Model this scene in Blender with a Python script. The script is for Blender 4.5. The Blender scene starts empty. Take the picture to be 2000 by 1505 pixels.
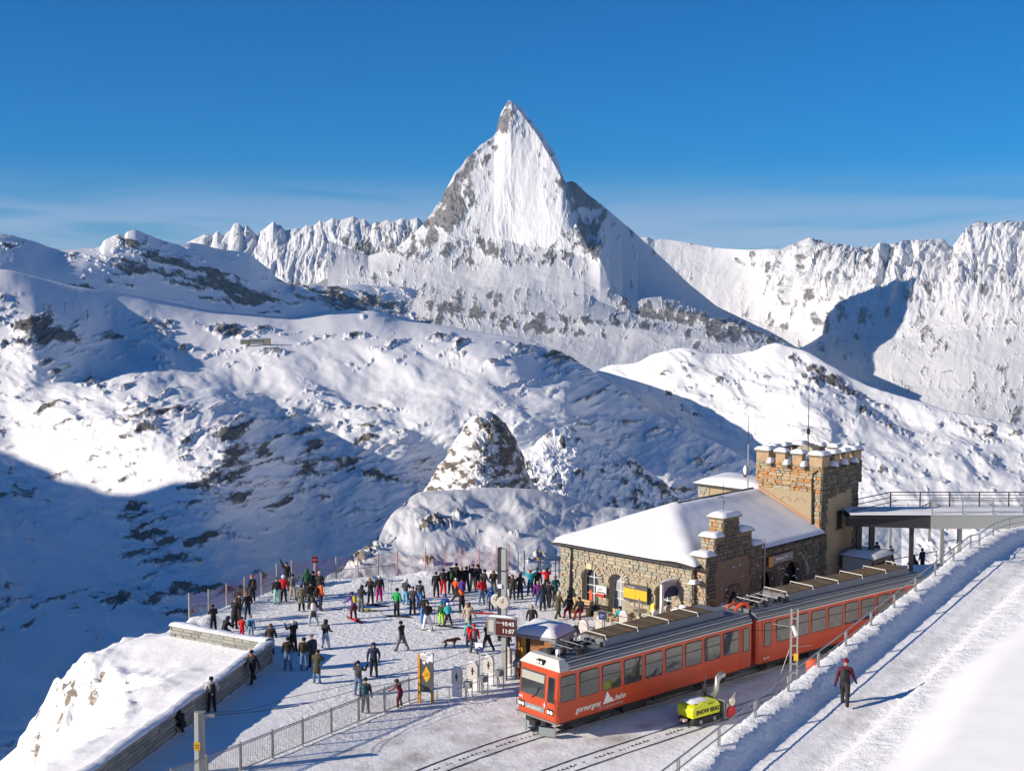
import bpy, bmesh, math, random
import numpy as np
from mathutils import Vector, Matrix
# ------------------------------------------------------------------ camera, sky, sun, exposure
scene = bpy.context.scene
COL = scene.collection
FOC, CX, CY, HOR, CAMZ = 2600.0, 1000.0, 752.5, 558.0, 20.0
PITCH = math.atan((CY - HOR) / FOC)
cam_data = bpy.data.cameras.new('camera')
cam_data.sensor_width = 36.0
cam_data.lens = FOC / 2000.0 * 36.0
cam_data.clip_start = 0.5
cam_data.clip_end = 60000.0
cam = bpy.data.objects.new('camera', cam_data)
COL.objects.link(cam)
cam.location = (0, 0, CAMZ)
cam.rotation_euler = (math.pi / 2 - PITCH, 0, 0)
scene.camera = cam

SUN_EL, SUN_BACK = math.radians(20.0), math.radians(18.0)
SUN = np.array([-math.cos(SUN_EL) * math.cos(SUN_BACK), -math.cos(SUN_EL) * math.sin(SUN_BACK), math.sin(SUN_EL)])
world = bpy.data.worlds.new('World')
scene.world = world
world.use_nodes = True
wn, wl = world.node_tree.nodes, world.node_tree.links
for n in list(wn): wn.remove(n)
w_out = wn.new('ShaderNodeOutputWorld'); w_bg = wn.new('ShaderNodeBackground')
w_sky = wn.new('ShaderNodeTexSky'); w_sky.sky_type = 'NISHITA'; w_sky.sun_disc = False
w_sky.sun_elevation = SUN_EL
w_sky.sun_rotation = math.atan2(SUN[0], SUN[1])
w_sky.altitude = 3100.0; w_sky.air_density = 1.0; w_sky.dust_density = 1.5; w_sky.ozone_density = 3.0
w_bg.inputs['Strength'].default_value = 0.102
w_hs = wn.new('ShaderNodeHueSaturation'); w_hs.inputs['Saturation'].default_value = 1.66; w_hs.inputs['Value'].default_value = 0.75
w_hs.inputs['Hue'].default_value = 0.497
wl.new(w_sky.outputs[0], w_hs.inputs['Color'])
# thin cirrus veil low over the horizon (by direction, all round)
w_tc = wn.new('ShaderNodeTexCoord'); w_sep = wn.new('ShaderNodeSeparateXYZ')
wl.new(w_tc.outputs['Generated'], w_sep.inputs[0])
w_map = wn.new('ShaderNodeMapping'); w_map.inputs['Scale'].default_value = (2.2, 2.2, 26.0)
wl.new(w_tc.outputs['Generated'], w_map.inputs['Vector'])
w_no = wn.new('ShaderNodeTexNoise'); w_no.inputs['Scale'].default_value = 2.3; w_no.inputs['Detail'].default_value = 6.0
w_no.inputs['Roughness'].default_value = 0.55; w_no.inputs['Distortion'].default_value = 0.5
wl.new(w_map.outputs[0], w_no.inputs['Vector'])
w_r1 = wn.new('ShaderNodeMapRange'); w_r1.interpolation_type = 'SMOOTHSTEP'
w_r1.inputs['From Min'].default_value = 0.30; w_r1.inputs['From Max'].default_value = 0.58
wl.new(w_no.outputs['Fac'], w_r1.inputs['Value'])
w_r2 = wn.new('ShaderNodeMapRange'); w_r2.interpolation_type = 'SMOOTHSTEP'
w_r2.inputs['From Min'].default_value = 0.085; w_r2.inputs['From Max'].default_value = 0.035
w_r2.inputs['To Min'].default_value = 0.0; w_r2.inputs['To Max'].default_value = 0.6
wl.new(w_sep.outputs['Z'], w_r2.inputs['Value'])
w_mu = wn.new('ShaderNodeMath'); w_mu.operation = 'MULTIPLY'
wl.new(w_r1.outputs[0], w_mu.inputs[0]); wl.new(w_r2.outputs[0], w_mu.inputs[1])
w_mix = wn.new('ShaderNodeMix'); w_mix.data_type = 'RGBA'
wl.new(w_mu.outputs[0], w_mix.inputs['Factor'])
w_tint = wn.new('ShaderNodeMix'); w_tint.data_type = 'RGBA'; w_tint.blend_type = 'MULTIPLY'; w_tint.inputs['Factor'].default_value = 1.0; w_tint.inputs['B'].default_value = (0.62, 0.82, 1.0, 1)
wl.new(w_hs.outputs[0], w_tint.inputs['A']); wl.new(w_tint.outputs['Result'], w_mix.inputs['A'])
w_mix.inputs['B'].default_value = (3.9, 4.5, 5.8, 1.0)
wl.new(w_mix.outputs['Result'], w_bg.inputs['Color'])
wl.new(w_bg.outputs[0], w_out.inputs[0])

sun_data = bpy.data.lights.new('sun', 'SUN')
sun_data.energy = 4.4
sun_data.angle = math.radians(0.5)
sun_data.color = (1.0, 0.885, 0.74)
sun_ob = bpy.data.objects.new('sun', sun_data)
COL.objects.link(sun_ob)
sun_ob.rotation_euler = Vector(SUN).to_track_quat('Z', 'Y').to_euler()
scene.view_settings.view_transform = 'Standard'
scene.view_settings.look = 'None'
scene.view_settings.exposure = 0.55
scene.view_settings.gamma = 1.0
scene.view_settings.use_curve_mapping = False
scene.cycles.max_bounces = 8
scene.cycles.diffuse_bounces = 5
scene.cycles.transparent_max_bounces = 12
scene.cycles.use_denoising = True

# ------------------------------------------------------------------ maths helpers
rng = random.Random(7)
def ray(px, py):
    a = (np.asarray(px, float) - CX) / FOC
    b = -(np.asarray(py, float) - CY) / FOC
    c, s = math.cos(PITCH), math.sin(PITCH)
    return a, c + b * s, -s + b * c            # x, y, z of the viewing direction
def at(px, py, depth):                          # a point of the photograph at a known distance
    x, y, z = ray(px, py)
    t = np.asarray(depth, float) / y
    return np.stack(np.broadcast_arrays(x * t, y * t, CAMZ + z * t), -1)
def gp(px, py, z=0.0):                          # a point of the photograph at a known height
    x, y, dz = ray(px, py)
    t = (z - CAMZ) / dz
    return Vector((float(x * t), float(y * t), z))
def proj(p):
    c, s = math.cos(PITCH), math.sin(PITCH)
    x, y, z = p[0], p[1], p[2] - CAMZ
    f = y * c - z * s; u = y * s + z * c
    return CX + FOC * x / f, CY - FOC * u / f

_prm = np.random.RandomState(11).permutation(256)
_prm = np.concatenate([_prm, _prm, _prm])
_gr = np.random.RandomState(5).uniform(0, 2 * math.pi, 256)
_gx, _gy = np.cos(_gr), np.sin(_gr)
def perlin(x, y):
    xi, yi = np.floor(x).astype(int), np.floor(y).astype(int)
    xf, yf = x - xi, y - yi
    u, v = xf * xf * xf * (xf * (xf * 6 - 15) + 10), yf * yf * yf * (yf * (yf * 6 - 15) + 10)
    def g(ix, iy):
        h = _prm[(_prm[ix & 255] + (iy & 255))] & 255
        return _gx[h] * (x - ix) + _gy[h] * (y - iy)
    a, b, c, d = g(xi, yi), g(xi + 1, yi), g(xi, yi + 1), g(xi + 1, yi + 1)
    return 1.5 * ((a * (1 - u) + b * u) * (1 - v) + (c * (1 - u) + d * u) * v)
def fbm(x, y, oct=5, gain=0.5, ridged=False):
    s, a, f, t = 0.0, 1.0, 1.0, 0.0
    for k in range(oct):
        n = perlin(x * f + 17.3 * k, y * f - 9.1 * k)
        if ridged: n = 1.0 - 2.0 * np.abs(n)
        s = s + a * n; t += a; a *= gain; f *= 2.03
    return s / t
def sstep(a, b, x):
    t = np.clip((x - a) / (b - a), 0, 1)
    return t * t * (3 - 2 * t)
def pchip(xs, ys, x):
    xs, ys = np.asarray(xs, float), np.asarray(ys, float)
    if len(xs) == 2: return np.interp(x, xs, ys)
    h = np.diff(xs); d = np.diff(ys) / h
    m = np.zeros_like(ys); m[0], m[-1] = d[0], d[-1]
    for i in range(1, len(xs) - 1):
        if d[i - 1] * d[i] > 0:
            w1, w2 = 2 * h[i] + h[i - 1], h[i] + 2 * h[i - 1]
            m[i] = (w1 + w2) / (w1 / d[i - 1] + w2 / d[i])
    x = np.clip(x, xs[0], xs[-1])
    i = np.clip(np.searchsorted(xs, x, side='right') - 1, 0, len(xs) - 2)
    t = (x - xs[i]) / h[i]
    return ((2*t**3 - 3*t**2 + 1) * ys[i] + (t**3 - 2*t**2 + t) * h[i] * m[i]
            + (-2*t**3 + 3*t**2) * ys[i+1] + (t**3 - t**2) * h[i] * m[i+1])

# ------------------------------------------------------------------ material helpers
MATS = {}
def new_mat(name):
    m = bpy.data.materials.new(name); m.use_nodes = True
    MATS[name] = m
    return m, m.node_tree.nodes, m.node_tree.links, m.node_tree.nodes['Principled BSDF']
def mat(name, col, rough=0.6, metal=0.0, noise=0.12, scale=6.0, bump=0.0, spec=0.5):
    """plain painted / cloth / metal surface with slight procedural unevenness"""
    if name in MATS: return MATS[name]
    m, n, l, b = new_mat(name)
    tc = n.new('ShaderNodeTexCoord'); no = n.new('ShaderNodeTexNoise')
    no.inputs['Scale'].default_value = scale; no.inputs['Detail'].default_value = 4
    l.new(tc.outputs['Object'], no.inputs['Vector'])
    mr = n.new('ShaderNodeMapRange'); mr.inputs['To Min'].default_value = 1 - noise; mr.inputs['To Max'].default_value = 1 + noise
    l.new(no.outputs['Fac'], mr.inputs['Value'])
    mx = n.new('ShaderNodeMix'); mx.data_type = 'RGBA'; mx.blend_type = 'MULTIPLY'; mx.inputs['Factor'].default_value = 1
    mx.inputs['A'].default_value = (*col, 1); l.new(mr.outputs[0], mx.inputs['B'])
    l.new(mx.outputs['Result'], b.inputs['Base Color'])
    b.inputs['Roughness'].default_value = rough; b.inputs['Metallic'].default_value = metal
    b.inputs['Specular IOR Level'].default_value = spec
    if bump:
        bp = n.new('ShaderNodeBump'); bp.inputs['Strength'].default_value = bump; bp.inputs['Distance'].default_value = 0.02
        l.new(no.outputs['Fac'], bp.inputs['Height']); l.new(bp.outputs[0], b.inputs['Normal'])
    return m

def terrain_mat(name, scale, rock_a, rock_b, bump_dist, fine=1.0, snow=0.70):
    """snow over rock; the 'rock' attribute says where the rock is bare"""
    m, n, l, b = new_mat(name)
    at_ = n.new('ShaderNodeAttribute'); at_.attribute_name = 'rock'
    tc = n.new('ShaderNodeTexCoord')
    no = n.new('ShaderNodeTexNoise'); no.inputs['Scale'].default_value = scale; no.inputs['Detail'].default_value = 8; no.inputs['Roughness'].default_value = 0.62
    l.new(tc.outputs['Object'], no.inputs['Vector'])
    ad = n.new('ShaderNodeMath'); ad.operation = 'MULTIPLY_ADD'; ad.inputs[1].default_value = 0.9 * fine; ad.inputs[2].default_value = -0.45 * fine
    l.new(no.outputs['Fac'], ad.inputs[0])
    a2 = n.new('ShaderNodeMath'); a2.operation = 'ADD'; l.new(at_.outputs['Fac'], a2.inputs[0]); l.new(ad.outputs[0], a2.inputs[1])
    mr = n.new('ShaderNodeMapRange'); mr.interpolation_type = 'SMOOTHSTEP'; mr.inputs['From Min'].default_value = 0.36; mr.inputs['From Max'].default_value = 0.70
    l.new(a2.outputs[0], mr.inputs['Value'])
    n2 = n.new('ShaderNodeTexNoise'); n2.inputs['Scale'].default_value = scale * 0.6; n2.inputs['Detail'].default_value = 5
    l.new(tc.outputs['Object'], n2.inputs['Vector'])
    cr = n.new('ShaderNodeMix'); cr.data_type = 'RGBA'; cr.inputs['A'].default_value = (*rock_a, 1); cr.inputs['B'].default_value = (*rock_b, 1)
    m3 = n.new('ShaderNodeMapRange'); m3.inputs['From Min'].default_value = 0.35; m3.inputs['From Max'].default_value = 0.65
    l.new(n2.outputs['Fac'], m3.inputs['Value']); l.new(m3.outputs[0], cr.inputs['Factor'])
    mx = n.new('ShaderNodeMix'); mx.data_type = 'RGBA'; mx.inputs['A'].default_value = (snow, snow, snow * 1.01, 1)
    l.new(mr.outputs[0], mx.inputs['Factor']); l.new(cr.outputs['Result'], mx.inputs['B'])
    l.new(mx.outputs['Result'], b.inputs['Base Color'])
    b.inputs['Roughness'].default_value = 0.85; b.inputs['Specular IOR Level'].default_value = 0.15
    bp = n.new('ShaderNodeBump'); bp.inputs['Distance'].default_value = bump_dist
    bs = n.new('ShaderNodeMapRange'); bs.inputs['To Min'].default_value = 0.16; bs.inputs['To Max'].default_value = 0.8; l.new(mr.outputs[0], bs.inputs['Value']); l.new(bs.outputs[0], bp.inputs['Strength'])
    l.new(no.outputs['Fac'], bp.inputs['Height']); l.new(bp.outputs[0], b.inputs['Normal'])
    return m

# ------------------------------------------------------------------ mesh helpers
def grid_mesh(name, P, material, rock=None, kind='structure', smooth=True):
    R, C = P.shape[:2]
    me = bpy.data.meshes.new(name)
    me.vertices.add(R * C); me.vertices.foreach_set('co', P.reshape(-1).astype(np.float32))
    idx = np.arange(R * C).reshape(R, C)
    q = np.stack([idx[:-1, :-1], idx[1:, :-1], idx[1:, 1:], idx[:-1, 1:]], -1).reshape(-1, 4)
    me.loops.add(q.size); me.loops.foreach_set('vertex_index', q.reshape(-1).astype(np.int32))
    me.polygons.add(len(q)); me.polygons.foreach_set('loop_start', np.arange(0, q.size, 4, dtype=np.int32))
    me.polygons.foreach_set('use_smooth', np.full(len(q), smooth))
    me.update(calc_edges=True)
    if rock is not None:
        a = me.attributes.new('rock', 'FLOAT', 'POINT'); a.data.foreach_set('value', rock.reshape(-1).astype(np.float32))
    me.materials.append(material)
    o = bpy.data.objects.new(name, me); COL.objects.link(o)
    if kind: o['kind'] = kind
    return o

def gnormal(P):
    du = np.gradient(P, axis=1); dv = np.gradient(P, axis=0)
    n = np.cross(dv, du)
    n /= np.linalg.norm(n, axis=-1, keepdims=True) + 1e-9
    return n

def sheet(name, rails, x0, x1, material, step=2.0, vstep=2.0, relief=(), detail=(), rocks=(), rock_base=0.0, slope_rock=0.3,
          streak=(0.02, 0.06, 0.0), back=0.15, backdrop=0.75, seed=0.0, front=0.0, sharp=False, snow=(), taper=0.35, flat=False, soft=0.0):
    """A stretch of mountain lofted through lines read off the photograph, each at its own distance.
    rails: first the crest, then lines further down and nearer.
    relief: broad landforms (amp m, freq across, freq down, shear, ridged, gain[, weight]); detail: the same, standing out only where rock is bare."""
    xs = np.arange(x0, x1 + step, step)
    ys, ds = [], []
    for r in rails:
        a = np.array(sorted(r), float)
        f = (lambda a_, b_, c_: np.interp(c_, a_, b_)) if sharp else pchip
        ys.append(f(a[:, 0], a[:, 1], xs)); ds.append(pchip(a[:, 0], a[:, 2], xs))
    ys, ds = np.array(ys), np.array(ds)
    K = len(rails)
    kn = [0.0]
    for k in range(1, K): kn.append(kn[-1] + max(6.0, np.mean(np.abs(ys[k] - ys[k-1]))))
    kn = np.array(kn); n = max(4, int(kn[-1] / vstep))
    v = np.unique(np.concatenate([np.linspace(0, kn[-1], n), kn])); n = len(v)
    def vint(A):
        h = np.diff(kn)[:, None]; d = np.diff(A, axis=0) / h
        m = np.zeros_like(A); m[0], m[-1] = d[0], d[-1]
        for i in range(1, K - 1):
            ok = d[i-1] * d[i] > 0
            m[i] = np.where(ok, 2 * d[i-1] * d[i] / np.where(ok, d[i-1] + d[i], 1), 0)
        i = np.clip(np.searchsorted(kn, v, side='right') - 1, 0, K - 2)
        t = ((v - kn[i]) / np.diff(kn)[i])[:, None]; hh = np.diff(kn)[i][:, None]
        if sharp: return A[i] * (1 - t) + A[i+1] * t
        return ((2*t**3 - 3*t**2 + 1) * A[i] + (t**3 - 2*t**2 + t) * hh * m[i] + (-2*t**3 + 3*t**2) * A[i+1] + (t**3 - t**2) * hh * m[i+1])
    Y, D = vint(ys), 1.0 / vint(1.0 / ds)
    X = np.broadcast_to(xs, Y.shape)
    P = at(X, Y, D)
    nb = 10; rows = []                            # the far side of the crest
    for k in range(nb, 0, -1):
        q = P[0].copy(); w = (k / nb) ** 1.5 * back * D[0]
        q[:, 1] += w; q[:, 0] += w * (xs - CX) / FOC; q[:, 2] -= w * backdrop
        rows.append(q)
    P = np.concatenate([np.array(rows), P])
    U = np.concatenate([np.broadcast_to(xs, (nb, len(xs))), X]); V = np.concatenate([np.broadcast_to(Y[0] - 3.0 * np.arange(nb, 0, -1)[:, None], (nb, len(xs))), Y])
    if front:                                    # tuck the near edge under what stands before it
        rows = []
        for k in range(1, 9):
            q = P[-1].copy(); q[:, 1] -= k * front * 0.4; q[:, 2] -= k * front; rows.append(q)
        P = np.concatenate([P, np.array(rows)])
        U = np.concatenate([U, np.broadcast_to(xs, (8, len(xs)))]); V = np.concatenate([V, V[-1] + 3.0 * np.arange(1, 9)[:, None]])
    crest = np.concatenate([np.full(nb, 0.0), np.clip((V[nb:] - V[nb]).mean(1) / 22.0, 0, 1)])[:, None]
    DD = np.sqrt(P[..., 1] ** 2 + P[..., 0] ** 2) / np.mean(D)
    wu = U + 14 * fbm(U * 0.013 + seed, V * 0.013, 3); wv = V + 14 * fbm(U * 0.013 + 40 + seed, V * 0.013, 3)
    def layers(ls):
        H = np.zeros(U.shape)
        for rl in ls:
            amp, fx, fy, sh, rd, gain = rl[:6]
            w = rl[6](U, V) if len(rl) > 6 else 1.0
            oc = max(1, min(7, 1 + int(math.log2(0.24 / max(fx, fy)))))
            H += amp * w * fbm((wu + sh * wv) * fx + seed, (wv - sh * wu) * fy + seed * 1.7, oc, gain, rd)
        return H
    P = P + gnormal(P) * (layers(relief) * (taper + (1 - taper) * crest) * DD)[..., None]
    N2 = gnormal(P)
    sfx, sfy, ssh = streak
    st = fbm((wu + ssh * wv) * sfx + 31 + seed, (wv - ssh * wu) * sfy + 7 + seed, 6, 0.62)
    big = fbm(U * 0.006 + 3 + seed, V * 0.009 + seed, 3)
    st = st / st.std(); big = big / big.std()
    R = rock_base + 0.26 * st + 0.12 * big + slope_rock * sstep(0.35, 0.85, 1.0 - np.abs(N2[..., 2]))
    for sgn, lst in ((1, rocks), (-1, snow)):
        for (cx, cy, rx, ry, ang, w) in lst:
            c, s = math.cos(math.radians(ang)), math.sin(math.radians(ang))
            du, dv = U - cx, V - cy
            e = ((du * c + dv * s) / rx) ** 2 + ((-du * s + dv * c) / ry) ** 2
            R = R + sgn * w * np.exp(-e * e)
    rw = sstep(0.15, 0.6, R)
    P = P + N2 * ((layers(detail) * (soft + (1 - soft) * rw)) * (taper + (1 - taper) * crest) * DD)[..., None]
    grid_mesh(name, P, material, np.clip(R, -1, 2), smooth=not flat)
    return P, U, V
# ------------------------------------------------------------------ far mountains
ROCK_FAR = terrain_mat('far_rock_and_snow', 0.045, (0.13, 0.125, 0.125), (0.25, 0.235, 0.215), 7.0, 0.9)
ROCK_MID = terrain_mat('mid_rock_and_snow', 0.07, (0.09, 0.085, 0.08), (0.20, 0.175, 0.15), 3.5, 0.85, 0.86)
HORN = terrain_mat('horn_rock_and_snow', 0.14, (0.10, 0.085, 0.07), (0.24, 0.19, 0.145), 1.6, 0.9)
NF = lambda U, V: 1 - 0.8 * sstep(1090, 1160, U) * sstep(640, 600, V)      # the plain shaded north face

FL = lambda U, V: NF(U, V) * (1 - 0.85 * sstep(475, 520, V))
# the pyramid peak: crest / hoernli ridge / face foot / apron / rock band / foot
sheet('pyramid_mountain', [
    [(640,470,9600),(720,500,9500),(780,480,9400),(805,458,9400),(820,445,9410),(832,430,9430),(842,419,9450),(853,402,9470),(864,391,9500),(868,376,9515),(882,352,9550),(890,336,9570),(904,322,9600),(914,306,9625),(926,298,9650),(938,284,9680),(950,277,9700),(966,264,9740),(972,255,9755),(974,243,9765),(975,232,9770),(980,219,9780),(985,211,9785),(991,201,9795),(996,197,9800),(1001,200,9805),(1008,204,9815),(1020,213,9830),(1030,228,9845),(1042,240,9860),(1048,251,9870),(1060,262,9880),(1068,277,9890),(1078,290,9900),(1085,306,9910),(1090,318,9920),(1092,332,9950),(1097,348,10050),(1106,357,10150),(1118,355,10210),(1125,358,10230),(1145,378,10300),(1175,400,10420),(1205,425,10520),(1240,455,10630),(1270,482,10740),(1300,510,10850),(1350,558,11000),(1400,598,11100),(1450,622,11200),(1500,645,11250),(1560,680,11300)],
    [(640,490,9450),(720,510,9350),(800,475,9350),(842,430,9430),(882,365,9530),(926,308,9630),(966,275,9720),(985,222,9770),(998,203,9790),(1020,226,9740),(1045,258,9640),(1070,300,9470),(1095,348,9300),(1108,384,9200),(1120,430,9060),(1140,470,8850),(1152,492,8700),(1160,500,8610),(1172,507,8480),(1190,545,8280),(1215,580,8100),(1246,601,7960),(1300,606,7840),(1360,616,7730),(1420,632,7640),(1480,648,7560),(1530,668,7500),(1560,690,7480)],
    [(640,520,9000),(720,530,8900),(800,510,8950),(860,500,9020),(920,492,9080),(980,470,9100),(1040,482,8960),(1100,492,8800),(1140,502,8680),(1172,520,8400),(1200,568,8130),(1246,610,7880),(1300,618,7760),(1420,642,7560),(1500,660,7470),(1560,695,7440)],
    [(640,570,8400),(760,560,8350),(840,555,8300),(940,560,8200),(1040,565,8080),(1140,575,7980),(1200,600,7850),(1246,622,7700),(1320,636,7560),(1420,650,7440),(1520,672,7380),(1560,700,7360)],
    [(640,600,7700),(760,610,7600),(840,605,7550),(940,612,7450),(1040,622,7350),(1140,632,7300),(1246,645,7250),(1320,655,7200),(1420,670,7150),(1520,690,7150),(1560,710,7150)],
    [(640,620,7450),(760,630,7350),(840,628,7300),(940,640,7200),(1040,652,7150),(1140,665,7100),(1246,668,7100),(1320,672,7080),(1420,686,7080),(1520,700,7100),(1560,716,7120)],
    [(640,660,6900),(900,680,6750),(1140,710,6700),(1320,730,6750),(1560,750,6900)]],
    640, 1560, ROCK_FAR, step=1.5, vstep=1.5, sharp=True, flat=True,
    relief=[(13, 0.014, 0.008, 0.12, False, 0.5, NF), (6, 0.030, 0.012, 0.15, True, 0.5, FL), (2.2, 0.10, 0.03, 0.05, True, 0.5, FL), (9, 0.012, 0.03, 0.1, False, 0.5, lambda U, V: sstep(490, 540, V))],
    detail=[(9, 0.05, 0.05, 0.2, True, 0.58, lambda U, V: sstep(560, 520, V)), (6, 0.025, 0.10, -0.05, True, 0.58, lambda U, V: sstep(520, 560, V))], soft=0.06,
    rock_base=0.07, slope_rock=0.36, streak=(0.055, 0.030, 0.15),
    rocks=[(905,375,85,34,-52,0.58),(860,430,75,32,-48,0.55),(985,232,22,36,0,0.40),(1150,430,30,90,-18,0.55),(1130,350,16,60,-20,0.5),(1215,450,90,18,40,0.25),(925,482,90,18,10,0.40),(860,500,80,24,25,0.32),(1105,470,60,28,10,0.26),(1140,500,30,14,0,0.4),(790,490,60,20,20,0.3),
           (1170,628,150,9,6,0.55),(1060,645,150,8,5,0.5),(960,620,140,9,8,0.40),(1340,622,120,11,6,0.60),(1450,655,90,14,6,0.7),(1240,600,60,14,25,0.45),(1020,515,60,8,0,0.35),(1120,540,28,8,-25,0.4),(880,600,60,8,5,0.35)],
    snow=[(1010,350,46,80,0,0.50),(1020,440,80,30,0,0.40),(1000,545,190,24,0,0.5),(1330,520,160,60,30,0.30),(1130,690,300,18,5,0.6),(1400,560,90,30,25,0.2)],
    back=0.08, seed=1.3)

# jagged white ridge behind the left shoulder
sheet('jagged_ridge', [
    [(300,500,12600),(360,478,12500),(386,466,12400),(400,458,12400),(415,463,12400),(424,452,12300),(436,462,12300),(452,450,12300),(458,438,12250),(466,435,12250),(474,447,12250),(482,442,12250),(492,452,12250),(503,463,12200),(511,452,12200),(520,447,12200),(534,434,12150),(540,441,12150),(548,442,12150),(556,452,12130),(565,450,12100),(580,446,12100),(588,450,12050),(600,440,12000),(612,443,12000),(625,431,12000),(637,434,11950),(650,427,11900),(664,431,11850),(690,423,11800),(702,429,11750),(712,428,11700),(725,441,11650),(735,434,11620),(745,436,11600),(758,430,11550),(770,434,11500),(783,428,11450),(800,431,11400),(815,426,11400),(830,440,11400),(900,470,11300)],
    [(300,560,11000),(420,520,11000),(500,510,10900),(600,505,10700),(700,500,10500),(800,490,10300),(900,490,10300)],
    [(300,620,9500),(420,580,9500),(600,560,9400),(700,545,9300),(900,540,9200)]],
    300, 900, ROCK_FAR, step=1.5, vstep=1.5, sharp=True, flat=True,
    relief=[(50, 0.022, 0.007, 0.30, True, 0.55), (9, 0.08, 0.03, 0.2, True, 0.55)], detail=[(12, 0.06, 0.05, 0.2, True, 0.6)], soft=0.25,
    rock_base=0.04, slope_rock=0.22, streak=(0.06, 0.03, 0.3), rocks=[(800,470,60,20,20,0.25),(720,490,80,14,10,0.2)], back=0.15, seed=4.1, taper=0.2)

# long shaded ridge on the left
sheet('shaded_ridge', [
    [(-500,505,4900),(-150,474,5500),(0,457,5900),(45,466,5990),(75,474,6050),(95,482,6090),(118,487,6140),(150,486,6200),(195,482,6300),(203,470,6320),(215,464,6350),(232,457,6390),(243,458,6410),(250,452,6430),(265,449,6460),(285,457,6510),(320,470,6600),(350,477,6680),(372,474,6740),(395,477,6800),(430,487,6880),(460,490,6950),(485,494,7010),(500,505,7050),(520,522,7120),(545,545,7250),(570,556,7400),(610,556,7600),(640,560,7700),(700,555,7900),(740,560,8000),(790,560,8100),(830,575,8150),(860,600,8200)],
    [(-500,528,4700),(-150,506,5270),(0,492,5640),(120,510,5890),(203,508,6050),(265,505,6180),(350,520,6400),(430,535,6600),(485,545,6730),(545,570,6950),(600,575,7200),(660,578,7450),(740,582,7700),(860,608,7900)],
    [(-500,555,4500),(-150,535,5050),(0,527,5420),(100,548,5600),(200,565,5800),(330,588,6080),(430,606,6300),(520,616,6500),(600,612,6850),(700,608,7200),(780,616,7400),(860,622,7500)],
    [(-500,600,4400),(-150,590,4950),(0,580,5300),(200,620,5650),(430,655,6150),(600,660,6600),(860,670,7000)]],
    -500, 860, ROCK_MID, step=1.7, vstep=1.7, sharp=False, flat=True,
    relief=[(7, 0.010, 0.012, 0.1, False, 0.45)], detail=[(13, 0.03, 0.06, 0.15, True, 0.58)], soft=0.06,
    rock_base=0.04, slope_rock=0.1, streak=(0.018, 0.07, 0.20),
    rocks=[(265,525,70,14,10,0.45),(390,540,120,20,14,0.5),(440,575,100,20,8,0.45),(520,590,60,20,10,0.4),(240,475,36,12,10,0.4),(300,500,60,14,20,0.4),(95,485,30,8,18,0.4),(620,560,50,36,30,0.5),(660,590,40,20,20,0.4),(720,590,60,20,10,0.45),(560,540,30,24,20,0.4)],
    snow=[(60,515,120,22,5,0.5),(430,622,200,12,5,0.5)], back=0.12, seed=2.2)

# right-hand range behind the big valley
sheet('right_range', [
    [(1180,470,13800),(1265,463,13600),(1278,470,13600),(1290,467,13600),(1330,472,13500),(1370,480,13400),(1395,484,13300),(1420,486,13200),(1465,488,13000),(1500,487,12900),(1525,490,12800),(1545,482,12700),(1560,478,12650),(1570,473,12600),(1586,466,12500),(1593,471,12500),(1600,470,12500),(1620,479,12400),(1635,480,12400),(1650,482,12400),(1672,487,12350),(1690,484,12300),(1720,482,12200),(1740,480,12150),(1760,477,12100),(1800,473,12000),(1843,468,11900),(1852,478,11900),(1858,487,11900),(1868,474,11800),(1878,460,11750),(1885,455,11700),(1896,444,11650),(1905,441,11600),(1912,436,11600),(1920,437,11600),(1940,440,11550),(1960,437,11500),(2000,437,11400),(2200,415,11000),(2500,400,10500)],
    [(1180,520,13200),(1330,530,13100),(1450,540,12900),(1525,560,12500),(1600,560,11900),(1700,560,11300),(1800,565,10900),(1900,540,10600),(2000,530,10300),(2200,520,9900),(2500,500,9500)],
    [(1180,600,12800),(1330,600,12800),(1450,620,12600),(1560,650,12100),(1650,655,10800),(1750,660,9900),(1850,650,9400),(1950,640,9000),(2050,640,8600),(2200,640,8300),(2500,640,8000)],
    [(1180,720,12000),(1450,730,11800),(1600,730,10500),(1700,745,8900),(1800,755,8100),(1900,765,7500),(2000,770,7200),(2200,780,6900),(2500,790,6700)],
    [(1180,800,11000),(1600,800,9500),(1700,815,7700),(1800,830,7000),(1900,845,6500),(2000,860,6200),(2200,880,6000),(2500,900,5800)]],
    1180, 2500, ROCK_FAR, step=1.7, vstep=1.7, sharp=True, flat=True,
    relief=[(120, 0.012, 0.004, 0.30, True, 0.58, lambda U, V: sstep(640, 540, V) * sstep(1480, 1540, U) * 0.95 + 0.05), (24, 0.045, 0.014, 0.35, True, 0.55, lambda U, V: sstep(680, 560, V) * sstep(1450, 1520, U) * 0.9 + 0.1), (20, 0.009, 0.012, 0, False, 0.45)],
    detail=[(14, 0.05, 0.05, 0.2, True, 0.6)], soft=0.15,
    rock_base=0.04, slope_rock=0.25, streak=(0.05, 0.03, 0.35),
    rocks=[(1600,520,90,34,35,0.22),(1540,560,80,24,25,0.25),(1640,590,70,26,40,0.2),(1480,520,60,10,5,0.35),(1740,540,120,30,30,0.15),(1900,560,110,20,20,0.15),(1760,640,100,30,20,0.2),(1960,835,90,20,4,0.42),(1950,640,60,30,20,0.15),(1445,572,16,9,0,0.5)],
    snow=[(1400,515,110,26,15,0.5),(1500,600,60,14,30,0.3),(1720,780,160,20,6,0.5),(1960,700,80,40,0,0.2)], back=0.1, seed=6.4, taper=0.2)

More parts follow.
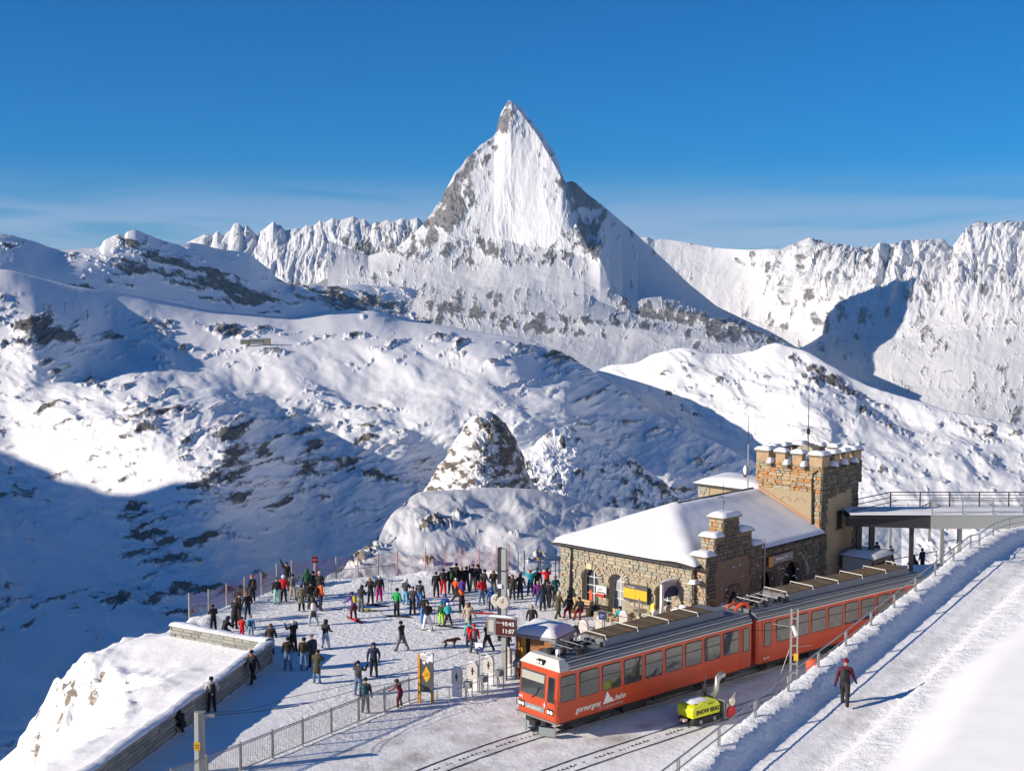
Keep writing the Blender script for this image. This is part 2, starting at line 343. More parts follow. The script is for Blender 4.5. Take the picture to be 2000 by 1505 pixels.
# plateau, its rim and the shaded valley wall below
WALLP, WALLU, WALLV = sheet('valley_wall', [
    [(-500,552,4300),(-150,535,4900),(0,527,5350),(60,538,5450),(110,550,5550),(200,566,5720),(330,590,6000),(440,610,6200),(560,618,6450),(650,606,6900),(720,606,7000),(780,624,7000),(850,634,6950),(920,646,6700),(1000,658,6200),(1060,672,5700),(1110,696,5400),(1180,742,5200),(1250,792,5000),(1330,838,4800),(1400,866,4650),(1470,902,4500),(1600,960,4300)],
    [(-500,600,4000),(-150,606,4150),(0,612,4200),(60,612,4250),(110,618,4450),(160,634,4700),(220,642,5150),(330,650,5200),(440,658,5180),(560,666,5100),(700,668,5000),(850,670,4880),(1000,684,4750),(1060,694,5000),(1110,716,4950),(1180,760,4850),(1250,808,4700),(1330,850,4550),(1400,878,4450),(1480,915,4350),(1600,975,4200)],
    [(-500,650,3800),(-150,660,3850),(0,680,3850),(60,680,3830),(110,690,3900),(170,700,4220),(250,700,4500),(400,710,4450),(560,725,4330),(700,735,4200),(850,745,4080),(1000,750,4000),(1100,770,4000),(1180,805,4350),(1250,840,4300),(1330,875,4250),(1400,900,4200),(1480,940,4150),(1600,1000,4100)],
    [(-500,740,3600),(-150,760,3600),(0,775,3620),(75,775,3620),(150,768,3560),(220,760,3450),(300,768,3380),(400,785,3380),(480,800,3480),(560,812,3640),(650,825,3660),(720,835,3600),(800,845,3580),(880,850,3580),(1000,850,3600),(1100,860,3650),(1240,890,3850),(1400,940,3850),(1600,1030,3900)],
    [(-500,850,3250),(-150,870,3300),(0,890,3250),(75,870,3200),(150,860,3100),(250,860,3020),(350,870,2950),(430,880,2920),(470,890,2970),(520,900,3130),(600,905,3320),(700,905,3380),(780,910,3420),(860,920,3550),(1000,930,3550),(1200,960,3550),(1600,1080,3600)],
    [(-500,980,3000),(-150,1000,3000),(0,1010,3000),(150,1000,2900),(300,1000,2800),(400,1005,2740),(460,1010,2790),(560,1020,3000),(700,1020,3100),(850,1010,3200),(1000,1020,3200),(1200,1050,3200),(1600,1130,3300)],
    [(-500,1160,2600),(0,1180,2600),(200,1180,2520),(400,1180,2450),(600,1180,2600),(850,1160,2800),(1200,1160,2900),(1600,1200,3000)],
    [(-500,1330,2200),(0,1330,2200),(300,1330,2150),(600,1300,2250),(1200,1280,2300),(1600,1280,2400)],
    [(-500,1560,1800),(0,1540,1800),(300,1500,1800),(600,1450,1900),(1200,1400,2000),(1600,1400,2100)]],
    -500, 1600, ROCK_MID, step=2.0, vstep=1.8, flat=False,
    relief=[(22, 0.006, 0.011, 0.30, False, 0.38, lambda U, V: 0.45 + 0.5 * sstep(640, 760, V)),
            (7, 0.008, 0.026, 0.30, False, 0.42, lambda U, V: sstep(640, 700, V) * sstep(900, 800, V)),
            (8, 0.010, 0.024, -0.30, True, 0.5, lambda U, V: sstep(740, 840, V) * (1 - 0.5 * sstep(1000, 1100, V)))],
    detail=[(11, 0.024, 0.085, -0.25, True, 0.58), (2.5, 0.09, 0.12, 0.1, False, 0.6)], soft=0.03,
    rock_base=0.01, slope_rock=0.12, streak=(0.014, 0.058, -0.28),
    rocks=[(75,645,70,18,12,0.8),(30,668,40,26,-30,0.5),(110,672,50,20,15,0.4),(190,655,60,10,12,0.5),(290,632,60,14,5,0.4),(420,640,70,12,15,0.5),(520,690,40,8,8,0.4),(680,655,60,7,-5,0.5),(1060,690,90,12,10,0.4),(1160,700,50,24,20,0.6),(95,800,40,14,-20,0.5),(130,840,50,12,-40,0.45),(320,810,70,12,-8,0.4),(465,850,26,80,12,0.5),(420,960,70,50,-40,0.45),(440,900,40,50,0,0.3),(300,1010,90,40,-30,0.25),(350,1065,110,20,-12,0.4),(470,1160,110,18,6,0.5),(340,1160,70,18,0,0.45),(370,1190,60,14,0,0.4),(70,1180,100,16,0,0.35),(250,1180,100,18,4,0.3),(700,900,100,60,-30,0.15),(600,860,60,20,10,0.25),(740,930,60,14,10,0.5),(720,870,70,30,-15,0.2),(30,1225,40,14,-5,0.5),(200,920,80,60,-30,0.1),(560,920,90,70,-20,0.15)],
    snow=[(200,570,280,34,8,0.6),(600,630,300,16,3,0.45),(820,770,280,60,15,0.32),(330,870,130,50,20,0.10),(150,1350,300,120,0,0.35),(560,1060,100,60,0,0.15),(120,1090,130,60,0,0.3),(420,730,260,30,6,0.12)], back=0.05, backdrop=0.3, seed=8.8)

# smooth lit hills of the ski area on the right
sheet('lit_hills', [
    [(1090,760,6500),(1150,735,6450),(1200,712,6400),(1240,708,6350),(1270,694,6300),(1310,684,6200),(1345,680,6150),(1390,690,6100),(1430,688,6050),(1470,684,5950),(1515,668,5850),(1540,676,5800),(1580,690,5700),(1620,715,5550),(1680,745,5400),(1740,768,5250),(1800,785,5100),(1860,805,4950),(1920,818,4800),(2000,835,4600),(2200,870,4200),(2500,900,3700)],
    [(1090,800,6300),(1180,765,6250),(1240,745,6150),(1310,720,5950),(1390,725,5800),(1470,725,5650),(1540,730,5500),(1620,765,5250),(1740,810,4950),(1860,845,4650),(2000,875,4300),(2500,950,3500)],
    [(1090,860,6100),(1180,830,6000),(1260,815,5850),(1330,800,5650),(1400,800,5450),(1470,795,5250),(1560,800,5000),(1660,840,4700),(1760,870,4400),(1860,895,4150),(2000,925,3850),(2500,1000,3200)],
    [(1090,930,5900),(1200,910,5700),(1300,890,5450),(1400,880,5150),(1500,875,4800),(1600,880,4450),(1700,910,4100),(1800,935,3850),(1900,955,3600),(2000,975,3400),(2500,1060,2800)],
    [(1090,1000,5600),(1300,980,5100),(1500,960,4300),(1700,990,3550),(1850,1010,3150),(2000,1030,2900),(2500,1130,2400)],
    [(1090,1130,5000),(1500,1100,3500),(1700,1110,2800),(2000,1150,2300),(2500,1250,2000)]],
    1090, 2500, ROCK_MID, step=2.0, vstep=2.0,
    relief=[(30, 0.0055, 0.011, 0.5, False, 0.36), (9, 0.010, 0.022, 0.55, True, 0.4)], detail=[(9, 0.05, 0.08, 0.2, True, 0.6)], soft=0.05,
    rock_base=-0.14, slope_rock=0.05, streak=(0.04, 0.06, 0.4),
    rocks=[(1640,755,60,12,25,0.8),(1590,735,20,30,40,0.4),(1720,815,70,12,25,0.5),(1560,705,40,14,40,0.5),(1340,715,30,12,0,0.3),(1580,770,60,10,10,0.35),(1440,745,60,18,0,0.25),(1720,920,40,7,0,0.5),(1490,870,60,8,5,0.45),(1950,850,90,20,4,0.4)],
    back=0.06, backdrop=0.5, seed=12.5)

# dark rib behind the horn, sinking to the right
sheet('shaded_rib', [
    [(960,900,2700),(1040,872,2700),(1065,850,2720),(1085,838,2750),(1105,835,2800),(1125,842,2850),(1145,856,2900),(1175,872,2960),(1215,885,3040),(1255,912,3120),(1300,948,3200),(1345,990,3260),(1420,1040,3300)],
    [(960,930,2500),(1060,900,2500),(1110,890,2560),(1180,915,2700),(1260,950,2850),(1345,1015,3000),(1420,1060,3050)],
    [(960,990,2200),(1100,970,2250),(1200,990,2400),(1345,1060,2600),(1420,1090,2650)],
    [(960,1150,1900),(1420,1180,2100)]],
    960, 1420, ROCK_MID, step=1.6, vstep=1.6, flat=True, relief=[(8, 0.014, 0.016, 0.4, True, 0.5)], detail=[(9, 0.05, 0.06, 0.3, True, 0.6)], soft=0.2,
    rock_base=0.16, slope_rock=0.2, streak=(0.05, 0.04, 0.5), rocks=[(1090,860,40,18,10,0.35),(1250,930,80,12,38,0.4)], back=0.10, seed=3.7)

# the rocky horn in the middle distance
sheet('rock_horn', [
    [(790,985,1950),(820,965,1930),(838,945,1915),(846,934,1910),(852,922,1905),(862,905,1900),(872,893,1895),(878,878,1893),(884,872,1890),(896,850,1885),(903,842,1882),(908,832,1880),(922,815,1876),(934,806,1874),(946,803,1874),(958,808,1878),(966,810,1880),(972,815,1885),(986,826,1895),(993,840,1902),(1000,850,1910),(1010,872,1925),(1020,892,1940),(1026,912,1955),(1034,938,1970),(1050,955,1985),(1080,985,2000),(1120,1000,2020)],
    [(790,1000,1905),(838,965,1880),(862,935,1860),(884,905,1842),(908,870,1830),(934,845,1822),(958,845,1826),(986,865,1848),(1010,905,1885),(1034,955,1930),(1080,1000,1970),(1120,1010,1990)],
    [(790,1020,1860),(838,990,1830),(884,950,1795),(934,920,1775),(972,930,1790),(1010,960,1845),(1050,1000,1910),(1120,1030,1960)],
    [(790,1060,1780),(884,1010,1720),(960,1000,1710),(1050,1040,1800),(1120,1070,1880)],
    [(790,1120,1600),(960,1100,1550),(1120,1120,1700)]],
    790, 1120, HORN, step=1.2, vstep=1.2, flat=True, relief=[(6, 0.022, 0.020, 0.3, True, 0.5)], detail=[(6, 0.06, 0.06, 0.25, True, 0.6)], soft=0.2,
    rock_base=0.30, slope_rock=0.25, streak=(0.06, 0.05, -0.5), rocks=[(985,870,14,60,-24,0.3),(870,920,40,16,0,0.15)],
    snow=[(940,812,22,10,0,0.4),(905,880,30,20,0,0.2)], back=0.06, backdrop=1.2, seed=5.9)

# the flank of the valley outside the picture on the left, whose shadow fills the trough
def shadow_ridge():
    Xc = -3000.0; cy, ch = [], []
    for px, py in [(-120,868),(0,885),(75,905),(130,935),(200,955),(260,962),(320,955),(380,940),(430,930)]:
        k = np.argmin((WALLU - px) ** 2 + (WALLV - py) ** 2); q = WALLP.reshape(-1, 3)[k]
        t = (q[0] - Xc) / -SUN[0]
        c = q + SUN * t
        cy.append(c[1]); ch.append(c[2])
    o = np.argsort(cy); cy = np.array(cy)[o]; ch = np.array(ch)[o]
    ys = np.arange(-1500, 5200, 40.0)
    h = np.interp(ys, np.concatenate([[-1500, 200, cy[0] - 500], cy, [cy[-1] + 300, cy[-1] + 1200, 5200]]),
                  np.concatenate([[150, 250, ch[0] + 40], ch, [ch[-1] - 60, -100, -500]]))
    off = np.linspace(-2600, 1700, 90)
    Y, O = np.meshgrid(ys, off)
    Z = np.broadcast_to(h, Y.shape) - np.where(O < 0, -O * 0.45, O * 0.62)
    Z = np.maximum(Z, -900 - O * 0.02) + 26 * fbm(Y * 0.004, O * 0.004, 5) * np.clip(np.abs(O) / 200, 0, 1)
    Z = Z + 22 * fbm(Y * 0.006 + 7, Y * 0 + 3, 4)
    P = np.stack([Xc + O, Y, Z], -1)
    N = gnormal(P)
    grid_mesh('side_ridge', P, ROCK_MID, np.clip(-0.1 + 0.9 * fbm(Y * 0.01, O * 0.02, 4) + 0.3 * (1 - np.abs(N[..., 2])), -1, 2))
shadow_ridge()
gx = np.linspace(-30000, 30000, 60); gX, gY = np.meshgrid(gx, np.linspace(-20000, 40000, 60))
grid_mesh('valley_floor', np.stack([gX, gY, -1150 + 60 * fbm(gX * 0.0004, gY * 0.0004, 3)], -1), ROCK_MID, np.full(gX.shape, -0.3))

# unseen massif on the right, added and raised to bounce light into the valley
xs_ = np.linspace(-2200, 3500, 60); ys_ = np.linspace(-9000, 7600, 160)
mX, mY = np.meshgrid(xs_, ys_)
mZ = 1500 + 420 * fbm(mY * 0.0004 + 3, mY * 0 + 1, 4) - np.abs(mX) * np.where(mX < 0, 0.72, 0.6) + 120 * fbm(mX * 0.0011, mY * 0.0011, 6, 0.5, True)
mP = np.stack([mX + 4900 + np.maximum(0, mY - 3000) * 0.45, mY, np.maximum(mZ, -1150)], -1)[::-1]
grid_mesh('bounce_massif', mP, ROCK_MID, np.clip(-0.1 + 0.5 * fbm(mX * 0.003, mY * 0.003, 5), -1, 1)[::-1])

# unseen south flank of the station ridge, added below the camera to bounce light
fx_ = np.linspace(-1700, -45, 70); fy_ = np.linspace(-5000, 600, 120)
fX, fY = np.meshgrid(fx_, fy_)
fZ = -70 + 0.60 * fX - 0.06 * np.maximum(0, fY) + 30 * fbm(fX * 0.004, fY * 0.004, 5) * np.clip(-fX / 300, 0, 1) - 0.25 * np.maximum(0, fY)
grid_mesh('bounce_flank', np.stack([fX, fY, fZ], -1)[::-1], ROCK_MID, np.clip(-0.05 + 0.5 * fbm(fX * 0.008, fY * 0.008, 5), -1, 1)[::-1])
# ------------------------------------------------------------------ near ground: square, slopes, path
def seg_dist(X, Y, pts):
    """distance to a polyline, signed side, and position along it"""
    best = np.full(X.shape, 1e9); side = np.zeros(X.shape); par = np.zeros(X.shape)
    for i in range(len(pts) - 1):
        (ax, ay), (bx, by) = pts[i][:2], pts[i + 1][:2]
        dx, dy = bx - ax, by - ay; L = dx * dx + dy * dy
        t = np.clip(((X - ax) * dx + (Y - ay) * dy) / L, 0, 1)
        ex, ey = X - ax - t * dx, Y - ay - t * dy
        d = np.hypot(ex, ey); m = d < best
        best = np.where(m, d, best); side = np.where(m, np.sign(ex * dy - ey * dx), side); par = np.where(m, i + t, par)
    return best, side, par

_w0 = gp(525, 1292)
_wd = (gp(240, 1505) - _w0).normalized()
WALL_A = [(_w0 + _wd * 34.0), _w0]                                   # parapet beside the square, from the camera side to its corner
_w2 = gp(338, 1236, 0.6); _w2.z = 0
WALL_B = [_w0, _w2]                                                  # the short return of the parapet
FENCE_PX = [(370,1207),(408,1199),(443,1186),(478,1173),(511,1165),(541,1152),(570,1144),(614,1139),(657,1136),(699,1134),(739,1129),(776,1127)]
FENCE = [gp(*p) for p in FENCE_PX]
BACK_PX = [(776,1127),(866,1122),(1000,1118),(1090,1113),(1200,1108)]
BACK = [gp(*p) for p in BACK_PX]
def rail_pt(k):
    px = (1402 + 149.5 * k) / (1 + 0.0529 * k)
    return Vector(at(px, 1457 - 0.787 * (px - 1402), 41.7 * (1 + 0.0529 * k)))
RAILING = [rail_pt(k) for k in range(-4, 11)] + [Vector(at(*q)) for q in [(1912,1066,65),(1939,1046,67.5),(1970,1034,70),(2010,1026,73),(2060,1020,76.5),(2120,1014,80)]]
PATH_END = [Vector(rail_pt(-8)), Vector(rail_pt(-6))]
RLINE = PATH_END + RAILING + [RAILING[-1] + (RAILING[-1] - RAILING[-2]) * 8]
RZ = np.array([p.z for p in RLINE])
outer_W = [WALL_A[0], WALL_A[1], WALL_B[1]]
outer_F = [WALL_B[1]] + FENCE + BACK[1:]
edge_all = [WALL_A[0], WALL_A[1], WALL_B[1]] + FENCE + BACK[1:] + [BACK[-1] + Vector((60, 4, 0))]
TRACK_DIR = Vector((math.sin(math.radians(48.5)), math.cos(math.radians(48.5)), 0))
TRACK_ORG = Vector((1.12, 58.3, 0))

PLAZA_POLY = [p[:2] for p in edge_all] + [(90.0, 60.0), (90.0, -60.0), (WALL_A[0].x, -60.0)]
def inside(X, Y, poly):
    r = np.zeros(X.shape, bool)
    for i in range(len(poly)):
        (x1, y1), (x2, y2) = poly[i - 1], poly[i]
        c = ((y1 > Y) != (y2 > Y)) & (X < (x2 - x1) * (Y - y1) / ((y2 - y1) if y2 != y1 else 1e-9) + x1)
        r ^= c
    return r
def ground_z(X, Y, detail=True):
    X, Y = np.asarray(X, float), np.asarray(Y, float)
    out = ~inside(X, Y, PLAZA_POLY)
    qW, _, _ = seg_dist(X, Y, outer_W); qF, _, _ = seg_dist(X, Y, outer_F)
    n1 = fbm(X * 0.16 + 3, Y * 0.16, 4); n2 = fbm(X * 0.5 + 9, Y * 0.5, 4, 0.55)
    edge = 4.3 + 2.2 * n1 + 1.0 * n2 + 0.02 * (Y - 60)
    n3 = fbm(X * 0.8 + 2, Y * 0.8 + 5, 5, 0.6, True)
    zW = 0.55 - 0.24 * qW - 1.25 * np.maximum(0, qW - edge) + 0.7 * n1 * np.clip((qW - 0.8) / 3, 0, 1) + (0.35 * n2 + 0.35 * n3) * np.clip((qW - 2.0) / 4, 0, 1)
    zF = -0.1 - 0.55 * qF - 0.3 * np.maximum(0, qF - 4)
    zo = np.maximum(zW, zF)
    zo = np.maximum(zo, -45)
    zp = np.zeros_like(X)
    # low snow banks along the fence
    bank = 0.5 * np.exp(-((qF - 0.9) / 0.8) ** 2) * (0.6 + 0.9 * fbm(X * 0.45, Y * 0.45, 3)) * (X < 16)
    zp = zp + np.clip(bank, 0, 1)
    # beyond the station the line falls away
    zp = zp - 0.045 * np.maximum(0, Y - 93) * sstep(12, 24, X)
    z = np.where(out, zo, zp)
    # the path hill on the right
    e, s2, par = seg_dist(X, Y, RLINE)
    e = e * np.where(s2 > 0, 1, -1)
    zr = np.interp(par, np.arange(len(RLINE)), RZ)
    lump = 0.10 * fbm(X * 1.3, Y * 1.3, 3) * np.exp(-(e / 0.9) ** 2)
    prof = np.where(e < -0.25, (e + 0.25) * 1.6, 0) - 0.52 * sstep(0.30, 1.1, e) + 0.22 * np.maximum(0, e - 3.2) + 0.22 * sstep(3.0, 3.8, e)
    mound = 0.35 * sstep(4.6, 6.6, e + 0.8 * fbm(X * 0.12, Y * 0.12, 2)) 
    zh = zr + prof + lump + mound + 0.10 * fbm(X * 0.3, Y * 0.3, 3) * sstep(3.4, 4.2, e) * sstep(5.4, 4.6, e)
    far = sstep(-6.0, -2.0, e)
    z = np.maximum(z, np.where(e > -6, zh, -1e3))
    z = z + np.where((e > 1.2) & (e < 3.6), 0.018 * np.sin(e * 9.0 + 1.5 * fbm(X * 0.2, Y * 0.2, 2)) + 0.09 * fbm(X * 2.6, Y * 2.6, 2) * np.exp(-((e - 3.1) / 0.22) ** 2), 0)
    if detail:
        pl = (~out) & (e < -4)
        trod = fbm(X * 0.9, Y * 0.9, 4, 0.6)
        z = z + np.where(pl, 0.035 * trod, 0.02 * trod)
        z = z + np.where(e > 3.2, 0.04 * fbm(X * 2.2, Y * 2.2, 2) * (1 - sstep(4.4, 5.2, e + 0.8 * fbm(X * 0.12, Y * 0.12, 2))), 0)
    return z, e, out
def gz(x, y):
    z, e, o = ground_z(np.array([[x]]), np.array([[y]]), True)
    return float(z[0, 0])

def snow_mat():
    m, n, l, b = new_mat('trodden_snow')
    tc = n.new('ShaderNodeTexCoord')
    ad = n.new('ShaderNodeAttribute'); ad.attribute_name = 'dirt'
    ar = n.new('ShaderNodeAttribute'); ar.attribute_name = 'rough'
    ak = n.new('ShaderNodeAttribute'); ak.attribute_name = 'rock'
    no = n.new('ShaderNodeTexNoise'); no.inputs['Scale'].default_value = 2.6; no.inputs['Detail'].default_value = 6; no.inputs['Roughness'].default_value = 0.68
    l.new(tc.outputs['Object'], no.inputs['Vector'])
    vo = n.new('ShaderNodeTexNoise'); vo.inputs['Scale'].default_value = 0.55; vo.inputs['Detail'].default_value = 7; vo.inputs['Roughness'].default_value = 0.65
    l.new(tc.outputs['Object'], vo.inputs['Vector'])
    # dirt: grit ground into the snow by feet and wheels
    mr = n.new('ShaderNodeMapRange'); mr.inputs['From Min'].default_value = 0.38; mr.inputs['From Max'].default_value = 0.66
    l.new(vo.outputs['Fac'], mr.inputs['Value'])
    mm = n.new('ShaderNodeMath'); mm.operation = 'MULTIPLY'; l.new(mr.outputs[0], mm.inputs[0]); l.new(ad.outputs['Fac'], mm.inputs[1])
    mx = n.new('ShaderNodeMix'); mx.data_type = 'RGBA'; mx.inputs['A'].default_value = (0.95, 0.945, 0.94, 1); mx.inputs['B'].default_value = (0.40, 0.355, 0.31, 1)
    l.new(mm.outputs[0], mx.inputs['Factor'])
    # bare rock
    rn = n.new('ShaderNodeMath'); rn.operation = 'MULTIPLY_ADD'; rn.inputs[1].default_value = 0.8; l.new(no.outputs['Fac'], rn.inputs[0]); 
    rs = n.new('ShaderNodeMath'); rs.operation = 'ADD'; rs.inputs[1].default_value = -0.4; l.new(ak.outputs['Fac'], rs.inputs[0]); l.new(rs.outputs[0], rn.inputs[2])
    rm = n.new('ShaderNodeMapRange'); rm.inputs['From Min'].default_value = 0.45; rm.inputs['From Max'].default_value = 0.55; l.new(rn.outputs[0], rm.inputs['Value'])
    rc = n.new('ShaderNodeMix'); rc.data_type = 'RGBA'; rc.inputs['A'].default_value = (0.16, 0.15, 0.13, 1); rc.inputs['B'].default_value = (0.30, 0.24, 0.17, 1)
    l.new(mr.outputs[0], rc.inputs['Factor'])
    m2 = n.new('ShaderNodeMix'); m2.data_type = 'RGBA'; l.new(rm.outputs[0], m2.inputs['Factor']); l.new(mx.outputs['Result'], m2.inputs['A']); l.new(rc.outputs['Result'], m2.inputs['B'])
    l.new(m2.outputs['Result'], b.inputs['Base Color'])
    b.inputs['Roughness'].default_value = 0.75; b.inputs['Specular IOR Level'].default_value = 0.2
    b.inputs['Subsurface Weight'].default_value = 0.0
    bp = n.new('ShaderNodeBump'); bp.inputs['Distance'].default_value = 0.22
    l.new(ar.outputs['Fac'], bp.inputs['Strength']); l.new(no.outputs['Fac'], bp.inputs['Height']); l.new(bp.outputs[0], b.inputs['Normal'])
    return m
SNOW_NEAR = snow_mat()
def snow_plain(name='settled_snow', bump=0.25):
    m, n, l, b = new_mat(name)
    tc = n.new('ShaderNodeTexCoord'); no = n.new('ShaderNodeTexNoise'); no.inputs['Scale'].default_value = 5.0; no.inputs['Detail'].default_value = 6
    l.new(tc.outputs['Object'], no.inputs['Vector'])
    b.inputs['Base Color'].default_value = (0.87, 0.875, 0.89, 1); b.inputs['Roughness'].default_value = 0.8; b.inputs['Specular IOR Level'].default_value = 0.15
    bp = n.new('ShaderNodeBump'); bp.inputs['Strength'].default_value = bump; bp.inputs['Distance'].default_value = 0.05
    l.new(no.outputs['Fac'], bp.inputs['Height']); l.new(bp.outputs[0], b.inputs['Normal'])
    return m
SNOW = snow_plain()

def near_ground():
    xs = np.concatenate([np.arange(-60, -32, 0.8), np.arange(-32, 32, 0.2), np.arange(32, 70, 0.5)])
    ys = np.concatenate([np.arange(-10, 26, 0.8), np.arange(26, 100, 0.2), np.arange(100, 215, 1.2)])
    X, Y = np.meshgrid(xs, ys)
    Z, e, out = ground_z(X, Y)
    P = np.stack([X, Y, Z], -1)[::-1]
    o = grid_mesh('snow_ground', P, SNOW_NEAR)
    # dirt: along the tracks and the trodden edge
    tx, ty = X - TRACK_ORG.x, Y - TRACK_ORG.y
    lat = tx * -TRACK_DIR.y + ty * TRACK_DIR.x                       # + = towards the square
    lat = lat
    along = tx * TRACK_DIR.x + ty * TRACK_DIR.y
    dirt = 1.0 * np.exp(-((lat + 0.5) / 4.4) ** 4) + 0.35 * np.exp(-((lat - 6) / 4.0) ** 2) * (along < 6)
    dirt = dirt * (0.55 + 0.9 * fbm(along * 0.09, lat * 0.9, 4))
    dirt = np.where(e > -2, 0.06 + 0.75 * np.exp(-((e - 2.3) / 0.6) ** 2) * (0.6 + 0.8 * fbm(X * 0.3, Y * 0.3, 3)), dirt)
    dirt = np.where(out, 0.0, dirt)
    qW, _, _ = seg_dist(X, Y, [WALL_A[0], WALL_A[1]])
    rough = np.where(out, 0.3, 0.75) * np.where(lat < 4.5, 0.45, 1.0) * np.where((qW < 4.5) & (~out) & (Y < 72), 0.35, 1.0)
    rough = np.where(e > -2, 0.6 * (1 - sstep(4.4, 5.2, e + 0.8 * fbm(X * 0.12, Y * 0.12, 2))) + 0.03, rough)
    rough = np.where((e > 1.1) & (e < 2.9), 0.3, rough)
    N = gnormal(np.stack([X, Y, Z], -1)); steep = 1 - np.abs(N[..., 2])
    rock = np.where(out, -0.04 + 0.42 * sstep(0.12, 0.45, steep) + 0.75 * fbm(X * 0.6 + 5, Y * 0.45, 5, 0.6), -1)
    for nm, A in (('dirt', dirt), ('rough', rough), ('rock', rock)):
        a = o.data.attributes.new(nm, 'FLOAT', 'POINT'); a.data.foreach_set('value', np.clip(A, -1, 2)[::-1].reshape(-1).astype(np.float32))
    return o
near_ground()

NEARROCK = terrain_mat('near_rock_and_snow', 0.9, (0.12, 0.115, 0.10), (0.28, 0.22, 0.15), 0.25, 0.9)
# the rounded snow knoll beyond the fence
sheet('snow_knoll', [
    [(560,1180,80),(610,1150,86),(640,1124,94),(665,1103,100),(690,1082,107),(715,1062,113),(735,1045,119),(755,1022,127),(768,1004,134),(782,990,140),(798,973,147),(815,962,151),(850,955,154),(900,951,157),(950,948,160),(1000,952,162),(1050,960,164),(1110,974,166),(1180,988,168),(1280,999,170),(1360,1006,172),(1460,1012,174),(1600,1020,178),(1760,1030,182)],
    [(560,1190,79),(610,1158,85),(640,1134,91.5),(690,1100,101),(735,1072,108),(768,1045,116),(798,1022,124),(850,1010,128),(950,1000,132),(1050,1010,133),(1180,1030,134),(1360,1045,136),(1600,1060,140),(1760,1070,142)],
    [(560,1200,78),(610,1166,84),(640,1142,90.2),(690,1124,95),(735,1108,99),(798,1088,103),(850,1080,104),(950,1072,106),(1050,1075,106.5),(1180,1085,107),(1360,1095,108),(1760,1100,112)],
    [(560,1215,77),(610,1180,83),(640,1158,87.5),(690,1146,90),(735,1140,91.5),(798,1132,92.5),(850,1130,93),(950,1126,93.6),(1050,1124,94),(1180,1122,94.5),(1360,1122,95),(1760,1122,96)]],
    636, 1760, NEARROCK, step=1.6, vstep=1.4,
    relief=[(1.1, 0.008, 0.014, 0.2, False, 0.4), (0.10, 0.03, 0.05, 0.2, False, 0.5)], detail=[(0.7, 0.04, 0.06, 0.3, True, 0.55)], soft=0.02,
    rock_base=-0.50, slope_rock=0.05, streak=(0.03, 0.06, 0.3),
    rocks=[(760,1010,34,18,-40,0.83),(735,1060,40,14,-30,0.78),(700,1085,40,14,-25,0.83),(840,1030,30,12,0,0.78),(905,1010,30,9,10,0.68),(690,1110,26,9,-10,0.83),(860,1020,40,10,20,0.63),(1000,1050,26,6,0,0.73),(1130,1000,24,5,0,0.78),(1060,1085,30,6,0,0.73),(835,1100,20,8,0,0.83)],
    back=0.35, backdrop=0.95, seed=9.3, front=0.25, taper=0.5)
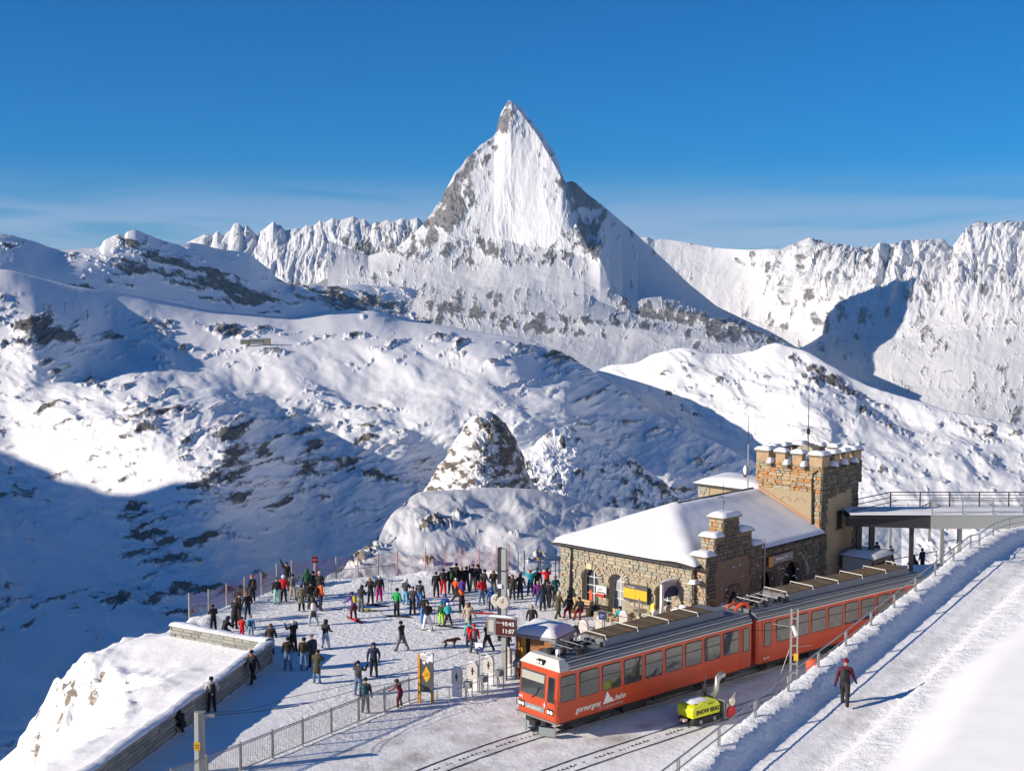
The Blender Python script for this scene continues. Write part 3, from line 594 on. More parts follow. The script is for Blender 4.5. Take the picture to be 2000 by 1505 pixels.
# ------------------------------------------------------------------ object helpers
class MB:
    def __init__(s): s.v, s.f, s.m = [], [], []
    def add(s, vs, fs, mi=0):
        b = len(s.v); s.v += [tuple(v) for v in vs]
        for f in fs: s.f.append([b + i for i in f]); s.m.append(mi)
        return s
    def box(s, x0, x1, y0, y1, z0, z1, mi=0):
        return s.add([(x0,y0,z0),(x1,y0,z0),(x1,y1,z0),(x0,y1,z0),(x0,y0,z1),(x1,y0,z1),(x1,y1,z1),(x0,y1,z1)],
                     [(3,2,1,0),(4,5,6,7),(0,1,5,4),(1,2,6,5),(2,3,7,6),(3,0,4,7)], mi)
    def ext(s, pts, vec, mi=0):                                   # extrude a flat polygon along vec
        n = len(pts); a = [Vector(p) for p in pts]; b = [p + Vector(vec) for p in a]
        nrm = Vector((0, 0, 0))
        for i in range(n): nrm += a[i].cross(a[(i + 1) % n])
        flip = nrm.dot(Vector(vec)) > 0
        fs = [list(range(n))[::-1] if flip else list(range(n)), list(range(n, 2 * n)) if flip else list(range(n, 2 * n))[::-1]]
        for i in range(n):
            j = (i + 1) % n
            fs.append((i, j, n + j, n + i) if flip else (j, i, n + i, n + j))
        return s.add(a + b, fs, mi)
    def tube(s, pts, r, n=6, mi=0, cap=True):
        pts = [Vector(p) for p in pts]; rs = r if isinstance(r, (list, tuple)) else [r] * len(pts)
        vs, fs = [], []
        up = None
        for i, p in enumerate(pts):
            d = (pts[min(i + 1, len(pts) - 1)] - pts[max(i - 1, 0)]).normalized()
            ref = Vector((0, 0, 1)) if abs(d.z) < 0.9 else Vector((1, 0, 0))
            a = d.cross(ref).normalized(); b = a.cross(d).normalized()
            for k in range(n):
                t = 2 * math.pi * k / n
                vs.append(p + (a * math.cos(t) + b * math.sin(t)) * rs[i])
        for i in range(len(pts) - 1):
            for k in range(n):
                j = (k + 1) % n
                fs.append((i*n+k, i*n+j, (i+1)*n+j, (i+1)*n+k))
        if cap: fs.append(tuple(range(n))[::-1]); fs.append(tuple(range((len(pts)-1)*n, len(pts)*n)))
        return s.add(vs, fs, mi)
    def lathe(s, prof, c=(0,0,0), n=16, mi=0, axis='z'):
        vs, fs = [], []
        for (r, h) in prof:
            for k in range(n):
                t = 2 * math.pi * k / n; q = (r * math.cos(t), r * math.sin(t), h)
                if axis == 'y': q = (q[0], h, q[1])
                if axis == 'x': q = (h, q[0], q[1])
                vs.append((q[0] + c[0], q[1] + c[1], q[2] + c[2]))
        for i in range(len(prof) - 1):
            for k in range(n):
                j = (k + 1) % n; fs.append((i*n+k, i*n+j, (i+1)*n+j, (i+1)*n+k))
        fs.append(tuple(range(n))[::-1]); fs.append(tuple(range((len(prof)-1)*n, len(prof)*n)))
        return s.add(vs, fs, mi)
    def dome(s, x0, x1, y0, y1, z, h, n=6, over=0.0, mi=0):         # a pillow of snow lying on a flat top
        x0 -= over; x1 += over; y0 -= over; y1 += over
        vs, fs = [], []
        sd = (x0 * 3.1 + y0 * 1.7 + z) % 7
        for j in range(n + 1):
            for i in range(n + 1):
                u, v = 2 * i / n - 1, 2 * j / n - 1
                k = (1 - abs(u) ** 5) ** 0.5 * (1 - abs(v) ** 5) ** 0.5
                zz = z + h * k * (1 + 0.18 * math.sin(3 * u + sd) * math.cos(2.3 * v + sd))
                vs.append(((x0 + x1) / 2 + u * (x1 - x0) / 2, (y0 + y1) / 2 + v * (y1 - y0) / 2, zz))
        for j in range(n):
            for i in range(n):
                a = j * (n + 1) + i; fs.append((a, a + 1, a + n + 2, a + n + 1))
        return s.add(vs, fs, mi)
    def mesh(s, name, mats, smooth=False):
        me = bpy.data.meshes.new(name); me.from_pydata(s.v, [], s.f)
        for m in (mats if isinstance(mats, (list, tuple)) else [mats]): me.materials.append(m)
        if any(s.m): me.polygons.foreach_set('material_index', s.m)
        if smooth: me.polygons.foreach_set('use_smooth', [True] * len(s.f))
        bm = bmesh.new(); bm.from_mesh(me); bmesh.ops.recalc_face_normals(bm, faces=bm.faces); bm.to_mesh(me); bm.free()
        me.update(); return me
def link(o, parent=None):
    COL.objects.link(o)
    if parent is not None: o.parent = parent
    return o
def thing(name, label, cat, loc=(0,0,0), rz=0.0, group=None):
    o = bpy.data.objects.new(name, None); o.empty_display_size = 0.2
    o.location = loc; o.rotation_euler = (0, 0, rz); link(o)
    o['label'] = label; o['category'] = cat
    if group: o['group'] = group
    return o
def part(name, mb, mats, parent, smooth=False, label=None, bevel=0.0):
    me = mb.mesh(name, mats, smooth) if isinstance(mb, MB) else mb
    o = bpy.data.objects.new(name, me); link(o, parent)
    if label: o['label'] = label
    if bevel:
        b = o.modifiers.new('bevel', 'BEVEL'); b.width = bevel; b.segments = 2; b.limit_method = 'ANGLE'
    return o
def whole(name, mb, mats, label, cat, group=None, loc=(0,0,0), rz=0.0, smooth=False):
    o = part(name, mb, mats, None, smooth); o.location = loc; o.rotation_euler = (0, 0, rz)
    o['label'] = label; o['category'] = cat
    if group: o['group'] = group
    return o
_fontcache = {}
def lettering(name, text, size, mat_, parent, origin, ux, uz, depth=0.01, italic=0.0, align='LEFT', bold=0.0):
    """raised letters on a plane: ux runs along the line, uz up"""
    cu = bpy.data.curves.new(name, 'FONT'); cu.body = text; cu.size = size; cu.extrude = depth; cu.align_x = align; cu.shear = italic; cu.offset = bold
    cu.resolution_u = 2
    tmp = bpy.data.objects.new('tmp', cu); COL.objects.link(tmp)
    dg = bpy.context.evaluated_depsgraph_get()
    me = bpy.data.meshes.new_from_object(tmp.evaluated_get(dg)); bpy.data.objects.remove(tmp)
    me.materials.clear(); me.materials.append(mat_)
    ux, uz = Vector(ux).normalized(), Vector(uz).normalized(); n = ux.cross(uz)
    M = Matrix(((ux.x, uz.x, n.x, origin[0]), (ux.y, uz.y, n.y, origin[1]), (ux.z, uz.z, n.z, origin[2]), (0, 0, 0, 1)))
    me.transform(M); me.name = name
    o = bpy.data.objects.new(name, me); link(o, parent)
    return o

# materials
def stone_m(name, col, var=0.35):
    return mat(name, col, 0.9, 0, var, 3.5, 0.8, 0.2)
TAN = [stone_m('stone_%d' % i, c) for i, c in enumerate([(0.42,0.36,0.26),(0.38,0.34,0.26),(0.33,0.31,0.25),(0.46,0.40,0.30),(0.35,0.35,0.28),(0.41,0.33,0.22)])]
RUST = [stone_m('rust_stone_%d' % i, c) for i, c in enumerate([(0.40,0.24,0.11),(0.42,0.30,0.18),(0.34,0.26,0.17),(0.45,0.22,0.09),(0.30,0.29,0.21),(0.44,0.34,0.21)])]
GREY = [stone_m('grey_stone_%d' % i, c) for i, c in enumerate([(0.16,0.15,0.115),(0.13,0.125,0.10),(0.19,0.17,0.125),(0.11,0.115,0.10),(0.17,0.14,0.10)])]  # grey stone, darkened beyond its own tone for the walls in shade
MORTAR = stone_m('mortar', (0.34, 0.29, 0.21))
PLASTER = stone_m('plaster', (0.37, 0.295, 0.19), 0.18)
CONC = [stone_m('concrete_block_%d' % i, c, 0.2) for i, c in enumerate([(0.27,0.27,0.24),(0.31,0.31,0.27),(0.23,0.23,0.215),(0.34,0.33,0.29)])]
PLASTER_SHADE = stone_m('shade_dark_plaster', (0.20, 0.165, 0.115), 0.25)  # plaster darkened to put the gable's shade into its colour
DARK = mat('dark_void', (0.015, 0.015, 0.017), 0.9)  # near-black sheets and fills paint in the darkness inside openings
DKMETAL = mat('dark_metal', (0.05, 0.052, 0.055), 0.5, 0.6)
STEEL = mat('galvanised_steel', (0.36, 0.37, 0.36), 0.45, 0.7)
GREYPAINT = mat('grey_paint', (0.33, 0.35, 0.34), 0.5)
SLATE = mat('slate', (0.06, 0.055, 0.05), 0.8)
COPPER = mat('copper_flashing', (0.42, 0.22, 0.13), 0.5, 0.4)
GLASS = mat('window_glass', (0.05, 0.065, 0.075), 0.08, 0.0, 0.3, 2.0, 0, 1.0)
WHITE = mat('white_paint', (0.78, 0.78, 0.76), 0.5)
YELLOW = mat('yellow_panel', (0.80, 0.43, 0.015), 0.5)
REDP = mat('red_paint', (0.55, 0.02, 0.015), 0.5)
WOOD = mat('light_wood', (0.50, 0.34, 0.18), 0.6, 0, 0.25, 9)
DWOOD = mat('brown_wood', (0.30, 0.13, 0.045), 0.5, 0, 0.25, 6)
BLACK = mat('black_rubber', (0.02, 0.02, 0.02), 0.7)

STONE_MESH = {}
def stone_mesh(m, k):
    key = (m.name, k)
    if key not in STONE_MESH:
        r = random.Random(hash(k) % 997 + 13 * k); j = lambda a: r.uniform(-a, a)
        b = MB(); f = 0.42
        vs = [(-.5,0,-.5),(.5,0,-.5),(.5,0,.5),(-.5,0,.5)] + [(-f+j(.05),-1,-f+j(.07)),(f+j(.05),-1,-f+j(.07)),(f+j(.05),-1,f+j(.07)),(-f+j(.05),-1,f+j(.07))]
        b.add(vs, [(0,1,2,3),(7,6,5,4),(0,4,5,1),(1,5,6,2),(2,6,7,3),(3,7,4,0)])
        STONE_MESH[key] = b.mesh('stone', m)
    return STONE_MESH[key]
def lay_stones(origin, ang, width, z0, z1, sw, sh, mats, blocked, seed, depth=0.07, tilt=0.02):
    """rows of uneven stones on a wall: returns (matrix, material, variant, area)"""
    r = random.Random(seed); out = []
    R = Matrix.Rotation(ang, 4, 'Z'); z = z0; row = 0
    while z < z1 - 0.03:
        h = min(sh * r.uniform(0.65, 1.4), z1 - z); s = -r.uniform(0, sw * 0.6)
        while s < width - 0.02:
            w = sw * r.uniform(0.45, 1.6); a, b = max(0, s), min(width, s + w); s += w
            if b - a < 0.08: continue
            n = 3 if b - a > 0.5 else 2
            if any(blocked(a + (b - a) * q / n, zz) for q in range(n + 1) for zz in (z + 0.02, z + h / 2, z + h - 0.02)):
                # try a shortened stone beside the opening
                m_ = (a + b) / 2
                if not any(blocked(a + (m_ - a) * q / 2, zz) for q in range(3) for zz in (z + 0.02, z + h - 0.02)): b = m_
                elif not any(blocked(m_ + (b - m_) * q / 2, zz) for q in range(3) for zz in (z + 0.02, z + h - 0.02)): a = m_
                else: continue
            g = 0.012
            M = Matrix.Translation(origin) @ R @ Matrix.Translation(((a + b) / 2, 0, z + h / 2)) @ Matrix.Rotation(r.uniform(-tilt, tilt), 4, 'Y') @ Matrix.Diagonal((b - a - g, depth * r.uniform(0.55, 1.35), h - g, 1))
            out.append((M, r.choice(mats), r.randrange(3), (b - a) * h))
        z += h; row += 1
    return out
def build_stones(parent, stones, name='stone', cap=300, first=None, restname='stonework'):
    stones = sorted(stones, key=lambda t: -t[3])
    for M, m, k, a in stones[:cap]:
        o = bpy.data.objects.new(name, stone_mesh(m, k)); link(o, parent); o.matrix_local = M
    rest = stones[cap:]
    if rest:
        ml = list({m.name: m for _, m, _, _ in rest}.values()); idx = {m.name: i for i, m in enumerate(ml)}
        b = MB()
        for M, m, k, a in rest:
            sm = stone_mesh(m, k)
            b.add([M @ v.co for v in sm.vertices], [tuple(p.vertices) for p in sm.polygons], idx[m.name])
        o = part(restname, b, ml, parent); o['kind'] = 'stuff'
def arch_pts(s0, s1, zt, n=10, zb=0.0):
    """outline of a round-headed opening, from the foot on the left over the top to the foot on the right"""
    r = (s1 - s0) / 2; zc = zt - r; c = (s0 + s1) / 2
    return [(s0, zb)] + [(c - r * math.cos(math.pi * k / n), zc + r * math.sin(math.pi * k / n)) for k in range(n + 1)] + [(s1, zb)]
def in_arch(s, z, a, grow=0.0):
    s0, s1, zt = a[:3]; zb = a[3] if len(a) > 3 else 0.0
    r = (s1 - s0) / 2 + grow; c = (s0 + s1) / 2; zc = zt - (s1 - s0) / 2
    if z < zb: return False
    return abs(s - c) < r if z < zc else (s - c) ** 2 + (z - zc) ** 2 < r * r
def voussoirs(origin, ang, a, mats, n, length, seed, depth=0.09):
    r = random.Random(seed); out = []; s0, s1, zt = a[:3]; R = (s1 - s0) / 2; c = (s0 + s1) / 2; zc = zt - R
    for k in range(n):
        t = math.pi * (k + 0.5) / n; L = length * r.uniform(0.85, 1.2); rr = R + 0.03 + L / 2
        M = (Matrix.Translation(origin) @ Matrix.Rotation(ang, 4, 'Z') @ Matrix.Translation((c - rr * math.cos(t), 0, zc + rr * math.sin(t)))
             @ Matrix.Rotation(t - math.pi / 2, 4, 'Y') @ Matrix.Diagonal((math.pi * rr / n * 0.86, depth * r.uniform(0.8, 1.2), L, 1)))
        out.append((M, r.choice(mats), r.randrange(3), 9.0))
    return out

# ------------------------------------------------------------------ parapet walls by the square
def parapet(A, B, h, name, label, zlow, outer, seed):
    """block wall from A to B; outer=+1 when the blocks seen are on the right of A->B"""
    d = (B - A); L = d.length; ang = math.atan2(d.y, d.x)
    t = thing(name, label, 'wall', A, ang)
    part('core', MB().box(0, L, -0.19, 0.19, zlow, h), CONC[2], t)
    r = random.Random(seed); blocks = []
    rows = int(round((h - zlow) / 0.2))
    bh = (h - zlow) / rows
    for j in range(rows):
        s = -r.uniform(0, 0.7)
        while s < L:
            w = r.choice((0.55, 0.75, 0.95)); a, b = max(0, s + 0.01), min(L, s + w - 0.01); s += w
            if b - a < 0.1: continue
            M = Matrix.Translation(((a + b) / 2, -0.19 * outer, zlow + (j + 0.5) * bh)) @ Matrix.Rotation(0 if outer > 0 else math.pi, 4, 'Z') @ Matrix.Diagonal((b - a, 0.035 * r.uniform(0.6, 1.5), bh - 0.022, 1))
            blocks.append((M, r.choice(CONC), r.randrange(3), 1))
    build_stones(t, blocks, 'block', 300)
    # coping and the snow lying along it
    part('coping', MB().box(-0.05, L + 0.05, -0.25, 0.25, h, h + 0.07), CONC[1], t)
    n = int(L / 0.22); vs, fs = [], []
    for i in range(n + 1):
        s = L * i / n
        w = 0.36 + 0.09 * math.sin(s * 1.9) + 0.05 * math.sin(s * 5.3 + 1) + r.uniform(-.05, .05)
        top = 0.19 + 0.04 * math.sin(s * 1.1) + r.uniform(-.035, .035)
        for (o_, z_) in ((-0.30 - r.uniform(0, .05), 0.065), (-0.30, top * 0.55), (-0.16, top * 0.95), (0.08, top), (w * 0.8, top * 0.8), (w, top * 0.1), (w * 1.0, -0.4)):
            vs.append((s, o_ * outer, h + z_))
    for i in range(n):
        for k in range(6): fs.append((i*7+k, i*7+k+1, (i+1)*7+k+1, (i+1)*7+k))
    part('snow_cover', MB().add(vs, fs), SNOW, t, True)
    return t
parapet(WALL_A[0], WALL_A[1], 1.05, 'parapet_wall', 'long grey block parapet in shade beside the square, snow along its top', -0.1, 1, 3)
parapet(WALL_B[1], WALL_B[0], 1.05, 'parapet_wall', 'short sunlit grey block wall return at the corner of the long parapet', -0.3, 1, 4)

# ------------------------------------------------------------------ station building
BA = Vector((3.1, 83.1, 0)); BANG = math.atan2(-0.69, 0.72)
W, LEN, EAVE = 10.2, 14.0, 3.75
st = thing('station_building', 'low stone station building with arched doorways and a thick white snow roof', 'building', BA, BANG)
A1, A2, A3 = (1.75, 3.1, 2.5), (3.95, 5.2, 2.5), (7.5, 8.7, 2.35)
def wall_poly(s_end, z_top, arches):
    p = [(0, -0.3)]
    for a in arches: p += [(a[0], -0.3)] + arch_pts(*a[:3])[0:] + [(a[1], -0.3)]
    return p + [(s_end, -0.3), (s_end, z_top), (0, z_top)]
front = MB().ext([(s, 0.0, z) for s, z in wall_poly(W, EAVE, [A1, A2, A3])], (0, 0.55, 0))
part('front_wall', front, MORTAR, st)
B1, B2, B3 = (2.55, 3.55, 2.0), (6.9, 8.9, 2.35), (9.6, 12.0, 2.55)
side = MB().ext([(W, s, z) for s, z in wall_poly(LEN, EAVE + 0.1, [B2, B3])], (-0.55, 0, 0))
part('side_wall', side, MORTAR, st)
part('rear_wall', MB().box(0, 0.5, 0.56, LEN, -0.3, EAVE), MORTAR, st)
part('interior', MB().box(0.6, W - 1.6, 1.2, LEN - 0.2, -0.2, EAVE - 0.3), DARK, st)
def blk_front(s, z): return any(in_arch(s, z, a, 0.38) if z > a[2] - (a[1]-a[0])/2 else in_arch(s, z, a, 0.03) for a in (A1, A2, A3))
def blk_side(s, z): return any(in_arch(s, z, a, 0.42) if z > a[2] - (a[1]-a[0])/2 else in_arch(s, z, a, 0.03) for a in (B2, B3)) or (0.4 < s < 6.1)
stones = lay_stones((0, 0, 0), 0, W, -0.1, EAVE, 0.46, 0.17, TAN, blk_front, 21)
for i, a in enumerate((A1, A2, A3)): stones += voussoirs((0, 0, 0), 0, a, TAN, 15, 0.38, 30 + i)
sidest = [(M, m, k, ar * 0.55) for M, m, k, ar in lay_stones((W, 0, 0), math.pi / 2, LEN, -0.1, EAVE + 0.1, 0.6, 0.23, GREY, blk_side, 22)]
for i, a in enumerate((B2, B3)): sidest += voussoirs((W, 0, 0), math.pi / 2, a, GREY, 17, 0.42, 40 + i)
build_stones(st, stones + sidest)
for i, (a, gm) in enumerate(((A1, GLASS), (A2, GREYPAINT), (A3, GLASS))):
    d = part('door', MB().ext([(s, 0.42, z) for s, z in arch_pts(*a)], (0, 0.06, 0)), gm, st)
    fr = MB(); c = (a[0] + a[1]) / 2; zc = a[2] - (a[1] - a[0]) / 2
    fr.box(c - 0.025, c + 0.025, 0.38, 0.418, 0, a[2] - 0.03)
    for z in (0.9, 1.4, zc + 0.1): fr.box(a[0] + 0.02, a[1] - 0.02, 0.385, 0.418, z, z + 0.04)
    pts = arch_pts(*a, n=12)
    fr.tube([(s, 0.40, z) for s, z in pts], 0.035, 5)
    part('glazing_bars', fr, WHITE, d)
part('keystone', MB().box(2.2, 2.62, -0.13, -0.01, 2.53, 2.86), mat('pale_keystone', (0.62, 0.55, 0.36), 0.8), st)
for a in (B2, B3):
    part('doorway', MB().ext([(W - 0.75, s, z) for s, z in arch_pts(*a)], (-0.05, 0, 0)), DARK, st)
# stepped gable on the platform side
gab = MB(); G0, G1 = W - 0.25, W + 0.75
GS = [(0.30, 6.0, 4.35), (1.15, 4.9, 5.35), (1.95, 3.55, 6.4)]
gpoly = [(0.30,-0.3),(B1[0],-0.3)] + arch_pts(*B1) + [(B1[1],-0.3),(6.0,-0.3),(6.0,4.35),(4.9,4.35),(4.9,5.35),(3.55,5.35),(3.55,6.4),(1.95,6.4),(1.95,5.35),(1.15,5.35),(1.15,4.35),(0.30,4.35)]
gab.ext([(G1, s, z) for s, z in gpoly], (G0 - G1, 0, 0))
g = part('stepped_gable', gab, PLASTER_SHADE, st)
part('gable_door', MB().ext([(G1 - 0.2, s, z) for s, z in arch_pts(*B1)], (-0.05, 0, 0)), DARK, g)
def blk_gab(s, z):                                                # the plaster field in the middle is bare of stones
    if s < 0.32 or s > 5.98 or (z > 4.33 and not 1.15 < s < 4.9) or (z > 5.33 and not 1.95 < s < 3.55): return True
    return (1.3 < s < 4.6 and z < 3.9)
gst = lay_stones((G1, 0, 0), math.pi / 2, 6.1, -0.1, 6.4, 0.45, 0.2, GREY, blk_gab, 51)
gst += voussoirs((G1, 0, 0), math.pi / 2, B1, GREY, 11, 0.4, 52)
for (y0, zz0, zz1) in ((0.30, -0.1, 4.33), (1.15, 4.35, 5.33), (1.95, 5.35, 6.38)):
    gst += lay_stones((G0 if zz0 > 0 else W, y0, 0), 0, (G1 - G0) if zz0 > 0 else 0.75, zz0, zz1, 0.42, 0.2, RUST + TAN, lambda s, z: False, int(60 + y0 * 7))
for (y0_, y1_, z_) in ((0.15, 1.15, 4.35), (1.0, 1.95, 5.35), (1.8, 3.7, 6.4), (3.55, 5.05, 5.35), (4.9, 6.15, 4.35)):
    part('gable_coping', MB().box(G0 - 0.1, G1 + 0.12, y0_, y1_, z_ + 0.005, z_ + 0.09), GREY[2], g)
    part('snow_cap', MB().dome(G0 - 0.1, G1 + 0.12, y0_, y1_, z_ + 0.085, 0.26, 8, 0.02), SNOW, g, True)
build_stones(g, gst, cap=200, restname='gable_stonework')
# roof: slab and its snow
def roof_h(x, y, k=0.45):
    hp = [(y + 0.35) * 0.42, (x + 0.35) * 0.42, (W + 0.35 - x) * 0.42]
    h = np.array(hp); return EAVE + 0.12 - np.log(np.exp(-h / 0.06).sum(0)) * 0.06 if False else EAVE + 0.12 + np.min(h, axis=0)
xs = np.linspace(-0.42, W + 0.42, 60); ys = np.linspace(-0.42, LEN - 0.02, 76)
X, Y = np.meshgrid(xs, ys)
Hs = roof_h(X, Y)
sl = np.stack([X, Y, Hs], -1)[::-1]
o = grid_mesh('roof', sl, SLATE, None, None, False); o.parent = st
m_ = o.modifiers.new('thickness', 'SOLIDIFY'); m_.thickness = 0.14; m_.offset = -1
ed = np.minimum.reduce([X + 0.42, W + 0.42 - X, Y + 0.42])
# soft ridge: blur the snow surface
Hb = Hs.copy()
for _ in range(14):
    Hp = np.pad(Hb, 1, mode='edge'); Hb = 0.5 * Hb + 0.125 * (Hp[2:, 1:-1] + Hp[:-2, 1:-1] + Hp[1:-1, 2:] + Hp[1:-1, :-2])
right = sstep(0.0, 1.2, X - np.maximum(W / 2, 0) - 0.05) * sstep(0.0, 1.0, Y - (W - X) + 0.2)
thick = (0.28 - 0.14 * right) * np.clip(ed / 0.35, 0.0, 1) ** 0.5 + 0.06 * fbm(X * 0.35 + 2, Y * 0.35, 3) + 0.05
thick = thick - 0.12 * np.exp(-((X - W / 2) / 0.22) ** 2) * (Y > 5.2) - 0.05 * np.exp(-(((W - X) - Y) / 0.3) ** 2) * (Y < 5.1)
thick = np.where(ed < 0.02, 0.02, thick)
drift = 0.16 * np.exp(-((X - 9.2) / 0.9) ** 2 - ((Y - 0.9) / 1.6) ** 2)
Sn = np.maximum(Hb, Hs - 0.05) + np.maximum(thick, 0.012) + drift
o = grid_mesh('roof_snow', np.stack([X, Y, Sn], -1)[::-1], SNOW, None, None); o.parent = st
part('ridge_cap', MB().box(W / 2 - 0.10, W / 2 + 0.02, 5.3, LEN - 0.1, EAVE + 2.2, EAVE + 2.62), SLATE, st)
gut = MB().tube([(-0.5, -0.48, EAVE + 0.08), (W - 0.6, -0.48, EAVE + 0.05)], 0.06, 6)
part('gutter', gut, DKMETAL, st)
sgut = MB()
r_ = random.Random(5)
for k in range(40):
    y = 6.3 + k * 0.19; sgut.box(W + 0.30, W + 0.50, y, y + 0.17, EAVE - 0.02 + r_.uniform(-.03, .03), EAVE + 0.12 + r_.uniform(-.03, .05))
part('slate_eave', sgut, SLATE, st)
part('downpipe', MB().tube([(1.0, -0.12, EAVE), (0.95, -0.14, 2.6), (0.9, -0.14, 0.2)], [0.05, 0.06, 0.13], 6), DKMETAL, st)
bst = part('ledge_snow', MB().dome(W + 0.02, W + 0.5, -0.5, 0.1, 2.9, 0.22, 6).dome(9.3, 10.0, -0.35, -0.02, 1.3, 0.2, 6), SNOW, st, True)
r_ = random.Random(9); sc = MB()
for k in range(46):                                              # crusts of snow caught on the rough side wall
    y, z = r_.uniform(0.5, 13.6), r_.uniform(0.3, 3.6); w = r_.uniform(0.08, 0.28)
    sc.dome(W + (0.74 if y < 6.0 else 0.02), W + (0.86 if y < 6.0 else 0.14), y, y + w, z, 0.07, 4)
part('snow_crust', sc, SNOW, st, True)
# signs on the walls
sg = thing('notice_board', 'yellow information board with dark header fixed to the stone wall', 'sign', BA, BANG)
part('panel', MB().box(5.35, 7.15, -0.34, -0.16, 1.15, 2.12), mat('board_dark', (0.07, 0.075, 0.08), 0.5), sg)
part('yellow_sheet', MB().box(5.37, 6.25, -0.36, -0.343, 1.3, 1.9).box(6.27, 7.13, -0.36, -0.343, 1.3, 1.9), YELLOW, sg)
lettering('lettering', 'Gornergrat', 0.13, WHITE, sg, (5.62, -0.345, 1.97), (1, 0, 0), (0, 0, 1), 0.004)
part('emblem', MB().ext([(5.45, -0.35, 1.95), (5.53, -0.35, 1.95), (5.49, -0.35, 2.09)], (0, 0.01, 0)), YELLOW, sg)
sg = thing('cafe_sign', 'white and red sign panel between the two arched doorways', 'sign', BA, BANG)
part('panel', MB().box(3.12, 3.92, -0.26, -0.2, 1.0, 1.66), WHITE, sg)
part('red_band', MB().box(3.12, 3.92, -0.275, -0.262, 1.0, 1.17), REDP, sg)
part('print_line', MB().box(3.2, 3.82, -0.27, -0.262, 1.22, 1.30).box(3.3, 3.6, -0.27, -0.262, 1.42, 1.48), DKMETAL, sg)
sg = thing('station_sign', 'weathered grey and orange station name board above the dark arches', 'sign', BA, BANG)
part('board', MB().box(W + 0.16, W + 0.24, 8.1, 9.0 + 1.4, 2.75, 3.25), mat('weathered_board', (0.33, 0.31, 0.29), 0.7), sg)
part('orange_end', MB().box(W + 0.15, W + 0.26, 7.6, 8.1, 2.62, 3.25), mat('orange_panel', (0.62, 0.30, 0.04), 0.5), sg)
part('letters', MB().box(W + 0.242, W + 0.25, 8.4, 9.7, 2.95, 3.06), WHITE, sg)
part('bracket', MB().tube([(W + 0.2, 9.3, 3.25), (W + 0.2, 9.3, 3.8)], 0.02, 5), DKMETAL, sg)

# ------------------------------------------------------------------ crenellated tower
tw = thing('stone_tower', 'square crenellated stone tower with snow on every merlon', 'tower', BA, BANG)
TX0, TX1, TY0, TY1, TZ = W - 4.75, W, LEN + 0.02, LEN + 4.85, 8.25
part('shaft', MB().box(TX0, TX1, TY0, TY1, -1.2, 6.7), PLASTER, tw)
part('corbelled_top', MB().ext([(TX0 - 0.0, TY0, 6.7), (TX1, TY0, 6.7), (TX1, TY1, 6.7), (TX0, TY1, 6.7)], (0, 0, 0.3)).box(TX0 - 0.14, TX1 + 0.14, TY0 - 0.14, TY1 + 0.14, 7.0, TZ), MORTAR, tw)
def blk_tl(s, z): return (z < 6.5 and s < 4.05 and not (z > 6.32 and (s * 3) % 2 < 1)) or (z < 3.6)
tst = lay_stones((TX0, TY0, 0), 0, 4.75, 3.6, 6.75, 0.5, 0.18, RUST + TAN[:2], blk_tl, 71)
tst += lay_stones((TX0 - 0.14, TY0 - 0.14, 0), 0, 5.03, 6.75, TZ, 0.5, 0.16, RUST, lambda s, z: False, 72)
def blk_ts(s, z):
    if 1.85 < s < 2.85 and 3.75 < z < 5.2: return True
    top = 5.95 + (0.35 if 3.2 < s < 3.9 else 0.15 if 2.2 < s < 2.9 else 0)
    return 0.95 < s < 4.0 and z < top
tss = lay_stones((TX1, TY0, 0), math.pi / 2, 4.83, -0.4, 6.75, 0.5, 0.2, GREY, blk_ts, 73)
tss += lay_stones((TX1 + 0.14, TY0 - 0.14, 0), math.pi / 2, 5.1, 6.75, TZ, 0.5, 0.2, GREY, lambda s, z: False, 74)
build_stones(tw, tst + [(M, m, k, a * 0.6) for M, m, k, a in tss])
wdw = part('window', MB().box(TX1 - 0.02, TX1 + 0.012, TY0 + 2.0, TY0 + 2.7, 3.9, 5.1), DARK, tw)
part('window_sill', MB().box(TX1 + 0.0, TX1 + 0.16, TY0 + 1.9, TY0 + 2.8, 3.8, 3.9), GREY[2], wdw)
part('window_frame', MB().box(TX1 + 0.013, TX1 + 0.05, TY0 + 1.92, TY0 + 2.0, 3.9, 5.16).box(TX1 + 0.013, TX1 + 0.05, TY0 + 2.7, TY0 + 2.78, 3.9, 5.16).box(TX1 + 0.013, TX1 + 0.05, TY0 + 2.0, TY0 + 2.7, 5.1, 5.16), PLASTER, wdw)
for c in (0.95, 2.1, 3.2):                                        # blind arches in the plaster
    a = MB(); pts = [(TX0 + c + 0.42 * math.cos(t * math.pi / 10), TY0 - 0.015, 5.6 + 0.42 * math.sin(t * math.pi / 10)) for t in range(1, 10)]
    a.tube(pts, 0.03, 5); part('blind_arch', a, PLASTER, tw)
part('terrace_snow', MB().dome(TX0, TX1, TY0, TY1, TZ - 0.1, 0.35, 10), SNOW, tw, True)
def merlon(x0, x1, y0, y1):
    m = part('merlon', MB().box(x0, x1, y0, y1, TZ, TZ + 0.62), RUST[1], tw)
    part('cap_stone', MB().box(x0 - 0.1, x1 + 0.1, y0 - 0.1, y1 + 0.1, TZ + 0.622, TZ + 0.75), GREY[2], m)
    part('snow_cap', MB().dome(x0 - 0.1, x1 + 0.1, y0 - 0.1, y1 + 0.1, TZ + 0.745, 0.24, 8, 0.03), SNOW, m, True)
ex, t_ = 0.14, 0.45
xa, xb, ya, yb = TX0 - ex, TX1 + ex, TY0 - ex, TY1 + ex
cw, mw = 0.95, 0.72
def side_spots(a, b):
    gap = ((b - a) - 2 * cw - 2 * mw) / 3
    return [a + cw + gap, a + cw + 2 * gap + mw], gap
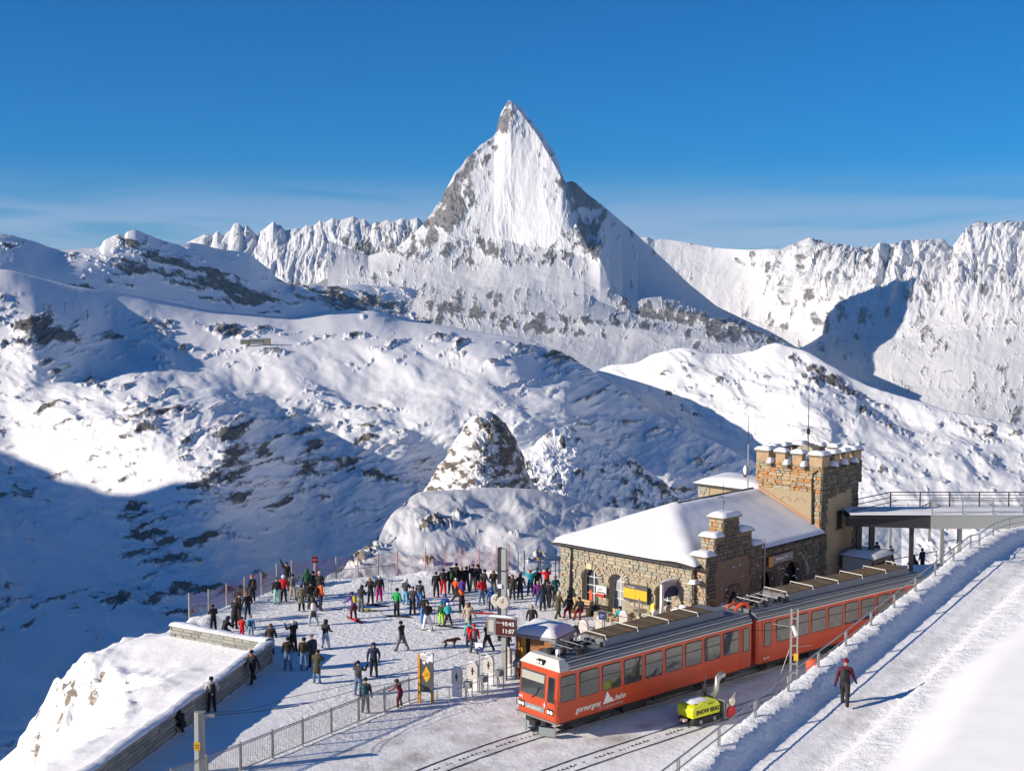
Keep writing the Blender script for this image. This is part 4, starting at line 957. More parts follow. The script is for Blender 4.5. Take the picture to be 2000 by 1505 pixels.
for (cx0, cx1) in ((xa, xa + cw), (xb - cw, xb)):
    for (cy0, cy1) in ((ya, ya + cw), (yb - cw, yb)): merlon(cx0, cx1, cy0, cy1)
spx, gpx_ = side_spots(xa, xb); spy, gpy_ = side_spots(ya, yb)
for s in spx: merlon(s, s + mw, ya, ya + t_); merlon(s, s + mw, yb - t_, yb)
for s in spy: merlon(xa, xa + t_, s, s + mw); merlon(xb - t_, xb, s, s + mw)
for s in (xa + cw + gpx_ / 2, spx[0] + mw + gpx_ / 2, spx[1] + mw + gpx_ / 2):
    sp = part('water_spout', MB().box(s - 0.16, s + 0.16, ya - 0.42, ya + 0.1, TZ - 0.22, TZ - 0.02), GREY[2], tw)
    part('snow_lump', MB().dome(s - 0.18, s + 0.18, ya - 0.44, ya + 0.3, TZ - 0.04, 0.34, 6), SNOW, sp, True)
for s in (ya + cw + gpy_ / 2, spy[0] + mw + gpy_ / 2, spy[1] + mw + gpy_ / 2):
    sp = part('water_spout', MB().box(xb - 0.1, xb + 0.42, s - 0.16, s + 0.16, TZ - 0.22, TZ - 0.02), GREY[1], tw)
    part('snow_lump', MB().dome(xb - 0.3, xb + 0.44, s - 0.18, s + 0.18, TZ - 0.04, 0.34, 6), SNOW, sp, True)
part('drain_pipe', MB().tube([(TX1 - 0.1, TY0 - 0.2, 8.0), (TX1 - 0.45, TY0 - 0.22, 7.75), (TX1 - 0.5, TY0 - 0.24, 7.4), (TX1 - 0.52, TY0 - 0.16, 6.4), (TX1 - 0.52, TY0 - 0.12, 4.0)], 0.075, 6), DKMETAL, tw)
part('roof_hatch', MB().ext([(TX0 + 1.0, TY1 - 1.7, TZ), (TX0 + 2.2, TY1 - 1.7, TZ), (TX0 + 2.2, TY1 - 1.7, TZ + 0.7), (TX0 + 1.6, TY1 - 1.7, TZ + 0.95), (TX0 + 1.0, TY1 - 1.7, TZ + 0.7)], (0, 1.0, 0)), TAN[1], tw)
part('flashing', MB().ext([(TX0 + 0.0, TY0 - 0.03, EAVE + 2.75), (TX1 + 0.0, TY0 - 0.03, EAVE + 0.55), (TX1, TY0 - 0.03, EAVE + 0.42), (TX0, TY0 - 0.03, EAVE + 2.62)], (0, -0.03, 0)), COPPER, tw)
# roof mast
ms = thing('antenna_mast', 'tall thin antenna mast guyed above the tower battlements', 'antenna', BA + Matrix.Rotation(BANG, 3, 'Z') @ Vector((TX0 + 2.3, TY0 + 2.4, TZ)), 0)
part('pole', MB().tube([(0, 0, 0), (0, 0, 2.6), (0, 0, 5.3)], [0.035, 0.03, 0.02], 6), DKMETAL, ms)
part('clamp', MB().box(-0.09, 0.09, -0.09, 0.09, 1.75, 2.15).tube([(-0.35, 0, 2.05), (0.3, 0, 1.95)], 0.015, 5).tube([(-0.2, 0, 2.3), (0.35, 0, 2.2)], 0.015, 5), DKMETAL, ms)
part('ring', MB().lathe([(0.07, -0.03), (0.1, 0), (0.07, 0.03)], (0, 0, 5.35), 10, axis='y'), STEEL, ms)
for q in ((-2.5, -1.2, 0.5), (-0.7, -1.9, 0.3), (0.9, -2.0, 0.3), (2.9, -0.3, 0.5)):
    part('guy_wire', MB().tube([(0, 0, 2.0), q], 0.012, 4), DKMETAL, ms)
an = thing('roof_antenna', 'slim grey antenna pole with dish beside the tower', 'antenna', BA + Matrix.Rotation(BANG, 3, 'Z') @ Vector((W / 2 - 0.2, LEN - 0.5, EAVE + 2.3)), 0)
part('pole', MB().tube([(0, 0, 0), (0, 0, 3.3)], 0.05, 6), STEEL, an)
part('whip', MB().tube([(0, 0, 3.3), (0, 0, 5.2)], 0.018, 5).tube([(0, 0, 3.4), (0.3, 0, 3.55)], 0.015, 5), DKMETAL, an)
part('dish', MB().lathe([(0.02, 0.0), (0.25, 0.05), (0.38, 0.14), (0.36, 0.15), (0.02, 0.03)], (-0.3, 0.1, 1.5), 14, axis='x'), WHITE, an, True)
an = thing('weather_vane', 'thin weather vane rod with compass letter W above the stepped gable', 'weather vane', BA + Matrix.Rotation(BANG, 3, 'Z') @ Vector((W + 0.2, 2.7, 6.6)), 0)
part('rod', MB().tube([(0, 0, 0), (0, 0, 1.9)], 0.015, 5).tube([(-0.45, 0, 0.95), (0.45, 0, 0.95)], 0.01, 5), DKMETAL, an)
lettering('letter', 'W', 0.3, DKMETAL, an, (-0.33, 0, 0.88), (1, 0, 0), (0, 0, 1), 0.01)
lettering('letter', 'S', 0.22, DKMETAL, an, (0.02, 0, 0.62), (1, 0, 0), (0, 0, 1), 0.01)

# annex behind
ax = thing('annex_block', 'flat roofed plastered annex behind the roof ridge beside the tower', 'building', BA, BANG)
part('wall', MB().box(TX0 - 5.6, TX0 - 0.03, TY0 + 0.8, TY0 + 4.5, 0, 5.9), PLASTER, ax)
part('roof_slab', MB().box(TX0 - 5.8, TX0 - 0.04, TY0 + 0.5, TY0 + 4.7, 5.9, 6.08), DKMETAL, ax)
part('roof_snow', MB().dome(TX0 - 5.8, TX0 - 0.05, TY0 + 0.5, TY0 + 4.7, 6.06, 0.5, 12, 0.05), SNOW, ax, True)
build_stones(ax, lay_stones((TX0 - 5.6, TY0 + 0.8, 0), 0, 1.0, 3.0, 5.9, 0.5, 0.2, TAN, lambda s, z: False, 81), 'stone')
part('vent_pipe', MB().lathe([(0.11, 0), (0.11, 0.45), (0.14, 0.45), (0.14, 0.5)], (TX0 - 2.6, TY0 + 2.2, 6.35), 10), DKMETAL, ax)
part('wall_lamp', MB().box(TX0 - 5.0, TX0 - 4.7, TY0 + 0.65, TY0 + 0.79, 3.6, 4.2), DKMETAL, ax)

# ------------------------------------------------------------------ footbridge from the tower to the hill path
RB = Matrix.Rotation(BANG, 3, 'Z')
bx0 = (BA + RB @ Vector((TX1, TY1 - 1.6, 0)))
br = thing('footbridge', 'grey steel footbridge on columns leading from the tower to the right', 'bridge', (0, 0, 0))
BY0, BY1 = 86.5, 89.3                                             # near and far edge
bxs, bxe = bx0.x - 0.2, 62.0
dk = 4.95
part('near_girder', MB().box(bxs + 5.3, bxe, BY0, BY0 + 0.18, dk - 0.85, dk + 0.05), GREYPAINT, br)
part('landing_girder', MB().ext([(bxs, BY0 + 0.9, dk - 0.85), (bxs + 5.28, BY0 + 0.02, dk - 0.85), (bxs + 5.28, BY0 + 0.02, dk + 0.05), (bxs, BY0 + 0.9, dk + 0.05)], (0, 0.15, 0)), DKMETAL, br)
part('far_girder', MB().box(bxs, bxe, BY1 - 0.18, BY1, dk - 0.85, dk + 0.05), GREYPAINT, br)
part('deck', MB().box(bxs, bxe, BY0 + 0.2, BY1 - 0.2, dk - 0.2, dk - 0.06), DKMETAL, br)
sdk = MB(); n = 60
sdk.add([(bxs + (bxe - bxs) * i / n, y, dk + z) for i in range(n + 1) for y, z in ((BY0 - 0.05, 0.06), (BY0 + 0.25, 0.13), (BY0 + 1.4, 0.16 + 0.05 * math.sin(i * 1.3)), (BY1 - 0.3, 0.2), (BY1, 0.07))],
        [(i*5+k, i*5+k+1, (i+1)*5+k+1, (i+1)*5+k) for i in range(n) for k in range(4)])
part('deck_snow', sdk, SNOW, br, True)
for y, x0_, m_ in ((BY0 + 0.08, bxs + 5.4, STEEL), (BY1 - 0.1, bxs + 3.4, DKMETAL)):
    for k in range(13):
        x = x0_ + k * 2.0
        part('railing_post', MB().box(x - 0.035, x + 0.035, y - 0.035, y + 0.035, dk, dk + 1.15), m_, br)
    part('handrail', MB().tube([(x0_, y, dk + 1.15), (bxe, y, dk + 1.15)], 0.035, 6).tube([(x0_, y, dk + 0.95), (bxe, y, dk + 0.95)], 0.02, 5).tube([(x0_, y, dk + 0.6), (bxe, y, dk + 0.6)], 0.02, 5).tube([(x0_, y, dk + 0.25), (bxe, y, dk + 0.25)], 0.02, 5), m_, br)
part('stair_rail', MB().tube([(bxs - 0.4, BY1 - 0.1, dk + 0.35), (bxs + 3.4, BY1 - 0.1, dk + 1.15)], 0.035, 6).tube([(bxs - 0.4, BY1 - 0.1, dk + 0.0), (bxs + 3.4, BY1 - 0.1, dk + 0.8)], 0.03, 6).tube([(bxs - 0.4, BY0 + 0.9, dk + 0.0), (bxs + 3.2, BY0 + 0.6, dk + 0.9)], 0.03, 6), DKMETAL, br)
for x, w in ((bxs + 0.9, 0.34), (bxs + 1.75, 0.34), (bxs + 4.4, 0.24), (bxs + 7.6, 0.24), (bxs + 14, 0.3), (bxs + 22, 0.3)):
    part('column', MB().box(x - w / 2, x + w / 2, BY0 + 1.0, BY0 + 1.3, -1.5, dk - 0.86), DKMETAL if x < bxs + 6 else GREYPAINT, br)
# ------------------------------------------------------------------ railway
TRED = mat('railcar_red', (0.50, 0.062, 0.016), 0.36, 0, 0.3, 0.9)
TROOF = mat('railcar_roof_grey', (0.17, 0.18, 0.19), 0.5, 0, 0.2, 2)
TCREAM = mat('railcar_cap_cream', (0.62, 0.60, 0.54), 0.45)
TBROWN = mat('roof_walk_brown', (0.13, 0.085, 0.04), 0.8, 0, 0.4, 3)
UNDER = mat('underframe_dark', (0.025, 0.025, 0.026), 0.8, 0.2, 0.4, 3)
PLOUGH = mat('plough_grey', (0.22, 0.25, 0.25), 0.6)
TGLASS = mat('railcar_glass', (0.05, 0.053, 0.053), 0.04, 0, 0.6, 2.5, 0, 1.0)
RUBBER = mat('window_rubber', (0.05, 0.05, 0.045), 0.6)
LAMP = mat('headlamp_glass', (0.85, 0.85, 0.80), 0.15)
def pane(mb, x, y0, y1, z0, z1, r=0.1, t=0.02, n=4):
    """rounded window outline on a plane of constant x, extruded outward by t"""
    p = []
    for cy, cz, a0 in ((y1 - r, z1 - r, 0), (y0 + r, z1 - r, 90), (y0 + r, z0 + r, 180), (y1 - r, z0 + r, 270)):
        for k in range(n + 1):
            a = math.radians(a0 + 90 * k / n); p.append((x, cy + r * math.cos(a), cz + r * math.sin(a)))
    return mb.ext(p, (t, 0, 0))
def ring(mb, x, y0, y1, z0, z1, w=0.045, r=0.1):
    p = []
    for cy, cz, a0 in ((y1 - r, z1 - r, 0), (y0 + r, z1 - r, 90), (y0 + r, z0 + r, 180), (y1 - r, z0 + r, 270)):
        for k in range(5):
            a = math.radians(a0 + 90 * k / 4); p.append((x, cy + r * math.cos(a), cz + r * math.sin(a)))
    return mb.tube(p + [p[0]], w * 0.6, 4, cap=False)
def railcar(name, label, org, ang, L, cab, wins, doors):
    t = thing(name, label, 'train', org, ang, 'red rack railway railcars')
    hw, zb, zt = 1.325, 0.72, 3.05
    rk = 0.16 if cab else 0.0
    # body shell: cross section lofted along the car, nose slightly raked
    sec = [(-hw + 0.02, zb), (-hw, zb + 0.5), (-hw, 1.9), (-hw + 0.03, zt), (hw - 0.03, zt), (hw, 1.9), (hw, zb + 0.5), (hw - 0.02, zb)]
    b = MB(); n = len(sec); vs = []
    for y0, sq in ((0.0, 0.93), (0.12, 1.0), (L - 0.05, 1.0), (L, 0.97)):
        for x, z in sec:
            yy = y0 + (rk * max(0, (z - 1.5) / 1.55) if y0 < 1 else 0)
            vs.append((x * sq if y0 in (0.0, L) else x, yy, z))
    fs = [tuple(range(n)), tuple(range(3*n, 4*n))[::-1]]
    for i in range(3):
        for k in range(n): fs.append((i*n+k, i*n+(k+1) % n, (i+1)*n+(k+1) % n, (i+1)*n+k))
    body = part('body', b.add(vs, fs), TRED, t)
    # roof
    rs = [(-hw - 0.02, zt), (-hw + 0.12, zt + 0.24), (-0.75, zt + 0.44), (0.75, zt + 0.44), (hw - 0.12, zt + 0.24), (hw + 0.02, zt)]
    rb = MB(); y0 = 0.75 if cab else 0.0
    rb.ext([(x, y0, z + 0.004) for x, z in rs], (0, L - y0, 0))
    roof = part('roof', rb, TROOF, t)
    rr = MB()
    for x, z in ((hw - 0.03, zt + 0.11), (hw - 0.22, zt + 0.285), (hw - 0.42, zt + 0.36), (-hw + 0.22, zt + 0.285)):
        rr.box(x - 0.02, x + 0.02, y0, L, z, z + 0.035)
    part('roof_rib', rr, STEEL, roof)
    part('gutter_line', MB().box(hw - 0.02, hw + 0.035, y0, L, zt - 0.03, zt + 0.012), TCREAM, roof)
    if cab:
        c = MB()
        lo = [(-hw - 0.01, rk - 0.02, zt), (hw + 0.01, rk - 0.02, zt), (hw + 0.02, 0.75, zt), (-hw - 0.02, 0.75, zt)]
        hi = [(-0.95, 0.42, zt + 0.42), (0.95, 0.42, zt + 0.42), (0.95, 0.75, zt + 0.44), (-0.95, 0.75, zt + 0.44)]
        c.add([(x, y, z + 0.004) for x, y, z in lo + hi], [(3,2,1,0),(4,5,6,7),(0,1,5,4),(1,2,6,5),(2,3,7,6),(3,0,4,7)])
        cap = part('front_cap', c, TCREAM, t)
        lm = MB().box(-0.22, 0.22, rk + 0.0, rk + 0.22, zt + 0.10, zt + 0.30); part('top_lamp_box', lm, UNDER, cap)
        part('top_lamp', MB().lathe([(0.075, 0), (0.075, 0.03)], (-0.1, rk - 0.03, zt + 0.2), 10, axis='y').lathe([(0.075, 0), (0.075, 0.03)], (0.1, rk - 0.03, zt + 0.2), 10, axis='y'), LAMP, cap)
        # nose: windscreen, door, lamps, band (the nose leans back above z=1.5)
        def ny(z): return rk * max(0, (z - 1.5) / 1.55)
        def nose(x0, x1, z0, z1, mt, nm, off=0.015, par=None):
            m = MB(); m.add([(x0, ny(z0) - off, z0), (x1, ny(z0) - off, z0), (x1, ny(z1) - off, z1), (x0, ny(z1) - off, z1), (x0, ny(z0) + 0.05, z0), (x1, ny(z0) + 0.05, z0), (x1, ny(z1) + 0.05, z1), (x0, ny(z1) + 0.05, z1)],
                            [(0,1,2,3),(4,7,6,5),(0,4,5,1),(1,5,6,2),(2,6,7,3),(3,7,4,0)])
            return part(nm, m, mt, par or t)
        nose(-1.16, 0.44, 1.70, 2.80, RUBBER, 'windscreen_frame', 0.012)
        ws = nose(-1.10, 0.38, 1.76, 2.74, TGLASS, 'windscreen', 0.02)
        nose(-1.10, 0.38, 2.36, 2.72, mat('sun_blind', (0.36, 0.36, 0.32), 0.7), 'sun_blind', 0.026, ws)
        dr = nose(0.56, 1.14, 0.95, 2.86, TRED, 'front_door', 0.02)
        nose(0.64, 1.07, 1.62, 2.76, RUBBER, 'door_window_frame', 0.03, dr); nose(0.68, 1.03, 1.66, 2.72, mat('dark_glass', (0.02, 0.022, 0.025), 0.08, 0, 0.1, 2, 0, 1.0), 'door_window', 0.036, dr)
        part('white_cross', MB().box(0.50, 0.535, -0.04, -0.005, 1.32, 1.58).box(0.44, 0.59, -0.041, -0.006, 1.43, 1.47), WHITE, t)
        nose(-0.80, 0.46, 1.06, 1.30, PLOUGH, 'name_band', 0.012)
        lettering('band_lettering', 'gornergrat bahn', 0.13, WHITE, t, (-0.62, -0.014, 1.13), (1, 0, 0), (0, 0, 1), 0.004)
        for x in (-1.02, 0.86):
            hb = nose(x - 0.2, x + 0.2, 1.06, 1.34, UNDER, 'lamp_box', 0.02)
            part('headlamp', MB().lathe([(0.09, 0), (0.08, 0.02)], (x - 0.09, -0.045, 1.2), 10, axis='y').lathe([(0.09, 0), (0.08, 0.02)], (x + 0.1, -0.045, 1.2), 10, axis='y'), LAMP, hb)
        lettering('fleet_number', '3052', 0.14, WHITE, t, (-1.2, -0.014, 1.48), (1, 0, 0), (0, 0, 1), 0.004, bold=0.003)
        part('wiper', MB().tube([(-0.35, 0.0, 1.62), (-0.05, 0.0, 1.8), (0.12, 0.02, 2.15)], 0.025, 5), UNDER, ws)
        part('grab_rail', MB().tube([(-1.3, -0.06, 1.1), (-1.3, -0.06, 1.65), (-1.2, 0.0, 1.65)], 0.018, 5).tube([(1.24, -0.06, 1.2), (1.24, -0.06, 1.85)], 0.018, 5), UNDER, t)
        part('bumper_step', MB().box(-1.3, 1.3, -0.14, 0.02, 0.78, 0.83), STEEL, t)
        pl = MB()
        for s in (-1, 1): part('plough_blade', MB().ext([(s*0.42, -0.28, 0.12), (s*1.12, 0.05, 0.12), (s*1.12, 0.05, 0.50), (s*0.42, -0.28, 0.50)], (0, 0.04, 0)), PLOUGH, t)
        part('coupler', MB().box(-0.2, 0.2, -0.3, 0.3, 0.45, 0.70).tube([(0.1, -0.2, 0.5), (0.15, -0.3, 0.3), (0.25, -0.1, 0.35)], 0.03, 5).box(-0.7, 0.6, -0.05, 0.4, 0.5, 0.72), UNDER, t)
    # side windows, each pane with its rubber and a sliding bar
    for y0w, y1w in wins:
        f = MB(); ring(f, hw - 0.005, y0w, y1w, 1.70, 2.82); w = part('window', pane(MB(), hw - 0.012, y0w, y1w, 1.70, 2.82), TGLASS, t)
        f.box(hw - 0.01, hw + 0.022, y0w + 0.02, y1w - 0.02, 2.36, 2.40)
        part('window_rubber', f, RUBBER, w)
    for y0w, y1w in doors:
        d = part('door', MB().box(hw - 0.02, hw + 0.006, y0w - 0.15, y1w + 0.15, 0.8, 2.95), TRED, t)
        f = MB(); ring(f, hw + 0.01, y0w, y1w, 1.62, 2.82)
        part('door_window', pane(MB(), hw + 0.002, y0w, y1w, 1.62, 2.82), TGLASS, d); part('door_rubber', f, RUBBER, d)
    # roof walk with cross rails, and the clutter of the current collectors
    w0, w1 = (3.6, L - 1.4) if cab else (3.0, L - 0.6)
    wk = MB().ext([(-0.95, w0, zt + 0.45), (0.72, w0, zt + 0.45), (0.55, w0, zt + 0.74), (-0.9, w0, zt + 0.74)], (0, w1 - w0, 0))
    rw = part('roof_walk', wk, TROOF, t)
    k = 0; y = w0 + 0.05
    while y < w1 - 1.0:
        part('walk_board', MB().box(-0.86, 0.50, y, y + 0.92, zt + 0.742, zt + 0.775), TBROWN, rw); y += 0.98
    for yy in np.arange(w0 + 0.1, w1, 2.15):
        part('roof_rail', MB().tube([(-0.9, yy, zt + 0.76), (-0.9, yy, zt + 0.9), (0.62, yy, zt + 0.9), (0.66, yy, zt + 0.72)], 0.028, 5), TCREAM, rw)
    r = random.Random(L)
    cl = MB()
    ca, cb = (0.85, 3.5) if cab else (0.2, 2.9)
    for q in range(26):
        x, yy = r.uniform(-0.85, 0.85), r.uniform(ca, cb); h = r.uniform(0.05, 0.28)
        part('roof_equipment', MB().box(x - r.uniform(.03, .14), x + r.uniform(.03, .14), yy - r.uniform(.03, .2), yy + r.uniform(.03, .2), zt + 0.44, zt + 0.44 + h), UNDER, roof)
    pn = MB(); zf = zt + 0.62
    for x in (-0.55, 0.55):
        pn.tube([(x, ca + 0.5, zf), (x * 0.9, ca + 1.6, zf + 0.16), (x * 0.8, cb + 0.3, zf + 0.26)], 0.022, 5)
        pn.tube([(x, ca + 0.7, zf - 0.1), (x * 0.6, ca + 1.9, zf + 0.22)], 0.018, 5)
    for yy in (ca + 0.6, ca + 1.3, ca + 2.0, cb + 0.2): pn.tube([(-0.75, yy, zf + 0.1), (0.75, yy, zf + 0.1)], 0.02, 5)
    part('pantograph', pn, STEEL if cab else TCREAM, roof)
    if cab:
        part('horn', MB().lathe([(0.1, 0), (0.11, 0.25), (0.07, 0.3)], (0.45, 0.85, zt + 0.44), 8), WHITE, roof)
    # running gear
    for yb in (2.3, L - 2.3):
        bg = part('bogie', MB().box(-1.05, 1.05, yb - 1.3, yb + 1.3, 0.42, 0.72), UNDER, t)
        for yw in (yb - 0.85, yb + 0.85):
            part('wheel', MB().lathe([(0.12, -0.62), (0.36, -0.60), (0.36, -0.5), (0.08, -0.48), (0.08, 0.48), (0.36, 0.5), (0.36, 0.60), (0.12, 0.62)], (0, yw, 0.4), 14, axis='x'), UNDER, bg)
    part('equipment_box', MB().box(-1.1, 1.1, 4.4, 6.0, 0.3, 0.72).box(-1.05, 1.0, 6.6, L - 4.2, 0.38, 0.72), UNDER, t)
    part('sill', MB().box(-hw + 0.01, hw + 0.012, 0.2 if cab else 0.02, L - 0.02, 0.70, 0.76), UNDER, t)
    return t
a1 = math.radians(-48.5)
car1 = railcar('railcar', 'red railcar with driving cab and headlamps nearest the turnstiles', TRACK_ORG, a1, 13.55, True,
        [(0.20, 1.12)] + [(1.40 + 1.42 * k, 2.58 + 1.42 * k) for k in range(8)], [(12.85, 13.32)])
lg = 1.334
lettering('logo_lettering', 'gornergrat', 0.36, WHITE, car1, (lg, 1.12, 1.05), (0, 1, 0), (0, 0, 1), 0.004, 0.25, bold=0.006)
lettering('logo_lettering', 'bahn', 0.36, WHITE, car1, (lg, 3.62, 1.12), (0, 1, 0), (0, 0, 1), 0.004, 0.25, bold=0.006)
lettering('small_lettering', 'the matterhorn railway', 0.17, mat('pale_grey_print', (0.5, 0.45, 0.42), 0.5), car1, (lg, 2.55, 0.90), (0, 1, 0), (0, 0, 1), 0.004, 0.2)
part('mountain_logo', MB().ext([(lg, 2.82, 1.08), (lg, 3.60, 1.10), (lg, 3.42, 1.28), (lg, 3.30, 1.34), (lg, 3.12, 1.62), (lg, 3.04, 1.52), (lg, 2.98, 1.36), (lg, 2.90, 1.2)], (0.006, 0, 0)), WHITE, car1)
jn = TRACK_ORG + TRACK_DIR * 14.05
a2 = math.radians(-51.3)
X2 = Vector((math.cos(a2), math.sin(a2), 0)); 
car2 = railcar('railcar', 'rear red railcar coupled behind, its tail hidden by the snowy path bank', jn, a2, 14.5, False,
        [(1.5 + 1.42 * k, 2.68 + 1.42 * k) for k in range(8)], [(0.55, 1.05)])
bl = MB()
for k in range(5): bl.box(-1.1 + 0.05 * (k % 2), 1.1 - 0.05 * (k % 2), 13.56 + k * 0.09, 13.64 + k * 0.09, 0.9, 3.1)
part('gangway_bellows', bl, mat('bellows_red', (0.25, 0.02, 0.012), 0.7), car1)
part('roof_cable', MB().tube([(0.5, 13.2, 3.6), (0.6, 13.6, 3.85), (0.6, 14.0, 3.8), (0.55, 14.3, 3.5)], 0.09, 6).tube([(0.0, 13.2, 3.6), (0.05, 13.7, 3.8), (0.0, 14.2, 3.5)], 0.07, 6), mat('orange_hose', (0.75, 0.10, 0.02), 0.5), car1)
lettering('coach_number', 'Bhe 4/8', 0.14, WHITE, car2, (lg, 0.5, 0.95), (0, 1, 0), (0, 0, 1), 0.003)
# the two tracks: rails and rack, curving slightly towards the camera
RAIL = mat('rail_steel', (0.10, 0.085, 0.075), 0.45, 0.6, 0.3, 4)
def track(name, label, off, seed):
    t = thing(name, label, 'railway track', (0, 0, 0), 0, 'railway tracks in the snow')
    P = Vector((TRACK_DIR.y, -TRACK_DIR.x, 0))
    def pt(s, lat, z):
        bend = 0.012 * max(0, -s) ** 2
        return TRACK_ORG + TRACK_DIR * s + P * (off + lat + bend) + Vector((0, 0, z))
    ss = [-16 + k for k in range(0, 48)]
    for lat in (-0.5, 0.5): part('rail', MB().tube([pt(s, lat, 0.022) for s in ss], 0.026, 4), RAIL, t)
    rk = MB()
    for k in range(int(46 / 0.25)): 
        s = -16 + k * 0.25; a, b = pt(s, -0.07, 0.0), pt(s + 0.12, 0.07, 0.05)
        c = (a + b) / 2; rk.box(c.x - 0.05, c.x + 0.05, c.y - 0.05, c.y + 0.05, -0.03, 0.03 + 0.02 * math.sin(k * 0.7) - 0.012 * (k % 3))
    part('rack', rk, RAIL, t)
track('railway_track', 'snow covered rack railway track under the red train', 0.0, 1)
track('railway_track', 'second rack railway track half buried in front of the train', 3.9, 2)

# ------------------------------------------------------------------ snow blower
SB = gp(1368, 1408); sba = math.radians(-52)
sb = thing('snow_blower', 'lime yellow tracked snow blower with red auger beside the train', 'snow blower', SB, sba)
LIME = mat('lime_yellow', (0.62, 0.66, 0.02), 0.45)
hd = MB().ext([(-0.5, y, z) for y, z in ((-1.0, 0.42), (0.75, 0.42), (0.80, 0.8), (0.55, 1.05), (-0.35, 1.05), (-0.92, 0.92), (-1.02, 0.8))], (1.0, 0, 0))
hood = part('engine_hood', hd, LIME, sb, bevel=0.04)
part('hood_snow', MB().dome(-0.42, 0.32, -0.85, 0.35, 1.03, 0.09, 6), SNOW, hood, True)
lettering('lettering', 'SNOW BEAST', 0.27, BLACK, hood, (0.515, -0.82, 0.58), (0, 1, 0), (0, 0, 1), 0.006, 0.15, bold=0.006)
lettering('lettering', 'ZAUGG', 0.11, BLACK, hood, (0.515, -0.05, 0.93), (0, 1, 0), (0, 0, 1), 0.004)
for s in (-1, 1):
    tp = [(y, z) for y, z in ((-0.85, 0.06), (-1.0, 0.2), (-0.85, 0.36), (0.7, 0.36), (0.85, 0.2), (0.7, 0.06))]
    tk = part('crawler_track', MB().ext([(s * 0.36 - 0.13, y, z) for y, z in tp], (0.26, 0, 0)), BLACK, sb, bevel=0.03)
    part('track_wheel', MB().lathe([(0.1, -0.02), (0.1, 0.02)], (s * 0.36 + s * 0.135, -0.5, 0.2), 10, axis='x').lathe([(0.1, -0.02), (0.1, 0.02)], (s * 0.36 + s * 0.135, 0.4, 0.2), 10, axis='x'), STEEL, tk)
hs = MB()
for x in (-0.62, 0.58): hs.ext([(x, 0.95, 0.08), (x, 1.5, 0.08), (x, 1.45, 0.55), (x, 1.7, 1.25), (x, 1.05, 0.75)], (0.04, 0, 0))
hs.box(-0.58, 0.58, 0.93, 0.99, 0.1, 0.95)
part('auger_housing', hs, STEEL, sb)
ag = MB()
for x in (-0.3, 0.0, 0.3): ag.lathe([(0.30, -0.03), (0.31, 0.0), (0.30, 0.03)], (x, 1.3, 0.34), 16, axis='x')
ag.tube([(-0.58, 1.3, 0.34), (0.58, 1.3, 0.34)], 0.05, 6).lathe([(0.29, -0.02), (0.29, 0.02)], (0.66, 1.35, 0.34), 16, axis='x')
part('auger', ag, REDP, sb)
part('end_disc', MB().lathe([(0.19, -0.02), (0.19, 0.02)], (0.66, 1.40, 0.82), 14, axis='x'), mat('cream_disc', (0.7, 0.66, 0.5), 0.5), sb)
ch = MB().tube([(0.05, 0.92, 0.75), (0.05, 0.98, 1.5), (0.05, 1.08, 1.85), (0.08, 1.28, 2.0), (0.1, 1.42, 1.92)], [0.13, 0.13, 0.15, 0.17, 0.14], 8)
part('discharge_chute', ch, STEEL, sb, True)
part('exhaust_stack', MB().tube([(-0.3, 0.62, 1.0), (-0.3, 0.62, 1.62)], 0.07, 8).tube([(-0.42, 0.5, 1.0), (-0.30, 0.70, 2.0)], 0.025, 5), DKMETAL, sb)
part('tow_bar', MB().box(-0.15, 0.15, -1.2, -1.0, 0.25, 0.36), mat('tow_white', (0.6, 0.45, 0.42), 0.6), sb)

# ------------------------------------------------------------------ steel barrier along the track
FP = [(350,1560),(412,1532),(470,1506),(532,1499 - 18),(590,1462),(646,1440),(698,1418),(750,1394),(799,1372)]
fp = [gp(*p) for p in FP]
d0 = (fp[-1] - fp[2]).normalized()
L0 = (fp[-1] - fp[2]).length
n_p = 7; pitch = L0 / 6
posts = [fp[2] + d0 * (k * pitch) for k in range(-3, n_p)]
fe = thing('barrier_fence', 'galvanised steel bar fence between the square and the tracks', 'fence', (0, 0, 0))
for k in range(len(posts) - 1):
    a, b = posts[k] + d0 * 0.07, posts[k + 1] - d0 * 0.07
    up = Vector((0, 0, 1)); za, zb_ = gz(a.x, a.y), gz(b.x, b.y)
    p = part('panel_frame', MB().tube([a + up * 0.10, a + up * 1.18, b + up * 1.18, b + up * 0.10, a + up * 0.10], 0.026, 6), STEEL, fe)
    bars = MB(); nb_ = 17
    for q in range(1, nb_):
        c = a.lerp(b, q / nb_); bars.tube([c + up * 0.10, c + up * 1.10], 0.009, 4)
    for q in range(nb_ * 2):
        c = a.lerp(b, (q + 0.5) / (nb_ * 2)); bars.tube([c + up * (1.08 + 0.05 * (q % 2)), c + d0 * 0.05 + up * (1.13 - 0.05 * (q % 2))], 0.02, 4)
    part('bars', bars, STEEL, p)
for c in posts: part('post', MB().tube([c + Vector((0, 0, -0.1)), c + Vector((0, 0, 1.28))], 0.04, 6), STEEL, fe)
# short end panel by the stele
a = posts[-1]; b = gp(818, 1366)
part('end_panel', MB().tube([a + Vector((0,0,1.1)), b + Vector((0,0,1.1))], 0.026, 6).tube([a + Vector((0,0,0.1)), b + Vector((0,0,0.1))], 0.026, 6).tube([b, b + Vector((0,0,1.2))], 0.03, 6), STEEL, fe)

